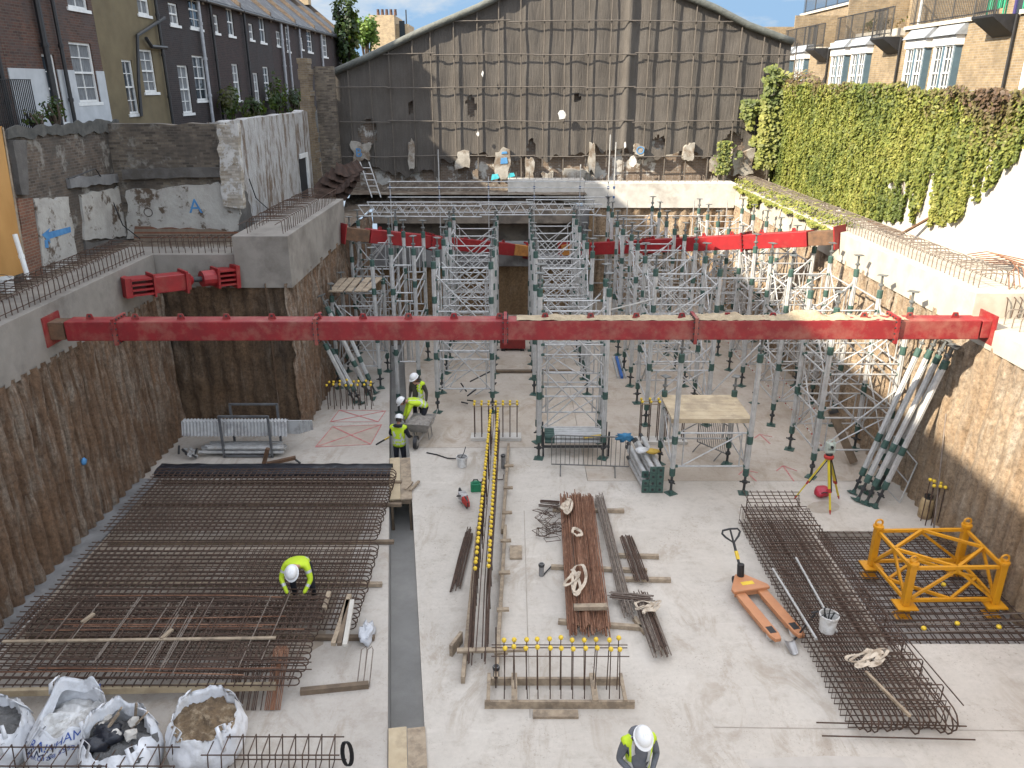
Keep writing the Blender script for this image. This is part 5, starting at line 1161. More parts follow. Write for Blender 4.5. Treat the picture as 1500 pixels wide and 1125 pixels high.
for dy in (0,.3):
    for i in range(8): x = -5.95+.2*i; tp.append((x+rnd(-.03,.03), 23.5+dy, .85+rnd(-.04,.04))); b = MB(); b.tube((x,23.5+dy,0),tp[-1],.014,5); b.build('starter_bar', REBAR, t, world=True)
caps_on(t, tp, .042)
t = thing('wall_starter', 'cluster of yellow capped bars against the right wall beside the gas bottle', 'starter bars', (10.15,16.35,0)); tp = []
for dy in (0,.22):
    for i in range(5): x = 9.85+.14*i; tp.append((x+rnd(-.04,.04), 16.3+dy, 1.05+rnd(-.06,.06))); b = MB(); b.tube((x,16.3+dy,0),tp[-1],.013,5); b.build('starter_bar', REBAR, t, world=True)
caps_on(t, tp, .045); b = MB(); b.tube((9.9,16.0,0),(10.2,17.0,2.6),.018,5); tag(b.build('long_bar', REBAR_GREY), 'long pale bar leaning on the right wall among the yellow caps', 'rebar')
# ---- bundles of straight bars on bearers
def bundle(label, a, c, w, n, m, h=.12, end=.12, cat='rebar bundle', r=.013):
    a, c = V(a), V(c); d = (c-a).normalized(); sd = d.cross(V((0,0,1))).normalized(); t = thing('bar_bundle', label, cat, (a+c)/2)
    for i in range(n):
        o = sd*((i/(n-1)-.5)*w+rnd(-.01,.01))+V((0,0,rnd(0,h)*(1-.6*abs(2*i/(n-1)-1)))); o2 = sd*rnd(-.02,.02)
        b = MB(); b.path([a-d*rnd(0,end)+o, (a+c)/2+o+o2+V((0,0,rnd(-.01,.01))), c+d*rnd(0,end)+o+o2*.5], r, 5); b.build('bar', m if not isinstance(m, list) else random.choice(m), t, world=True)
    return t
bundle('wide flat bundle of rust orange bars in the middle of the slab', (1.62,17.3,.14), (1.47,12.35,.14), .80, 64, RUST, .14, .3)
bundle('narrow bundle of grey brown bars along the right side of the rusty bundle', (2.2,17.35,.1), (2.28,13.0,.1), .20, 16, REBAR_GREY, .08, .35)
bundle('short bundle of dark grey bars on two timbers right of the rusty bundle', (2.62,15.55,.12), (2.72,13.9,.12), .30, 16, [REBAR_GREY,REBAR], .08, .06)
bundle('short bundle of bars tied with a pale strap, lower right of the rusty bundle', (2.62,13.2,.12), (2.72,11.8,.12), .34, 20, [REBAR_GREY,REBAR], .1, .3)
bundle('skewed bars lying across the end of the strapped short bundle', (2.05,13.35,.14), (2.75,13.15,.2), .22, 12, [REBAR_GREY,REBAR], .06, .12)
bundle('short dark bars lying left of the long starter row', (-1.02,15.65,.05), (-1.15,14.0,.05), .18, 12, REBAR, .05, .5)
for a, c, lab in (((1.0,16.95,.05),(2.75,16.9,.05),'timber bearer under the far end of the rusty bundle'),((.85,14.5,.05),(2.9,14.35,.05),'timber bearer under the middle of the rusty bundle'),((.9,12.65,.05),(2.55,12.45,.05),'timber bearer under the near end of the rusty bundle'),((2.25,14.95,.05),(3.25,14.9,.05),'upper bearer under the short dark bundle'),((2.3,14.05,.05),(3.35,14.02,.05),'lower bearer under the short dark bundle'),((2.4,12.75,.05),(2.55,12.3,.05),'small block beside the strapped bundle')):
    b = MB(); b.bar(a, c, .09, .09); tag(b.build('timber_bearer', TIMBER, bevel=.004), lab, 'timber')
b = MB(); b.bar((1.2,12.72,.33),(1.86,12.74,.33),.12,.08); tag(b.build('timber_packer', TIMBER), 'pale timber packer lying across the near end of the rusty bundle', 'timber')
bundle('heap of small dark stirrups at the upper left of the rusty bundle', (.72,17.15,.1), (1.12,17.05,.12), .35, 10, REBAR, .1, .06)
t = thing('stirrup_heap', 'tangled heap of small square stirrups left of the rusty bundle', 'rebar', (.95,16.4,0))
for i in range(22):
    b = MB(); x, y, z = rnd(.65,1.15), rnd(15.6,17.0), rnd(.03,.22); s = .17; b.path([(-s,-s*.7,0),(s,-s*.7,0),(s,s*.7,0),(-s,s*.7,0)], .009, 4, closed=True); b.xf(Matrix.Translation((x,y,z)) @ Matrix.Rotation(rnd(0,3), 4, 'Z') @ Matrix.Rotation(rnd(-.4,.4), 4, 'X')); b.build('stirrup', REBAR, t, world=True)
STRAP = M('lifting_strap', (.55,.47,.37), (.42,.35,.27), 8, .9, bmp=.3, c3=(.30,.235,.17), s3=4)
def strap(label, c, r, z, n=3, seed=0, ax=1.0, ay=1.0):
    b = MB(); P = []
    for i in range(22*n):
        a = 2*pi*i/22; k1 = nz(i*.11, seed); k2 = nz(i*.09, seed+4)
        P.append((c[0]+ax*r*(.75*sin(a)+.55*sin(.37*a+seed)+.8*k1), c[1]+ay*r*(1.25*cos(a*.93)+.6*sin(.61*a+seed*2)+.8*k2), z+.012+.012*(i/22)+.06*abs(nz(i*.25, seed+2))))
    rows = []; 
    for i, p in enumerate(P):
        q = V(P[min(i+1, len(P)-1)])-V(P[max(i-1, 0)]); sd = V((-q.y, q.x, 0)).normalized()*.028; tw = V((0,0,.02*sin(i*.5))); rows.append((V(p)-sd-tw, V(p)+sd+tw))
    vs = [x for r_ in rows for x in r_]; fs = [(2*i,2*i+1,2*i+3,2*i+2) for i in range(len(rows)-1)]; b.add(vs, fs)
    o = b.build('lifting_strap', STRAP); m_ = o.modifiers.new('thick', 'SOLIDIFY'); m_.thickness = .012; return tag(o, label, 'strap')
strap('pale lifting strap looped on the upper rusty bars', (1.30,16.6), .11, .33, 3, 1, .8, 1.8)
strap('heart shaped pale lifting strap on the middle of the rusty bundle', (1.40,15.4), .20, .33, 1, 6)
strap('long crumpled lifting strap on the lower left of the rusty bundle', (1.32,13.6), .17, .33, 3, 11, .9, 1.7)
strap('bundled pale strap tying the short lower right bars', (2.66,12.75), .14, .28, 4, 15, 1.5, .8)
strap('pile of pale lifting strap on the right hand cage', (6.15,10.95), .17, .56, 5, 22, 1.9, .75)
# low cages along the very bottom left of the picture
for lab, x0, x1, y in (('low black stirrup cage before the round bag, a wire coil on its end', -4.6, -2.55, 8.9),('low black stirrup cage in front of the left big bags', -8.2, -4.9, 8.7)):
    t = thing('rebar_cage', lab, 'rebar cage', ((x0+x1)/2, y, 0))
    for z, dy in ((.55,0),(.55,.35),(.1,0),(.1,.35)): b = MB(); b.tube((x0,y+dy,z),(x1,y+dy,z),.011,5); b.build('long_bar', REBAR, t, world=True)
    for i in range(int((x1-x0)/.2)): b = MB(); x = x0+.06+i*.2; b.path([(x,y-.02,.06),(x+.05,y-.02,.58),(x+.05,y+.37,.58),(x,y+.37,.06)], .010, 5, closed=True); b.build('stirrup', REBAR, t, world=True)
b = MB()
for i in range(5): b.path([(-2.5+.02*i,9.05+.02*i+.02*cos(a),.42+.0*i+.22*sin(a)) if False else (-2.5+.07*cos(a)+.012*i, 9.05, .42+.24*sin(a)) for a in [2*pi*k/16 for k in range(16)]], .009, 4, closed=True)
tag(b.build('wire_coil', BLACK), 'coil of black tie wire hung on the end of a low cage', 'wire coil')
# ================================================================ plant, tools and loose things
# painted squares and arrows on the slab
REDL = M('red_spray_line', (.42,.10,.10), (.46,.24,.22), 9, .9, bmp=0)
SQ = M('brown_square', (.40,.33,.27), (.33,.27,.22), 4, .9, bmp=.1)
SQ2 = M('grey_square', (.45,.41,.365), (.40,.365,.32), 4, .9, bmp=.1)
for quad, m_ in ((((462,655),(543,651),(559,622),(487,625)), SQ), (((484,618),(554,618),(565,602),(497,601)), SQ2)):
    P = [gz(*q, .004) for q in quad]; b = MB(); b.add(P, [(0,1,2,3)]); struct(b.build('floor_marking', m_)); b = MB()
    for i in range(4): b.bar(P[i]+V((0,0,.004)), P[(i+1)%4]+V((0,0,.004)), .03, .002)
    b.bar(P[0]+V((0,0,.006)), P[2]+V((0,0,.006)), .05, .002); b.bar(P[1]+V((0,0,.009)), P[3]+V((0,0,.009)), .05, .002); struct(b.build('floor_marking', REDL))
for arrow in (((1163,705),(1147,682)),((1108,705),(1090,688)),((1128,650),(1113,636))):
    a, c = gz(*arrow[0], .004), gz(*arrow[1], .004); d = (a-c); b = MB(); b.bar(a, c, .04, .003); s_ = V((d.y,-d.x,0)).normalized()*.28
    b.bar(c, c+d*.35+s_, .04, .003); b.bar(c, c+d*.35-s_, .04, .003); struct(b.build('floor_marking', REDL))
b = MB(); b.add([gz(*q, .003) for q in ((1090,1112),(1215,1107),(1318,1110),(1330,1124),(1100,1124))], [(0,1,2,3,4)]); struct(b.build('floor_marking', SQ2))
b = MB(); P = [gz(1206+24*cos(a)*(1+.15*nz(a,2)), 743+9*sin(a), .003) for a in [-2*pi*i/22 for i in range(22)]]; b.add(P, [tuple(range(22))]); struct(b.build('floor_patch', M('brown_oval', (.30,.255,.20), (.36,.32,.27), 6, .6, bmp=0)))  # irregular brown oval on the slab below the tripod
for a, c in (((2.0,YJ),(9.6,YJ)),((.3,17.0),(.3,10.2)),((2.0,20.6),(-2.9,20.6)),((3.3,10.0),(9.9,9.9))):
    b = MB(); b.bar((a[0],a[1],.003),(c[0],c[1],.003),.022,.002); struct(b.build('pour_joint', M('joint_line', (.27,.235,.195), (.36,.325,.28), 3, .9, bmp=0)))
# trench covers
for lab, y0, y1, n in (('scaffold boards covering the trench behind the black upstand', 17.5, 19.85, 2),('pale boards covering the trench at the very bottom of the picture', 7.6, 9.95, 2)):
    t = thing('trench_cover', lab, 'boards', (XL(y0)+.3, y0, 0)); wd = XR(y0)-XL(y0)
    for i in range(n):
        b = MB(); b.bar((XL(y0)+wd*(i+.5)/n+.01,y0,.03),(XL(y1)+wd*(i+.5)/n+.01,y1,.03),wd/n-.012,.038); b.build('board', TIMBER if i else PLY, t, world=True)
    b = MB()
    for x in (XL(y0)+.06, XR(y0)-.06): b.bar((x,y0+.06,-.88),(x,y0+.06,.008),.06,.06)
    b.bar((XL(y0)+.02,y0+.06,-.06),(XR(y0)-.02,y0+.06,-.06),.07,.1); b.build('support', TIMBER_DK, t, world=True)
for a, c, lab in (((-2.62,17.9,.075),(-2.45,18.4,.075),'short timber offcut lying on the trench boards'),((-2.75,17.95,.075),(-2.62,18.35,.075),'thinner offcut beside the other on the trench boards')):
    b = MB(); b.bar(a, c, .07, .045); tag(b.build('timber_offcut', TIMBER), lab, 'timber')
for a, c, m_, lab in (((488,944),(512,872),TIMBER,'leftmost of three timbers laid on the mat beside the bending worker'),((497,944),(510,880),TIMBER_DK,'brown middle timber of the three on the mat'),((505,946),(516,880),M('bleached_timber', (.52,.49,.43), (.42,.39,.34), 3, .8),'pale rightmost timber of the three on the mat'),((475,892),(482,868),TIMBER,'short offcut by the boots of the bending worker')):
    p, q = gz(*a, .45), gz(*c, .45); b = MB(); b.bar(p, q, .085, .07); tag(b.build('loose_timber', m_, bevel=.004), lab, 'timber')
b = MB(); b.blob(gz(538,928,.08), (.14,.26,.16), 16, 12, .7, 2.2, 3, .01); tag(b.build('plastic_bag', M('clear_plastic', (.55,.56,.58), (.42,.43,.45), 5, .25, bmp=.7, bscale=9, bdist=.04), smooth=True), 'crumpled clear plastic bag between the mat and the trench', 'bag')
# ---- bulk bags
BAGM = M('woven_bag', (.68,.685,.70), (.57,.575,.59), 2.5, .6, bmp=.55, bscale=5, bdist=.05, c3=(.40,.385,.36), s3=2.2, t3=(.54,.72))
SOIL = M('bag_soil', (.20,.135,.075), (.11,.075,.045), 9, .95, bmp=1, bscale=22, bdist=.05, c3=(.30,.23,.15), s3=6)
GRIT = M('grey_spoil', (.16,.155,.15), (.09,.088,.085), 8, .95, bmp=1, bscale=20, bdist=.05)
BLUET = M('blue_print', (.03,.08,.32), (.03,.07,.26), 5, .6, bmp=0)
DKT = M('dark_print', (.03,.035,.08), (.02,.025,.05), 5, .6, bmp=0)
def bag(label, c, w, h, fill, fm, seed, back=.25, lean=(0,0), squash=1.0, fa=1.0):
    t = thing('bulk_bag', label, 'bulk bag', (c[0],c[1],0), group=None)
    def fn(a, v):
        e = 3.0-1.2*v; r = (abs(cos(a))**e+abs(sin(a))**e)**(-1/e)*w/2
        bul = 1+.16*sin(pi*min(1, v*1.05))-.05*v; fold = .10*nz(3*cos(a)+seed, 3*sin(a), v*2.5)+.07*abs(nz(6*cos(a), 6*sin(a)+seed, v*3))+.03*nz(13*cos(a), 13*sin(a)+seed, v*7)
        k = r*(bul+fa*fold*(.4+v)); zt = h*(.92+back*max(0, sin(a-.3))*1.3+.24*nz(1.9*cos(a)+seed, 1.9*sin(a), 4)+.07*abs(sin(2*a)))
        z = zt*v; return V((k*cos(a)+lean[0]*v*v, k*sin(a)*squash+lean[1]*v*v, max(.01, z)))
    n, m = 90, 26; b = MB(); vs = [fn(2*pi*i/n, j/m) for j in range(m+1) for i in range(n)]
    rim = [p*1.0 for p in vs[-n:]]; cen = sum(rim, V((0,0,0)))/n
    for q in (.03,.10): # the hem turned in
        vs += [p+(cen-p)*q*V((1,1,0)).length*.5+V((0,0,-.03-q*2.0)) for p in rim]
    R_ = m+3; fs = [(j*n+i, j*n+(i+1)%n, (j+1)*n+(i+1)%n, (j+1)*n+i) for j in range(R_-1) for i in range(n)]; fs.append(tuple(range(n-1,-1,-1)))
    b.add(vs, fs); b.build('sack', BAGM, t, smooth=True)
    f = MB(); K = 8; fv = [V((cen.x, cen.y, h*fill+.12))]
    for k in range(1, K+1):
        for i in range(n):
            p = fn(2*pi*i/n, fill)*1.0; q = k/K; fv.append(V((cen.x+(p.x-cen.x)*q*.97, cen.y+(p.y-cen.y)*q*.97, h*fill+.12*(1-q*q)+.10*nz(p.x*q*6+seed, p.y*q*6)+.04*nz(p.x*q*17, p.y*q*17))))
    f.add(fv, [(0, 1+i, 1+(i+1)%n) for i in range(n)]+[(1+(k-1)*n+i, 1+k*n+i, 1+k*n+(i+1)%n, 1+(k-1)*n+(i+1)%n) for k in range(1, K) for i in range(n)]); f.build('contents', fm, t, smooth=True)
    for a in (R(45),R(135),R(225),R(315)):
        p = fn(a, .97); g = fn(a, .6); d = V((cos(a),sin(a),0)); hb_ = MB(); P = [g+d*.015, fn(a,.8)+d*.015, p+d*.02, p+V((0,0,.10))-d*.04, p+V((-.12*sin(a),.12*cos(a),.06))-d*.07, fn(a+.25,.9)+d*.02]
        rows = [(q+V((-.03*sin(a),.03*cos(a),0)), q-V((-.03*sin(a),.03*cos(a),0))) for q in P]; hb_.add([x for r_ in rows for x in r_], [(2*i,2*i+1,2*i+3,2*i+2) for i in range(len(rows)-1)])
        o = hb_.build('lifting_loop', BAGM, t, smooth=True); md = o.modifiers.new('thick', 'SOLIDIFY'); md.thickness = .008
    return t, fn
def bag_text(t, fn, txt, size, a0, v0, m, rot=0.0, h=.8, off=.014):
    """lettering wrapped on the surface of the sack"""
    c = bpy.data.curves.new('txt', 'FONT'); c.body = txt; c.size = size; c.align_x = 'CENTER'; c.align_y = 'CENTER'; c.resolution_u = 2
    tmp = bpy.data.objects.new('txt', c); COL.objects.link(tmp); me = bpy.data.meshes.new_from_object(tmp.evaluated_get(bpy.context.evaluated_depsgraph_get())); bpy.data.objects.remove(tmp)
    import bmesh
    bm = bmesh.new(); bm.from_mesh(me); bmesh.ops.triangulate(bm, faces=bm.faces[:]); bmesh.ops.subdivide_edges(bm, edges=[e for e in bm.edges if e.calc_length() > .05], cuts=2, use_grid_fill=True); bmesh.ops.triangulate(bm, faces=bm.faces[:])
    for v in bm.verts:
        x = v.co.x*cos(rot)-v.co.y*sin(rot); y = v.co.x*sin(rot)+v.co.y*cos(rot); a = a0+x/.52; vv = v0+y/h; p = fn(a, vv); n_ = (fn(a+.03,vv)-fn(a-.03,vv)).cross(fn(a,vv+.02)-fn(a,vv-.02)).normalized(); v.co = p+n_*off
    bm.to_mesh(me); bm.free(); me.materials.clear(); me.materials.append(m); return link('printed_lettering', me, t)
bag('white bulk bag of grey spoil at the bottom left corner', (-8.05,9.42), .95, .72, .72, GRIT, 2.0, .12)
t2_, f2 = bag('tall slumped white bulk bag with blue lettering, its back flap pulled up', (-7.02,9.55), .98, .68, .66, WHITEPL, 7.7, .36, (.16,.10), fa=.4)
bag_text(t2_, f2, 'RAINHAM', .17, -pi/2+.08, .80, BLUET, .15); bag_text(t2_, f2, 'Tel:01708 559211', .105, -pi/2+.14, .60, BLUET, .15); bag_text(t2_, f2, 'RAINHAM S', .17, -pi/2-.75, .60, DKT, .0); bag_text(t2_, f2, 'RAINHAM', .14, .45, .86, BLUET, .3)
t3_, f3 = bag('white bulk bag of black plastic, timber and rubble, second from the right', (-5.92,9.14), .98, .67, .70, GRIT, 12.1, .3, (-.05,.05))
for i in range(7): b = MB(); x, y = -6.1+rnd(-.3,.3), 9.25+rnd(-.2,.3); b.bar((x,y,.55),(x+rnd(-.1,.4),y+rnd(-.1,.35),.82+rnd(0,.1)),.05,.025); b.build('scrap_timber', TIMBER, t3_, world=True)
for i in range(4): b = MB(); b.blob((-6.05+rnd(-.25,.35), 9.05+rnd(-.15,.3), .66), (.2,.13,.1), 12, 8, .6, 2, i*3.3); b.build('black_plastic', BLACKPL, t3_, world=True, smooth=True)
for i in range(5): b = MB(); b.blob((-5.95+rnd(-.3,.3), 9.2+rnd(-.2,.3), .68), rnd(.05,.1), 7, 5, .6, 2, i*1.3); b.build('rubble_lump', PALECONC, t3_, world=True)
bag('plump round white bulk bag filled with brown earth, nearest the trench', (-4.78,9.55), 1.0, .70, .84, SOIL, 21.4, .22)
b = MB(); b.box(-5.5,-4.2,8.72,8.84,0,.09); tag(b.build('timber_bearer', TIMBER_DK), 'timber bearer on the slab in front of the round bulk bag', 'timber')
# ---- yellow crane base
CY = M('crane_yellow', (.62,.285,.012), (.54,.235,.012), 3, .42, 0, .12, c3=(.34,.15,.03), s3=3.2, t3=(.6,.74), chips=(.25,.11,.03))
t = thing('crane_base', 'yellow steel tower crane base section standing on the pit mat at the right', 'crane base', (8.75,13.85,-.1)); zb_, zt_ = -.02, 1.03
Q = [V((7.86,13.12,0)), V((9.66,13.16,0)), V((9.68,14.55,0)), V((7.78,14.50,0))]
for q in Q:
    b = MB(); b.bar(q+V((0,0,zb_+.12)), q+V((0,0,zt_)), .135, .135, up=(1,0,0)); p = b.build('post', CY, t, world=True, bevel=.012)
    b = MB(); b.box(q.x-.2,q.x+.2,q.y-.18,q.y+.18,zb_+.09,zb_+.12); b.box(q.x-.09,q.x+.09,q.y-.09,q.y+.09,-.15,zb_+.088); b.prism([(q.x-.17,-.18),(q.x+.17,-.18),(q.x+.12,-.14),(q.x-.12,-.14)],'y',q.y-.12,q.y+.12); b.build('foot', CY, p, world=True)
    b = MB(); b.tube(q+V((0,0,zt_)), q+V((0,0,zt_+.05)), .11, 12); b.path([q+V((.075*cos(a),0,zt_+.12+.075*sin(a))) for a in [2*pi*i/12 for i in range(12)]], .022, 6, closed=True); b.build('lifting_eye', CY, p, world=True)
for i in range(4):
    a, c = Q[i], Q[(i+1)%4]; d = (c-a); m_ = (a+c)/2
    for z in (zt_-.08, zb_+.22): b = MB(); b.bar(a+d*.04+V((0,0,z)), c-d*.04+V((0,0,z)), .06, .065); b.build('rail', CY, t, world=True)
    for e in (a+d*.06, c-d*.06): b = MB(); b.bar(e+V((0,0,zb_+.28)), m_+V((0,0,zt_-.13)), .045, .055); b.build('diagonal', CY, t, world=True)
    for s_, zz in ((.25,zt_-.085),(.25,zb_+.225)):
        n2 = (Q[(i+2)%4]-c); b = MB(); b.bar(m_+V((0,0,zz+.01)), c+n2*.5+V((0,0,zz+.01)), .055, .06); b.build('plan_brace', CY, t, world=True)
# ---- orange pallet truck
ORG = M('pallet_orange', (.50,.22,.10), (.42,.18,.08), 4, .45, 0, .1, c3=(.36,.19,.10), s3=4, t3=(.58,.72), chips=(.30,.19,.13))
p0 = gz(1100,866,.2); t = thing('pallet_truck', 'orange hand pallet truck with black loop handle beside the right hand cage', 'pallet truck', (p0.x,p0.y,0), R(13)); t.scale = (1.22,1.22,1.05)
for s in (-.20,.20):
    b = MB(); b.prism([(s-.085,0.02),(s+.085,.02),(s+.085,-1.08),(s+.05,-1.20),(s-.05,-1.20),(s-.085,-1.08)], 'z', .13, .20); f = b.build('fork', ORG, t, bevel=.01)
    b = MB(); b.box(s-.055,s+.055,-1.06,-.90,.2005,.203); b.build('wheel_slot', BLACK, f); b = MB(); b.tube((s-.045,-1.0,.09),(s+.045,-1.0,.09),.088,12); b.build('roller', WHITEPL, f)
    b = MB(); b.box(s-.07,s+.07,-.9,-.1,.09,.128); b.build('fork_web', ORG, f)
b = MB(); b.prism([(-.33,-.03),(.33,-.03),(.33,.06),(.07,.43),(-.07,.43),(-.33,.06)], 'z', .20, .26); b.prism([(-.30,0),(.30,0),(.06,.40),(-.06,.40)], 'z', .10, .198); b.build('frame', ORG, t, bevel=.012)
b = MB(); b.prism([(-.10,.10),(.12,.10),(.12,.19),(-.10,.19)], 'z', .262, .264); b.build('warning_label', YELLOW, t)
b = MB(); b.tube((0,.36,.2),(0,.40,.50),.06,10); b.tube((-.07,.42,.1),(.07,.42,.1),.1,14); b.build('pump', BLACK, t)
b = MB(); b.tube((0,.40,.4),(0,.70,.78),.024,8); h = b.build('handle', BLACK, t); b = MB(); b.tube((0,.50,.54),(0,.60,.66),.034,8); b.build('handle_label', YELLOW, h)
b = MB(); b.path([(0,.70,.78),(-.12,.77,.87),(-.17,.82,.93),(-.14,.86,.97),(0,.87,.98),(.14,.86,.97),(.17,.82,.93),(.12,.77,.87)], .020, 7, closed=True); b.tube((0,.70,.78),(0,.86,.97),.018,6); b.build('loop_grip', BLACK, h)
# ---- things on the cage
def bucket(label, p, m=WHITEPL, r=.15, h=.30, fillm=None, dirt=True):
    t = thing('bucket', label, 'bucket', p); b = MB(); b.lathe([(r*.80,0),(r*.83,.01),(r,h),(r+.012,h),(r+.012,h-.03),(r-.012,h-.001),(r*.80-.01,.02)], 18, caps=False); b.lathe([(r*.79,.0),(r*.79,.004)], 18); b.build('body', m, t, smooth=False)
    b = MB(); b.path([(r*cos(a)*1.03, -.03-.10*sin(a)*.6, h-.03+.12*sin(a)) for a in [pi*i/10 for i in range(11)]], .006, 5); b.build('bail', DKSTEEL, t)
    if fillm: b = MB(); b.lathe([(r*.93,h*.72),(r*.5,h*.76),(.01,h*.78)], 14); b.build('contents', fillm, t)
    return t
t = bucket('splashed white bucket of rods standing on the long right hand cage', gz(1211,924,.5), r=.165, h=.36); b = MB()
for i in range(5): b.tube((rnd(-.06,.06),rnd(-.06,.06),.05),(rnd(-.1,.1),rnd(-.1,.1),.46),.012,5)
b.build('rods', DKSTEEL, t)
for a, c, lab in (((1132,833),(1196,936),'left of two galvanised tubes lying on the right hand cage'),((1166,817),(1226,925),'right galvanised tube on the cage, running behind the bucket')):
    b = MB(); b.tube(gz(*a,.56), gz(*c,.56), .024, 8); tag(b.build('steel_tube', GALV), lab, 'tube')
t = thing('shovel', 'steel shovel with its blade on the slab and handle over the cage', 'shovel', gz(1160,950,0)); a, c = gz(1163,938,.06), gz(1194,899,.56); b = MB(); b.tube(a, c, .019, 7); b.tube(c+V((-.06,.03,.0)), c+V((.06,-.0,.05)), .018, 6); b.build('shaft', BLACK, t, world=True)
b = MB(); p = gz(1159,950,.03); b.grid(lambda u, v: V((p.x-.10+.2*u*(1-.25*v*v)+.025*v*v, p.y+.16-.32*v, .03+.10*(u-.5)**2*2-.02*v+.05*(1-v)*.5)), 8, 8); o = b.build('blade', M('worn_steel', (.42,.41,.40), (.30,.29,.28), 4, .4, .6), t, world=True, smooth=True); o.modifiers.new('thick','SOLIDIFY').thickness = .006
a, c = gz(1268,984,.56), gz(1333,1049,.56); b = MB(); b.bar(a, c, .045, .045); tag(b.build('timber_stick', TIMBER), 'thin timber stick lying beside the strap on the cage', 'timber')
# ---- surveying instrument on its tripod
t = thing('survey_tripod', 'yellow tripod with red head standing on the slab right of centre', 'tripod', (7.7,17.3,0)); TY = M('tripod_yellow', (.62,.50,.03), (.52,.40,.03), 5, .45, bmp=.05); TR = M('tripod_red', (.45,.04,.03), bmp=.05)
hd = V((7.72,17.25,1.38))
for f in (gz(1163,731), gz(1229,731), gz(1216,754)):
    d = (f-hd); b = MB(); b.bar(hd+d*.03, hd+d*.58, .075, .035); b.k = 1; b.bar(hd+d*.56, hd+d*.63, .085, .045); b.k = 0; b.bar(hd+d*.60, hd+d*.93, .04, .03); b.k = 1; b.tube(hd+d*.92, f, .03, 6, .008); b.k = 2; b.bar(hd+d*.05+V((.03,-.03,0)), hd+d*.6+V((.03,-.03,0)), .025, .02)
    b.build('leg', [TY, TR, BLACK], t, world=True)
b = MB(); b.lathe([(.10,-.07),(.12,-.05),(.12,0),(.09,.02)], 12, hd); b.build('head', TR, t, world=True)
INST = M('instrument_grey_green', (.42,.46,.40), (.34,.38,.33), 8, .45, bmp=.05)
t = thing('survey_instrument', 'grey green total station screwed on the yellow tripod', 'instrument', hd+V((0,0,.02))); b = MB(); b.lathe([(.08,0),(.085,.03),(.06,.06),(.075,.07)], 12); b.build('tribrach', BLACK, t)
b = MB(); b.box(-.11,.11,-.07,.07,.07,.14); b.box(-.11,-.065,-.06,.06,.14,.34); b.box(.065,.11,-.06,.06,.14,.34); b.build('yoke', INST, t, bevel=.012); b = MB(); b.box(-.062,.062,-.08,.08,.19,.31); b.build('telescope', INST, t, bevel=.02); b = MB(); b.tube((0,-.12,.25),(0,.12,.25),.034,10); b.build('lens_tube', BLACK, t)
b = MB(); b.path([(-.09,0,.34),(-.08,0,.40),(.08,0,.40),(.09,0,.34)], .014, 6); b.build('carry_handle', INST, t)
RBAG = M('red_case', (.42,.02,.045), (.33,.015,.035), 4, .35, bmp=.3, bscale=7, bdist=.03)
t = thing('instrument_case', 'shiny red case lying on the slab behind the tripod', 'case', gz(1203,728)); b = MB(); b.blob((0,0,.15), (.20,.17,.15), 18, 12, .28, 1.4, 5, .005); b.build('shell', RBAG, t, smooth=True); b = MB(); b.path([(-.08,-.16,.2),(-.05,-.21,.24),(.05,-.21,.24),(.08,-.16,.2)], .014, 6); b.build('handle', BLACK, t)
# ---- gas bottle by the right wall
t = thing('gas_bottle', 'buff gas bottle on the slab against the right wall', 'gas bottle', gz(1354,757)); b = MB(); b.lathe([(.15,0),(.16,.02),(.16,.40),(.14,.48),(.06,.53),(.03,.56)], 18); b.build('cylinder', M('buff_paint', (.42,.31,.17), (.33,.235,.12), 4, .6, bmp=.1, c3=(.20,.14,.08), s3=3), t, smooth=False); b = MB(); b.lathe([(.09,.50),(.09,.60),(.085,.60),(.085,.50)], 14); b.tube((0,0,.55),(0,0,.62),.02,6); b.build('collar', DKSTEEL, t)
# ---- small things round the long starter row
t = bucket('white plaster bucket left of the starter row, a hose running into it', gz(677,683), r=.15, h=.30, fillm=GRIT); b = MB(); b.path([(-.05,0,.2),(.05,.1,.36),(.1,.16,.52)], .012, 5); b.build('stirring_stick', DKSTEEL, t)
b = MB(); b.path([gz(625,663,.02), gz(640,666,.02), gz(655,671,.02), gz(668,672,.05)], .018, 6); tag(b.build('hose', BLACK), 'short black hose on the slab leading to the plaster bucket', 'hose')
a = gz(680,738); t = thing('cut_off_saw', 'red and black petrol cut off saw on the slab left of the starter row', 'saw', a, R(20)); b = MB(); b.box(-.10,.10,-.05,.22,.06,.26); b.build('engine', M('saw_white', (.45,.43,.42), (.2,.19,.19), 9, .5), t, bevel=.02); b = MB(); b.prism([(-.09,.0),(.09,.0),(.05,-.34),(-.03,-.34)], 'z', .07, .24); b.build('blade_guard', TR, t, bevel=.03)
b = MB(); b.path([(-.1,.2,.15),(-.17,.05,.22),(-.1,-.05,.27)], .016, 6); b.path([(0,.2,.22),(.0,.38,.24),(.02,.48,.12)], .03, 6); b.build('handle', BLACK, t); b = MB(); b.tube((-.02,-.2,.15),(.01,-.2,.15),.15,18); b.build('blade', DKSTEEL, t)
t = thing('fuel_can', 'green plastic fuel can tucked against the long starter row', 'fuel can', gz(698,719), R(5)); b = MB(); b.box(-.15,.12,-.09,.09,0,.24); b.prism([(-.12,.24),(.09,.24),(.05,.29),(-.09,.29)], 'y', -.06, .06); b.build('body', M('can_green', (.008,.20,.09), (.008,.15,.07), 5, .35, bmp=.05), t, bevel=.025); b = MB(); b.tube((.1,0,.22),(.2,0,.28),.03,8); b.build('spout', BLACK, t); b = MB(); b.path([(-.08,0,.28),(-.07,0,.33),(.03,0,.33),(.04,0,.28)], .014, 6); b.build('handle', BLACK, t)
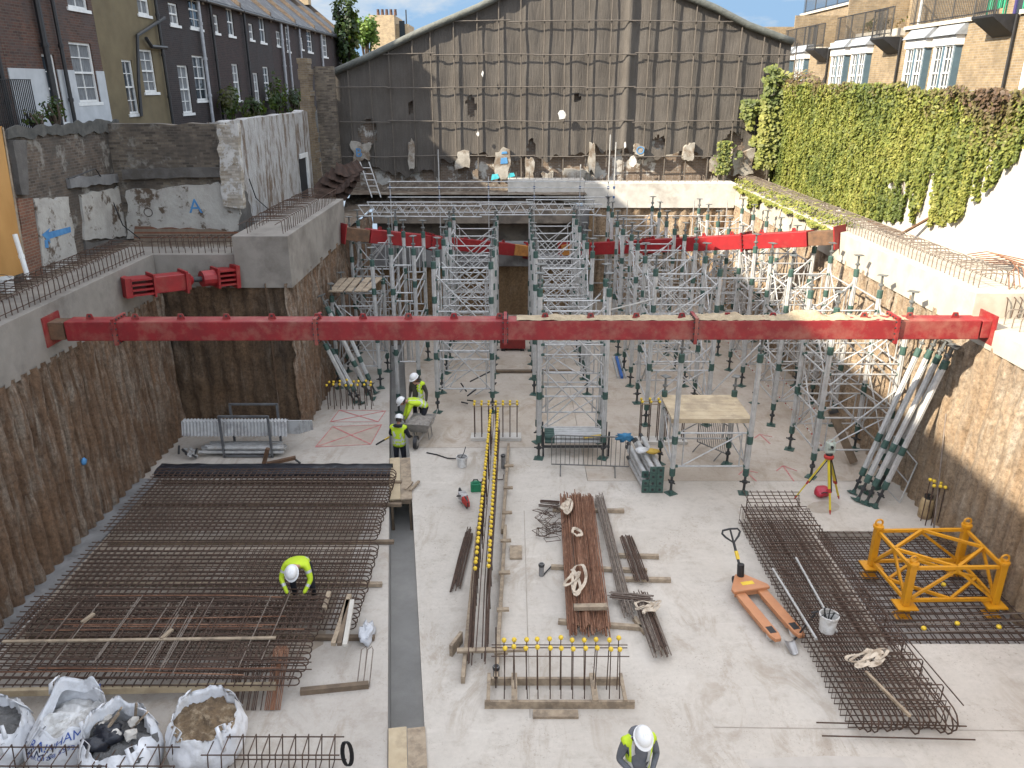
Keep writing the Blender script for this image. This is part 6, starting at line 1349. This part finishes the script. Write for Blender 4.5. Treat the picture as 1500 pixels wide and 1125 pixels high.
for px, py, h, lab in ((737,686,.42,'grey pipe stub standing from the slab at the far end of the starter row'),(793,843,.30,'grey pipe stub standing in the open slab left of the rusty bars'),(727,990,.22,'small dark pipe stub beside the nearest starter frame')):
    t = thing('pipe_stub', lab, 'pipe', gz(px, py)); b = MB(); b.lathe([(.055,0),(.055,h),(.045,h),(.045,.05)], 14, caps=False); b.build('pipe', M('pipe_grey', (.22,.215,.21), (.13,.125,.12), 6, .6), t); b = MB(); b.lathe([(.06,h-.07),(.066,h-.06),(.066,h-.02),(.06,h-.01)], 14); b.build('tape_band', DKSTEEL, t)
b = MB(); b.tube(gz(795,843,.02), gz(808,829,.05), .016, 6); tag(b.build('bar_offcut', DKSTEEL), 'dark bar offcut lying beside the pipe stub in the open slab', 'bar')
b = MB(); b.path([gz(720,703,.02), gz(726,703,.02), gz(737,702,.03), gz(738,695,.2)], .012, 5); tag(b.build('bent_bar', REBAR), 'small bent bar sticking up by the far edge board', 'bar')
# ---- barriers
BARR = M('barrier_steel', (.16,.155,.145), (.10,.097,.09), 6, .5, .3, .1)
def barrier(label, a, c):
    a, c = V(a), V(c); d = (c-a).normalized(); L = (c-a).length; t = thing('crowd_barrier', label, 'barrier', (a+c)/2); U = V((0,0,1)); n = V((-d.y,d.x,0)); b = MB()
    b.path([a+U*.2, a+U*.95, a+d*.05+U*1.03, a+d*.12+U*1.06, c-d*.12+U*1.06, c-d*.05+U*1.03, c+U*.95, c+U*.2], .019, 7, closed=True); b.build('frame', BARR, t, world=True)
    for i in range(1, 17): b = MB(); p = a+d*(L*i/17); b.tube(p+U*.2, p+U*1.06, .009, 5); b.build('bar', BARR, t, world=True)
    for k in (.12,.82): p = a+d*(L*k); b = MB(); b.path([p+n*.33+U*.015, p+n*.15+U*.12, p+U*.2, p-n*.15+U*.12, p-n*.33+U*.015], .016, 6); b.build('foot', BARR, t, world=True)
    return t
barrier('galvanised crowd barrier in front of the middle tower', (1.07,19.15,0), (3.15,19.0,0))
barrier('crowd barrier seen edge on below the timber decked platform', (5.35,20.6,0), (6.0,19.75,0))
# blue cloth over the barrier end
b = MB(); p = gz(916,636,.9); b.blob((3.0,19.02,1.06), (.22,.12,.10), 14, 9, .9, 2.6, 4); tag(b.build('jacket', M('blue_cloth', (.03,.13,.24), (.05,.19,.32), 5, .9, bmp=.5), smooth=True), 'blue jacket thrown over the end of the crowd barrier', 'jacket')
# ---- rack of props with green square feet
t = thing('prop_rack', 'stack of aluminium props lying down with green square end plates toward the camera', 'prop stack', (3.58,18.4,0))
for j in range(4):
    for i in range(3):
        if j == 3 and i == 0: continue
        x, z = 3.42+i*.185, .10+j*.185; y0 = 17.9+(.0 if j != 2 or i else .12); L = 1.6+.3*((i+j) % 2); dx = -.16
        b = MB(); b.tube((x,y0+.04,z),(x+dx,y0+L,z+.02),.066,10); p = b.build('prop', ALU, t, world=True); b = MB(); b.box(x-.088,x+.088,y0-.015,y0+.03,z-.088,z+.088); b.k = 1; b.tube((x,y0-.018,z),(x,y0-.0155,z),.036,12); b.build('end_plate', [GREEN, BLACK], p, world=True)
        b = MB(); c_ = V((x+dx,y0+L,z+.02)); b.tube(c_, c_+V((-.03,.25,0)), .05, 8); b.build('jack', DKSTEEL, p, world=True)
b = MB(); b.blob((3.7,18.6,.85), (.17,.13,.06), 12, 8, .5, 2, 2); tag(b.build('cloth', M('ochre_cloth', (.50,.33,.06), (.42,.27,.05), 6, .85), smooth=True), 'ochre cloth lying on the far end of the prop stack', 'cloth')
b = MB(); b.blob((3.45,18.75,.80), (.22,.15,.07), 12, 8, .5, 2, 9); tag(b.build('plastic_wrap', WHITEPL, smooth=True), 'white plastic wrap crumpled on the prop stack beside the ochre cloth', 'plastic wrap')
t = thing('prop_stillage', 'steel stillage of props lying inside the middle tower', 'stillage', (1.7,20.5,0))
for i in range(8): b = MB(); x = 1.0; b.tube((.95,20.15+.15*(i%4),.42+.14*(i//4)),(2.55,20.15+.15*(i%4),.42+.14*(i//4)),.06,9); p = b.build('prop', ALU, t, world=True); b = MB(); b.tube((.93,20.15+.15*(i%4),.42+.14*(i//4)),(1.2,20.15+.15*(i%4),.42+.14*(i//4)),.068,9); b.build('collar', GREEN, p, world=True)
b = MB()
for y in (20.05,20.75): b.bar((.85,y,.3),(2.75,y,.3),.06,.06)
for x in (.88,2.72):
    for y in (20.05,20.75): b.bar((x,y,.0),(x,y,.75),.05,.05)
b.build('frame', DKSTEEL, t, world=True)
b = MB(); b.bar((2.0,20.0,.6),(2.6,20.05,.66),.1,.03); tag(b.build('timber_offcut', M('yellow_board', (.55,.38,.08), (.45,.3,.07), 5, .7)), 'yellow board lying on the props inside the middle tower', 'timber')
# blue levels on the floor
for dx, m_, lab in ((0,M('blue_level', (.03,.12,.36), (.03,.10,.30), 5, .4, bmp=.05),'long blue box section lying on the slab between the towers'),(-.14,GALV,'grey tube lying beside the blue box section'),(.14,GALV,'second grey tube right of the blue box section')):
    a, c = gz(903,523,.04), gz(911,553,.04); b = MB(); b.bar(a+V((dx,0,0)), c+V((dx,0,0)), .10 if dx == 0 else .06, .08); tag(b.build('box_section', m_), lab, 'steel section')
# red strut jack box on the floor behind the front strut
t = thing('jack_box', 'dull red steel box on the slab just under the middle of the front strut', 'steel box', gz(751,511)); b = MB(); b.box(-.5,.5,-.3,.3,.1,.52); b.build('box', M('dull_red', (.24,.022,.018), (.17,.018,.015), 4, .6), t, bevel=.015); b = MB(); b.box(-.45,-.3,-.28,.28,0,.098); b.box(.3,.45,-.28,.28,0,.098); b.build('skid', BLACK, t)
b = MB(); b.box(-.6,2.2,26.9,27.05,.02,.10); tag(b.build('timber_board', TIMBER_DK), 'dark timber board on the slab in front of the left central towers', 'timber')
t = thing('scrap_frames', 'heap of short scaffold frames and couplers on the floor inside the left central tower', 'scaffold parts', (-1.6,24.2,0))
for i in range(9): b = MB(); x, y, z = -2.2+rnd(0,1.3), 23.7+rnd(0,1), .1+.12*i; b.tube((x,y,z*.6),(x+rnd(-.3,.9),y+rnd(-.3,.5),z),.024,6); b.build('tube', GALV if i % 2 else DKSTEEL, t, world=True)
# chains of red and white barrier links strung between the legs
CH = M('white_links', (.62,.60,.58), (.5,.48,.46), 9, .5); CHR = M('red_links', (.35,.05,.05), bmp=0)
for lab, pts in (('red and white plastic chain strung low between legs near the right wall', [(1113,515,.9),(1150,560,.55),(1200,605,.7)]),('second red and white plastic chain, nearer the decked platform', [(1058,492,.9),(1100,540,.5),(1160,600,.45),(1205,655,.8)])):
    t = thing('plastic_chain', lab, 'chain', gz(pts[0][0], pts[0][1], 0)); P = [gz(*q) for q in pts]; S = []
    for a, c in zip(P, P[1:]): S += [a+(c-a)*k/22 for k in range(22)]
    b = MB()
    for i, q in enumerate(S): b.k = i % 3 == 2; b.blob(q, (.022,.035,.022), 6, 4, 0)
    b.build('links', [CH, CHR], t, world=True)
# ---- white sheet rack on the left
t = thing('sheet_rack', 'steel rack of ribbed white sheets and grey tubes in front of the dark recess wall', 'rack', (-8,20.4,0)); RIB = M('ribbed_sheet', (.40,.40,.395), (.34,.34,.335), 4, .5, bmp=.1, c3=(.26,.255,.25), s3=2)
b = MB(); nn = 70
def rf_(u, w_): x = -9.25+2.95*u; k = w_*3; z = .62+.40*min(1, k)-(.0 if k < 1 else 0); y = 20.05+.10*min(1,k)+max(0,k-1)*.10; return V((x, y+.012*sin(u*nn*2.8), z+.012*sin(u*nn*2.8)))
b.grid(rf_, 280, 9); b.build('sheets', RIB, t, world=True)
for k in range(6): b = MB(); b.box(-9.2+.03*k,-6.0+.06*k,20.3+.05*k,20.34+.05*k,.58-.0*k,.98-.02*k); b.build('sheet', RIB, t, world=True)
for i in range(9): b = MB(); y, z = 20.0+.11*(i%5), .15+.13*(i//5); b.tube((-8.6+rnd(-.3,.1),y,z),(-6.5+rnd(-.1,.1),y,z),.05,9); b.build('tube', GALV, t, world=True)
b = MB(); G_ = DKSTEEL
for y in (19.95,20.85):
    for x in (-8.1,-6.75): b.bar((x,y,0),(x,y,1.28),.06,.06)
    b.bar((-8.1,y,1.26),(-6.75,y,1.26),.06,.05); b.bar((-8.1,y,.06),(-6.75,y,.06),.06,.05)
for x in (-8.1,-6.75): b.bar((x,19.95,.06),(x,20.85,.06),.06,.05)
b.build('frame', M('rack_grey', (.16,.165,.17), (.11,.11,.115), 5, .5, .3), t, world=True)
t = thing('coupler_heap', 'small heap of scaffold couplers left of the sheet rack', 'scaffold couplers', (-9.1,19.9,0))
for i in range(16): b = MB(); x, y = -9.1+rnd(-.3,.35), 19.9+rnd(-.15,.2); b.bar((x,y,.05+rnd(0,.25)),(x+rnd(-.15,.15),y+rnd(-.1,.1),.1+rnd(0,.25)),.06,.05); b.build('coupler', GALV if i % 3 else DKSTEEL, t, world=True)
t = thing('rusty_bracket', 'rusty folded steel bracket lying on the slab right of the sheet rack', 'steel bracket', (-6.6,19.55,0)); b = MB(); b.bar((-6.85,19.5,.05),(-6.7,19.5,.5),.12,.1); b.bar((-6.75,19.45,.06),(-6.0,19.62,.16),.12,.08); b.build('arms', RUSTPLATE, t, world=True); b = MB(); b.tube((-6.05,19.62,.14),(-5.85,19.5,.05),.03,6); b.build('pin', DKSTEEL, t, world=True)
b = MB(); b.tube(gz(497,648,.03), gz(552,640,.03), .015, 6); b.bar(gz(549,642,.03), gz(562,637,.03), .05, .03); 
t = thing('float_tool', 'long handled yellow tool lying on the slab beside the trench workers', 'hand tool', gz(560,642)); b = MB(); b.tube(gz(551,651,.03), gz(563,644,.03), .02, 6); b.build('grip', BLACK, t, world=True); b = MB(); b.tube(gz(563,644,.03), gz(570,640,.03), .02, 6); b.build('handle', YELLOW, t, world=True)
# white bucket and pipe on the left capping beam
bucket('white bucket standing on the left capping beam by the plywood', gx(12,428,-11.15), r=.16, h=.33)
p = gx(42,410,-11.3); b = MB(); b.tube(p, p+V((-.15,.1,1.05)), .055, 10); b.tube(p+V((-.075,.05,.5)), p+V((-.085,.057,.58)), .066, 10); tag(b.build('white_pipe', WHITE), 'white plastic pipe standing beside the plywood hoarding', 'pipe')
b = MB(); b.blob(gx(123,676,-9.82), (.05,.09,.09), 9, 7, .3, 2, 1); tag(b.build('blue_plug', PAINT_B, smooth=True), 'small blue plug in the face of the left pile wall', 'plug')
t = thing('sheet_of_plywood', 'grey board leaning among the legs near the right wall', 'board', (9.2,20.2,0)); b = MB(); b.bar((8.95,20.3,1.3),(9.45,19.5,.06),.3,.04); b.build('board', TIMBER_DK, t, world=True); b = MB(); b.bar((8.98,20.25,1.33),(9.0,20.2,1.25),.32,.02); b.build('end_band', DKSTEEL, t, world=True)
for lab, pts in (('small scaffold frame leaning at the foot of the right wall', [(9.75,18.6,0),(10.1,18.9,1.15),(10.1,17.6,1.0),(9.75,17.4,0)]),):
    b = MB(); b.path(pts, .022, 6, closed=True); b.tube(V(pts[0]).lerp(V(pts[1]),.5), V(pts[3]).lerp(V(pts[2]),.5), .018, 6); tag(b.build('frame_panel', GALV), lab, 'scaffold frame')
# ---- wheelbarrow
t = thing('wheelbarrow', 'muddy wheelbarrow of rubble beside the trench workers', 'wheelbarrow', (-2.68,21.15,0), R(-8)); MUD = M('muddy_steel', (.30,.28,.255), (.20,.185,.165), 5, .8, .1, .3)
b = MB(); b.add([(-.24,-.28,.36),(.24,-.28,.36),(.22,.34,.36),(-.22,.34,.36),(-.36,-.46,.68),(.36,-.46,.68),(.33,.48,.64),(-.33,.48,.64)], [(0,3,2,1),(0,1,5,4),(1,2,6,5),(2,3,7,6),(3,0,4,7)]); o = b.build('tray', MUD, t); o.modifiers.new('thick','SOLIDIFY').thickness = .012
b = MB(); b.grid(lambda u, v: V((-.33+.66*u, -.42+.86*v, .60+.10*sin(pi*u)*sin(pi*v)+.05*nz(u*7,v*7,2))), 14, 14); b.build('load', M('rubble_load', (.26,.235,.205), (.17,.15,.13), 9, .95, bmp=1, bscale=25), t)
b = MB(); b.tube((-.05,-.62,.2),(.05,-.62,.2),.19,16); b.k = 1; b.tube((-.055,-.62,.2),(.055,-.62,.2),.10,12); b.build('wheel', [BLACK, MUD], t)
for s in (-1,1): b = MB(); b.path([(s*.06,-.62,.2),(s*.16,-.3,.33),(s*.27,.4,.40),(s*.30,.95,.62)], .017, 6); b.build('handle', MUD, t)
for s in (-1,1): b = MB(); b.path([(s*.22,.30,.36),(s*.24,.36,.0),(s*.22,.05,.0),(s*.2,.0,.36)], .015, 6); b.build('leg', MUD, t)
# ================================================================ people
SKIN = M('skin', (.42,.22,.15), (.36,.18,.12), 5, .6, bmp=0)
HIVIS = M('hi_vis_yellow', (.50,.66,.02), (.42,.56,.02), 5, .7, bmp=.5, bscale=8, bdist=.03)
REFL = M('reflective_tape', (.55,.56,.55), (.45,.46,.45), 5, .4, .2, .05)
NAVY = M('navy_cloth', (.016,.018,.026), (.010,.011,.016), 5, .9, bmp=.5, bscale=9, bdist=.03)
OLIVE = M('olive_jacket', (.055,.050,.038), (.038,.034,.026), 5, .9, bmp=.5, bscale=9, bdist=.03)
GREYC = M('grey_hoodie', (.12,.125,.14), (.085,.09,.10), 5, .9, bmp=.5, bscale=9, bdist=.03)
REDC = M('red_cloth', (.22,.015,.015), (.15,.012,.012), 5, .9, bmp=.4)
HELM = M('helmet_white', (.72,.72,.71), (.66,.66,.65), 4, .3, bmp=0)
BOOT = M('boots', (.05,.04,.032), (.03,.025,.02), 6, .8)
HAIRM = M('dark_hair', (.03,.02,.014), bmp=.3)
GLOVE = M('work_glove', (.16,.11,.05), (.10,.07,.035), 6, .85)
def skin_mesh(J, E, Rad, root):
    names = list(J); me = bpy.data.meshes.new('sk'); me.from_pydata([J[n] for n in names], [(names.index(a), names.index(b)) for a, b in E], [])
    o = bpy.data.objects.new('sk', me); COL.objects.link(o); o.modifiers.new('s', 'SKIN')
    if not me.skin_vertices: bpy.context.view_layer.objects.active = o
    sv = me.skin_vertices[0].data
    for i, n in enumerate(names): sv[i].radius = Rad[n] if isinstance(Rad[n], tuple) else (Rad[n], Rad[n]); sv[i].use_root = (n == root)
    ss = o.modifiers.new('ss', 'SUBSURF'); ss.levels = 2; ss.render_levels = 2
    dg = bpy.context.evaluated_depsgraph_get(); dg.update(); r = bpy.data.meshes.new_from_object(o.evaluated_get(dg)); bpy.data.objects.remove(o); return r
EDG = [('pelvis','belly'),('belly','chest'),('chest','neck'),('neck','skull')]+[e for s in 'lr' for e in ((f'chest',f'sh_{s}'),(f'sh_{s}',f'el_{s}'),(f'el_{s}',f'wr_{s}'),('pelvis',f'hip_{s}'),(f'hip_{s}',f'kn_{s}'),(f'kn_{s}',f'an_{s}'),(f'an_{s}',f'toe_{s}'))]
RAD = dict(pelvis=(.15,.115), belly=(.155,.115), chest=(.175,.125), neck=.058, skull=.055)
for s in 'lr': RAD.update({f'sh_{s}':.082, f'el_{s}':.054, f'wr_{s}':.036, f'hip_{s}':.100, f'kn_{s}':.070, f'an_{s}':.050, f'toe_{s}':.045})
def hand(b, wr, d, side, palm_n, curl=.7):
    """palm with five separate, unequal, bent fingers and a thumb on its side"""
    d = d.normalized(); n = (palm_n-d*palm_n.dot(d)).normalized(); w_ = d.cross(n)*side
    st = len(b.v); b.blob((0,0,0), (.042,.050,.017), 10, 7, .05, 1)
    M_ = Matrix((( w_.x, d.x, n.x, 0),(w_.y, d.y, n.y, 0),(w_.z, d.z, n.z, 0),(0,0,0,1))); M_ = Matrix.Translation(wr+d*.045) @ M_; b.xf(M_, st)
    for k, (o, L) in enumerate(((-.030,.066),(-.010,.078),(.010,.072),(.029,.058))):
        p = wr+d*.088+w_*o; P = [p-d*.01]; dr = d.copy()
        for q in range(3): dr = (dr+n*(curl*(.45+.1*q))).normalized(); P.append(P[-1]+dr*(L*(.42,.33,.25)[q]))
        b.path(P, .0095, 6, rf=[1.05,1,.9,.7])
    p = wr+d*.03-w_*.038; t1 = (d*.6-w_*.7+n*.35).normalized(); t2 = (d*.9+n*.5).normalized(); b.path([p, p+t1*.035, p+t1*.035+t2*.03], .0115, 6, rf=[1.1,1,.75])
def person(label, loc, rz, J, cloth, head_dir=(0,-1,-.3), gloves=False, scale=1.0, extras=None):
    """J: joints in metres, the figure facing -y. cloth: material for torso, arms, legs, and whether a vest is worn"""
    t = thing('person', label, 'person', loc, rz); t.scale = (scale,)*3
    J = {k: V(v) for k, v in J.items()}
    me = skin_mesh(J, EDG, RAD, 'pelvis'); SEG = [(a, c, V(J[a]), V(J[c])) for a, c in EDG]
    def near(p):
        best = None
        for a, c, A, B in SEG:
            ab = B-A; k = max(0, min(1, (p-A).dot(ab)/ab.length_squared)); d = (p-(A+ab*k)).length-(.10 if c in ('belly','chest') else .03)
            if best is None or d < best[0]: best = (d, c, k)
        return best[1], best[2]
    mats = [cloth['torso'], cloth.get('arms', cloth['torso']), cloth['legs'], SKIN, BOOT, REFL]
    b = MB(); vs = [v.co.copy() for v in me.vertices]; fs = [tuple(p.vertices) for p in me.polygons]; kinds = []
    for f in fs:
        c = sum((vs[i] for i in f), V((0,0,0)))/len(f); nm, k = near(c); q = nm[:3]
        kinds.append(nm); b.k = 0
        if nm in ('belly','chest') or q == 'sh_': b.k = 0
        elif q in ('el_','wr_'): b.k = 1
        elif q in ('hip','kn_') or (q == 'an_' and k < .8): b.k = 2
        elif q in ('an_','toe'): b.k = 4
        elif nm in ('neck','skull'): b.k = 3
        if q == 'hip' : b.k = 2
        if cloth.get('bands') and ((q == 'el_' and .35 < k < .55) or (q == 'wr_' and .3 < k < .5) or (nm == 'chest' and .1 < k < .3) or (nm == 'belly' and .45 < k < .68)): b.k = 5
        b.f.append(f); b.m.append(b.k)
    b.v = [tuple(v) for v in vs]; bpy.data.meshes.remove(me); body_f = list(b.f); body_v = list(b.v)
    b.k = 3 if not gloves else 6; mats.append(GLOVE)
    for s, sg in (('l',1),('r',-1)): d = (J[f'wr_{s}']-J[f'el_{s}']); hand(b, J[f'wr_{s}'], d, sg, V(cloth.get('palm', (0,1,0))), cloth.get('curl', .6))
    # head: skull with brow, nose, mouth, ears
    hd = V(head_dir).normalized(); up0 = (J['skull']-J['neck']).normalized(); up = (up0-hd*up0.dot(hd)).normalized(); rt = hd.cross(up); hc = J['skull']+up*.055+hd*.015
    HM = Matrix(((rt.x,-hd.x,up.x,hc.x),(rt.y,-hd.y,up.y,hc.y),(rt.z,-hd.z,up.z,hc.z),(0,0,0,1)))   # local: face toward -y
    b.k = 3; st = len(b.v); n, m = 18, 14
    hv = []
    for j in range(m+1):
        ph = pi*j/m
        for i in range(n):
            a = 2*pi*i/n; x, y, z = sin(ph)*cos(a), sin(ph)*sin(a), cos(ph); wx = .077*(1-.22*max(0,-z)); wy = .098*(1-.12*max(0,-z)*(y > 0)); q = V((x*wx, y*wy, z*.122))
            if y < 0 and -.75 < z < -.1: q.y -= .008*(1-abs(x)*2) if abs(x) < .5 else 0
            hv.append(q)
    b.add(hv, [(j*n+i, (j+1)*n+i, (j+1)*n+(i+1)%n, j*n+(i+1)%n) for j in range(m) for i in range(n)])
    b.add([(-.008,-.094,.02),(.008,-.094,.02),(.016,-.096,-.032),(-.016,-.096,-.032),(0,-.124,-.028)], [(0,1,4),(1,2,4),(2,3,4),(3,0,4)])
    for s in (-1,1): b.blob((s*.078,.008,-.005), (.012,.022,.034), 8, 6, 0)
    b.xf(HM, st)
    body = b.build('body', mats, t, smooth=True)
    q = MB()
    for s in (-1,1): q.blob((s*.03,-.091,.012), (.012,.006,.007), 8, 5, 0)
    q.blob((0,-.098,-.062), (.024,.005,.005), 8, 5, 0); q.xf(HM); q.build('face_features', M('eye_dark', (.05,.02,.018), bmp=0), body)
    q = MB(); q.grid(lambda u, v: V((.083*cos(pi*(u*1.1-.05)), .01+.100*sin(pi*(u*1.1-.05)), -.07+.12*v)), 12, 4); q.xf(HM); q.build('hair', HAIRM, t, smooth=True)
    h = MB(); prof = [(.128,.0),(.130,.012),(.126,.05),(.112,.088),(.085,.115),(.05,.131),(.015,.137),(.001,.138)]; st = 0; n = 24
    hv = [(r*cos(2*pi*i/n)*.92, r*sin(2*pi*i/n)*1.12, z+.028) for r, z in prof for i in range(n)]; h.add(hv, [(j*n+i, j*n+(i+1)%n, (j+1)*n+(i+1)%n, (j+1)*n+i) for j in range(len(prof)-1) for i in range(n)])
    h.add([(.150*cos(a)*(.92 if sin(a) > 0 else .95), .150*sin(a)*(1.0 if sin(a) > 0 else 1.28), .026-(.014 if sin(a) < -.3 else 0)) for a in [2*pi*i/n for i in range(n)]]+[(.120*cos(a)*.92, .120*sin(a)*1.12, .034) for a in [2*pi*i/n for i in range(n)]], [(i,(i+1)%n,n+(i+1)%n,n+i) for i in range(n)])
    for x in (-.03,0,.03): h.path([(x,-.125,.075),(x,-.08,.138),(x,0,.168-abs(x)*.1),(x,.08,.140),(x,.125,.08)], .008, 5)
    h.xf(HM); hel = h.build('helmet', HELM, t, smooth=True)
    if cloth.get('badge'): e = MB(); e.add([(-.018,-.142,.055),(.018,-.142,.055),(.016,-.136,.085),(-.016,-.136,.085)], [(0,1,2,3)]); e.xf(HM); e.build('badge', M('badge_dark', (.04,.04,.06), bmp=0), hel)
    if cloth.get('vest'):
        bm = bmesh.new(); vv = [bm.verts.new(v) for v in body_v]
        sp = cloth.get('open', 0)
        for f, kn in zip(body_f, kinds):
            c = sum((V(body_v[i]) for i in f), V((0,0,0)))/len(f); keep = kn in ('belly','chest') or (kn[:3] == 'sh_' )
            ax = (J['chest']-J['pelvis']).normalized(); fr = V((0,-1,0)); fr = (fr-ax*fr.dot(ax)).normalized(); rel = c-J['pelvis']; side = rel.dot(ax.cross(fr)); k = rel.dot(ax)/(J['chest']-J['pelvis']).length
            if k < -.18: keep = False
            if kn[:3] == 'hip' and k > -.1: keep = True
            if rel.dot(fr) > .02 and abs(side) < sp: keep = False
            if cloth.get('one_side') and rel.dot(fr) > -.02 and side*cloth['one_side'] < .03: keep = False
            if keep:
                try: g_ = bm.faces.new([vv[i] for i in f])
                except ValueError: continue
                band = (.28 < k < .42) or (.02 < k < .15) or (k > .5 and abs(abs(side)-.10) < .022)
                g_.material_index = 1 if band else 0; g_.smooth = True
        for v in list(bm.verts):
            if not v.link_faces: bm.verts.remove(v)
        bm.normal_update()
        for v in bm.verts: v.co += v.normal*.016
        vm = bpy.data.meshes.new('hi_vis_vest'); bm.to_mesh(vm); bm.free(); vm.materials.append(HIVIS); vm.materials.append(REFL); o = link('hi_vis_vest', vm, t); o.modifiers.new('thick','SOLIDIFY').thickness = .006
    if cloth.get('hood'):
        e = MB(); nk = J['neck']; e.path([nk+V((.10*cos(a), .06+.08*sin(a), .0+.03*sin(a))) for a in [2*pi*i/12 for i in range(12)]], .045, 7, closed=True); e.build('hood', cloth['torso'], t, smooth=True)
    return t
import bmesh
STAND = dict(pelvis=(0,0,.95), belly=(0,.0,1.10), chest=(0,.0,1.32), neck=(0,.0,1.50), skull=(0,-.01,1.60), sh_l=(.19,.0,1.42), sh_r=(-.19,.0,1.42), el_l=(.25,.03,1.13), el_r=(-.25,.03,1.13), wr_l=(.26,-.06,.90), wr_r=(-.26,-.06,.90), hip_l=(.10,0,.88), hip_r=(-.10,0,.88), kn_l=(.11,-.02,.49), kn_r=(-.11,-.02,.49), an_l=(.12,.03,.09), an_r=(-.12,.03,.09), toe_l=(.14,-.13,.045), toe_r=(-.14,-.13,.045))
def pose(**k): d = dict(STAND); d.update(k); return d
# bending over the mat, facing the camera
person('worker in yellow hi vis jacket bending over to tie the left steel mat', (-4.22,13.28,.0), 0, pose(
    pelvis=(0,.22,.90), belly=(0,.06,1.02), chest=(0,-.16,1.10), neck=(0,-.34,1.09), skull=(0,-.43,1.06), sh_l=(.20,-.20,1.06), sh_r=(-.20,-.20,1.06), el_l=(.29,-.30,.78), el_r=(-.29,-.30,.80), wr_l=(.17,-.46,.57), wr_r=(-.14,-.47,.57),
    hip_l=(.11,.20,.84), hip_r=(-.11,.20,.84), kn_l=(.19,.06,.47), kn_r=(-.19,.06,.47), an_l=(.19,.14,.09), an_r=(-.19,.14,.09), toe_l=(.22,-.03,.045), toe_r=(-.22,-.03,.045)),
    dict(torso=HIVIS, arms=HIVIS, legs=NAVY, bands=True, palm=(0,1,0), curl=.9), (0,-.55,-.8), gloves=True)
# standing beside the trench, looking down at it
person('worker in dark jacket with an open hi vis vest standing by the trench, looking down', (-2.86,22.15,0), R(-14), pose(skull=(-.03,-.05,1.59), neck=(-.01,-.02,1.50), el_l=(.29,.02,1.14), wr_l=(.30,-.08,.89), wr_r=(-.20,-.18,.98)),
    dict(torso=OLIVE, arms=OLIVE, legs=NAVY, vest=True, one_side=1, open=.02, hood=True), (-.5,-.8,-.45), gloves=True, scale=.98)
# bending over the trench, head to the left
person('worker in hi vis vest over red clothing bending sideways over the trench', (-2.72,21.75,0), R(-78), pose(
    pelvis=(0,.12,.88), belly=(0,-.04,.98), chest=(0,-.26,1.04), neck=(0,-.43,1.02), skull=(0,-.52,.99), sh_l=(.19,-.30,1.0), sh_r=(-.19,-.30,1.0), el_l=(.24,-.42,.73), el_r=(-.22,-.42,.73), wr_l=(.14,-.50,.50), wr_r=(-.10,-.52,.50),
    hip_l=(.11,.12,.82), hip_r=(-.11,.12,.82), kn_l=(.14,.0,.46), kn_r=(-.14,.0,.46), an_l=(.14,.1,.09), an_r=(-.14,.1,.09), toe_l=(.16,-.06,.045), toe_r=(-.16,-.06,.045)),
    dict(torso=REDC, arms=HIVIS, legs=NAVY, vest=True, curl=.8), (0,-.7,-.7), gloves=True)
# standing in the trench with his back to the camera
person('worker in navy with striped hi vis vest standing in the trench, back turned', (-3.28,20.75,-.895), R(172), pose(skull=(0,-.05,1.59), neck=(0,-.02,1.50), el_l=(.27,-.06,1.17), wr_l=(.17,-.28,1.08), el_r=(-.29,-.03,1.15), wr_r=(-.27,-.27,1.05)),
    dict(torso=NAVY, arms=NAVY, legs=NAVY, vest=True, hood=True), (0,-.85,-.5), gloves=True, scale=1.03)
# passing at the bottom edge of the picture, facing the camera
person('worker in grey hoodie and open hi vis vest at the bottom edge, looking down', (1.74,8.34,0), R(10), pose(skull=(0,-.09,1.58), neck=(0,-.03,1.49), el_l=(.27,-.02,1.15), wr_l=(.12,-.26,1.10), el_r=(-.28,-.02,1.14), wr_r=(-.12,-.26,1.08), kn_l=(.11,-.10,.50), an_l=(.12,-.05,.09), toe_l=(.13,-.21,.045)),
    dict(torso=GREYC, arms=GREYC, legs=NAVY, vest=True, open=.095, hood=True, badge=True, curl=.9), (.05,-.78,-.62), scale=.99)
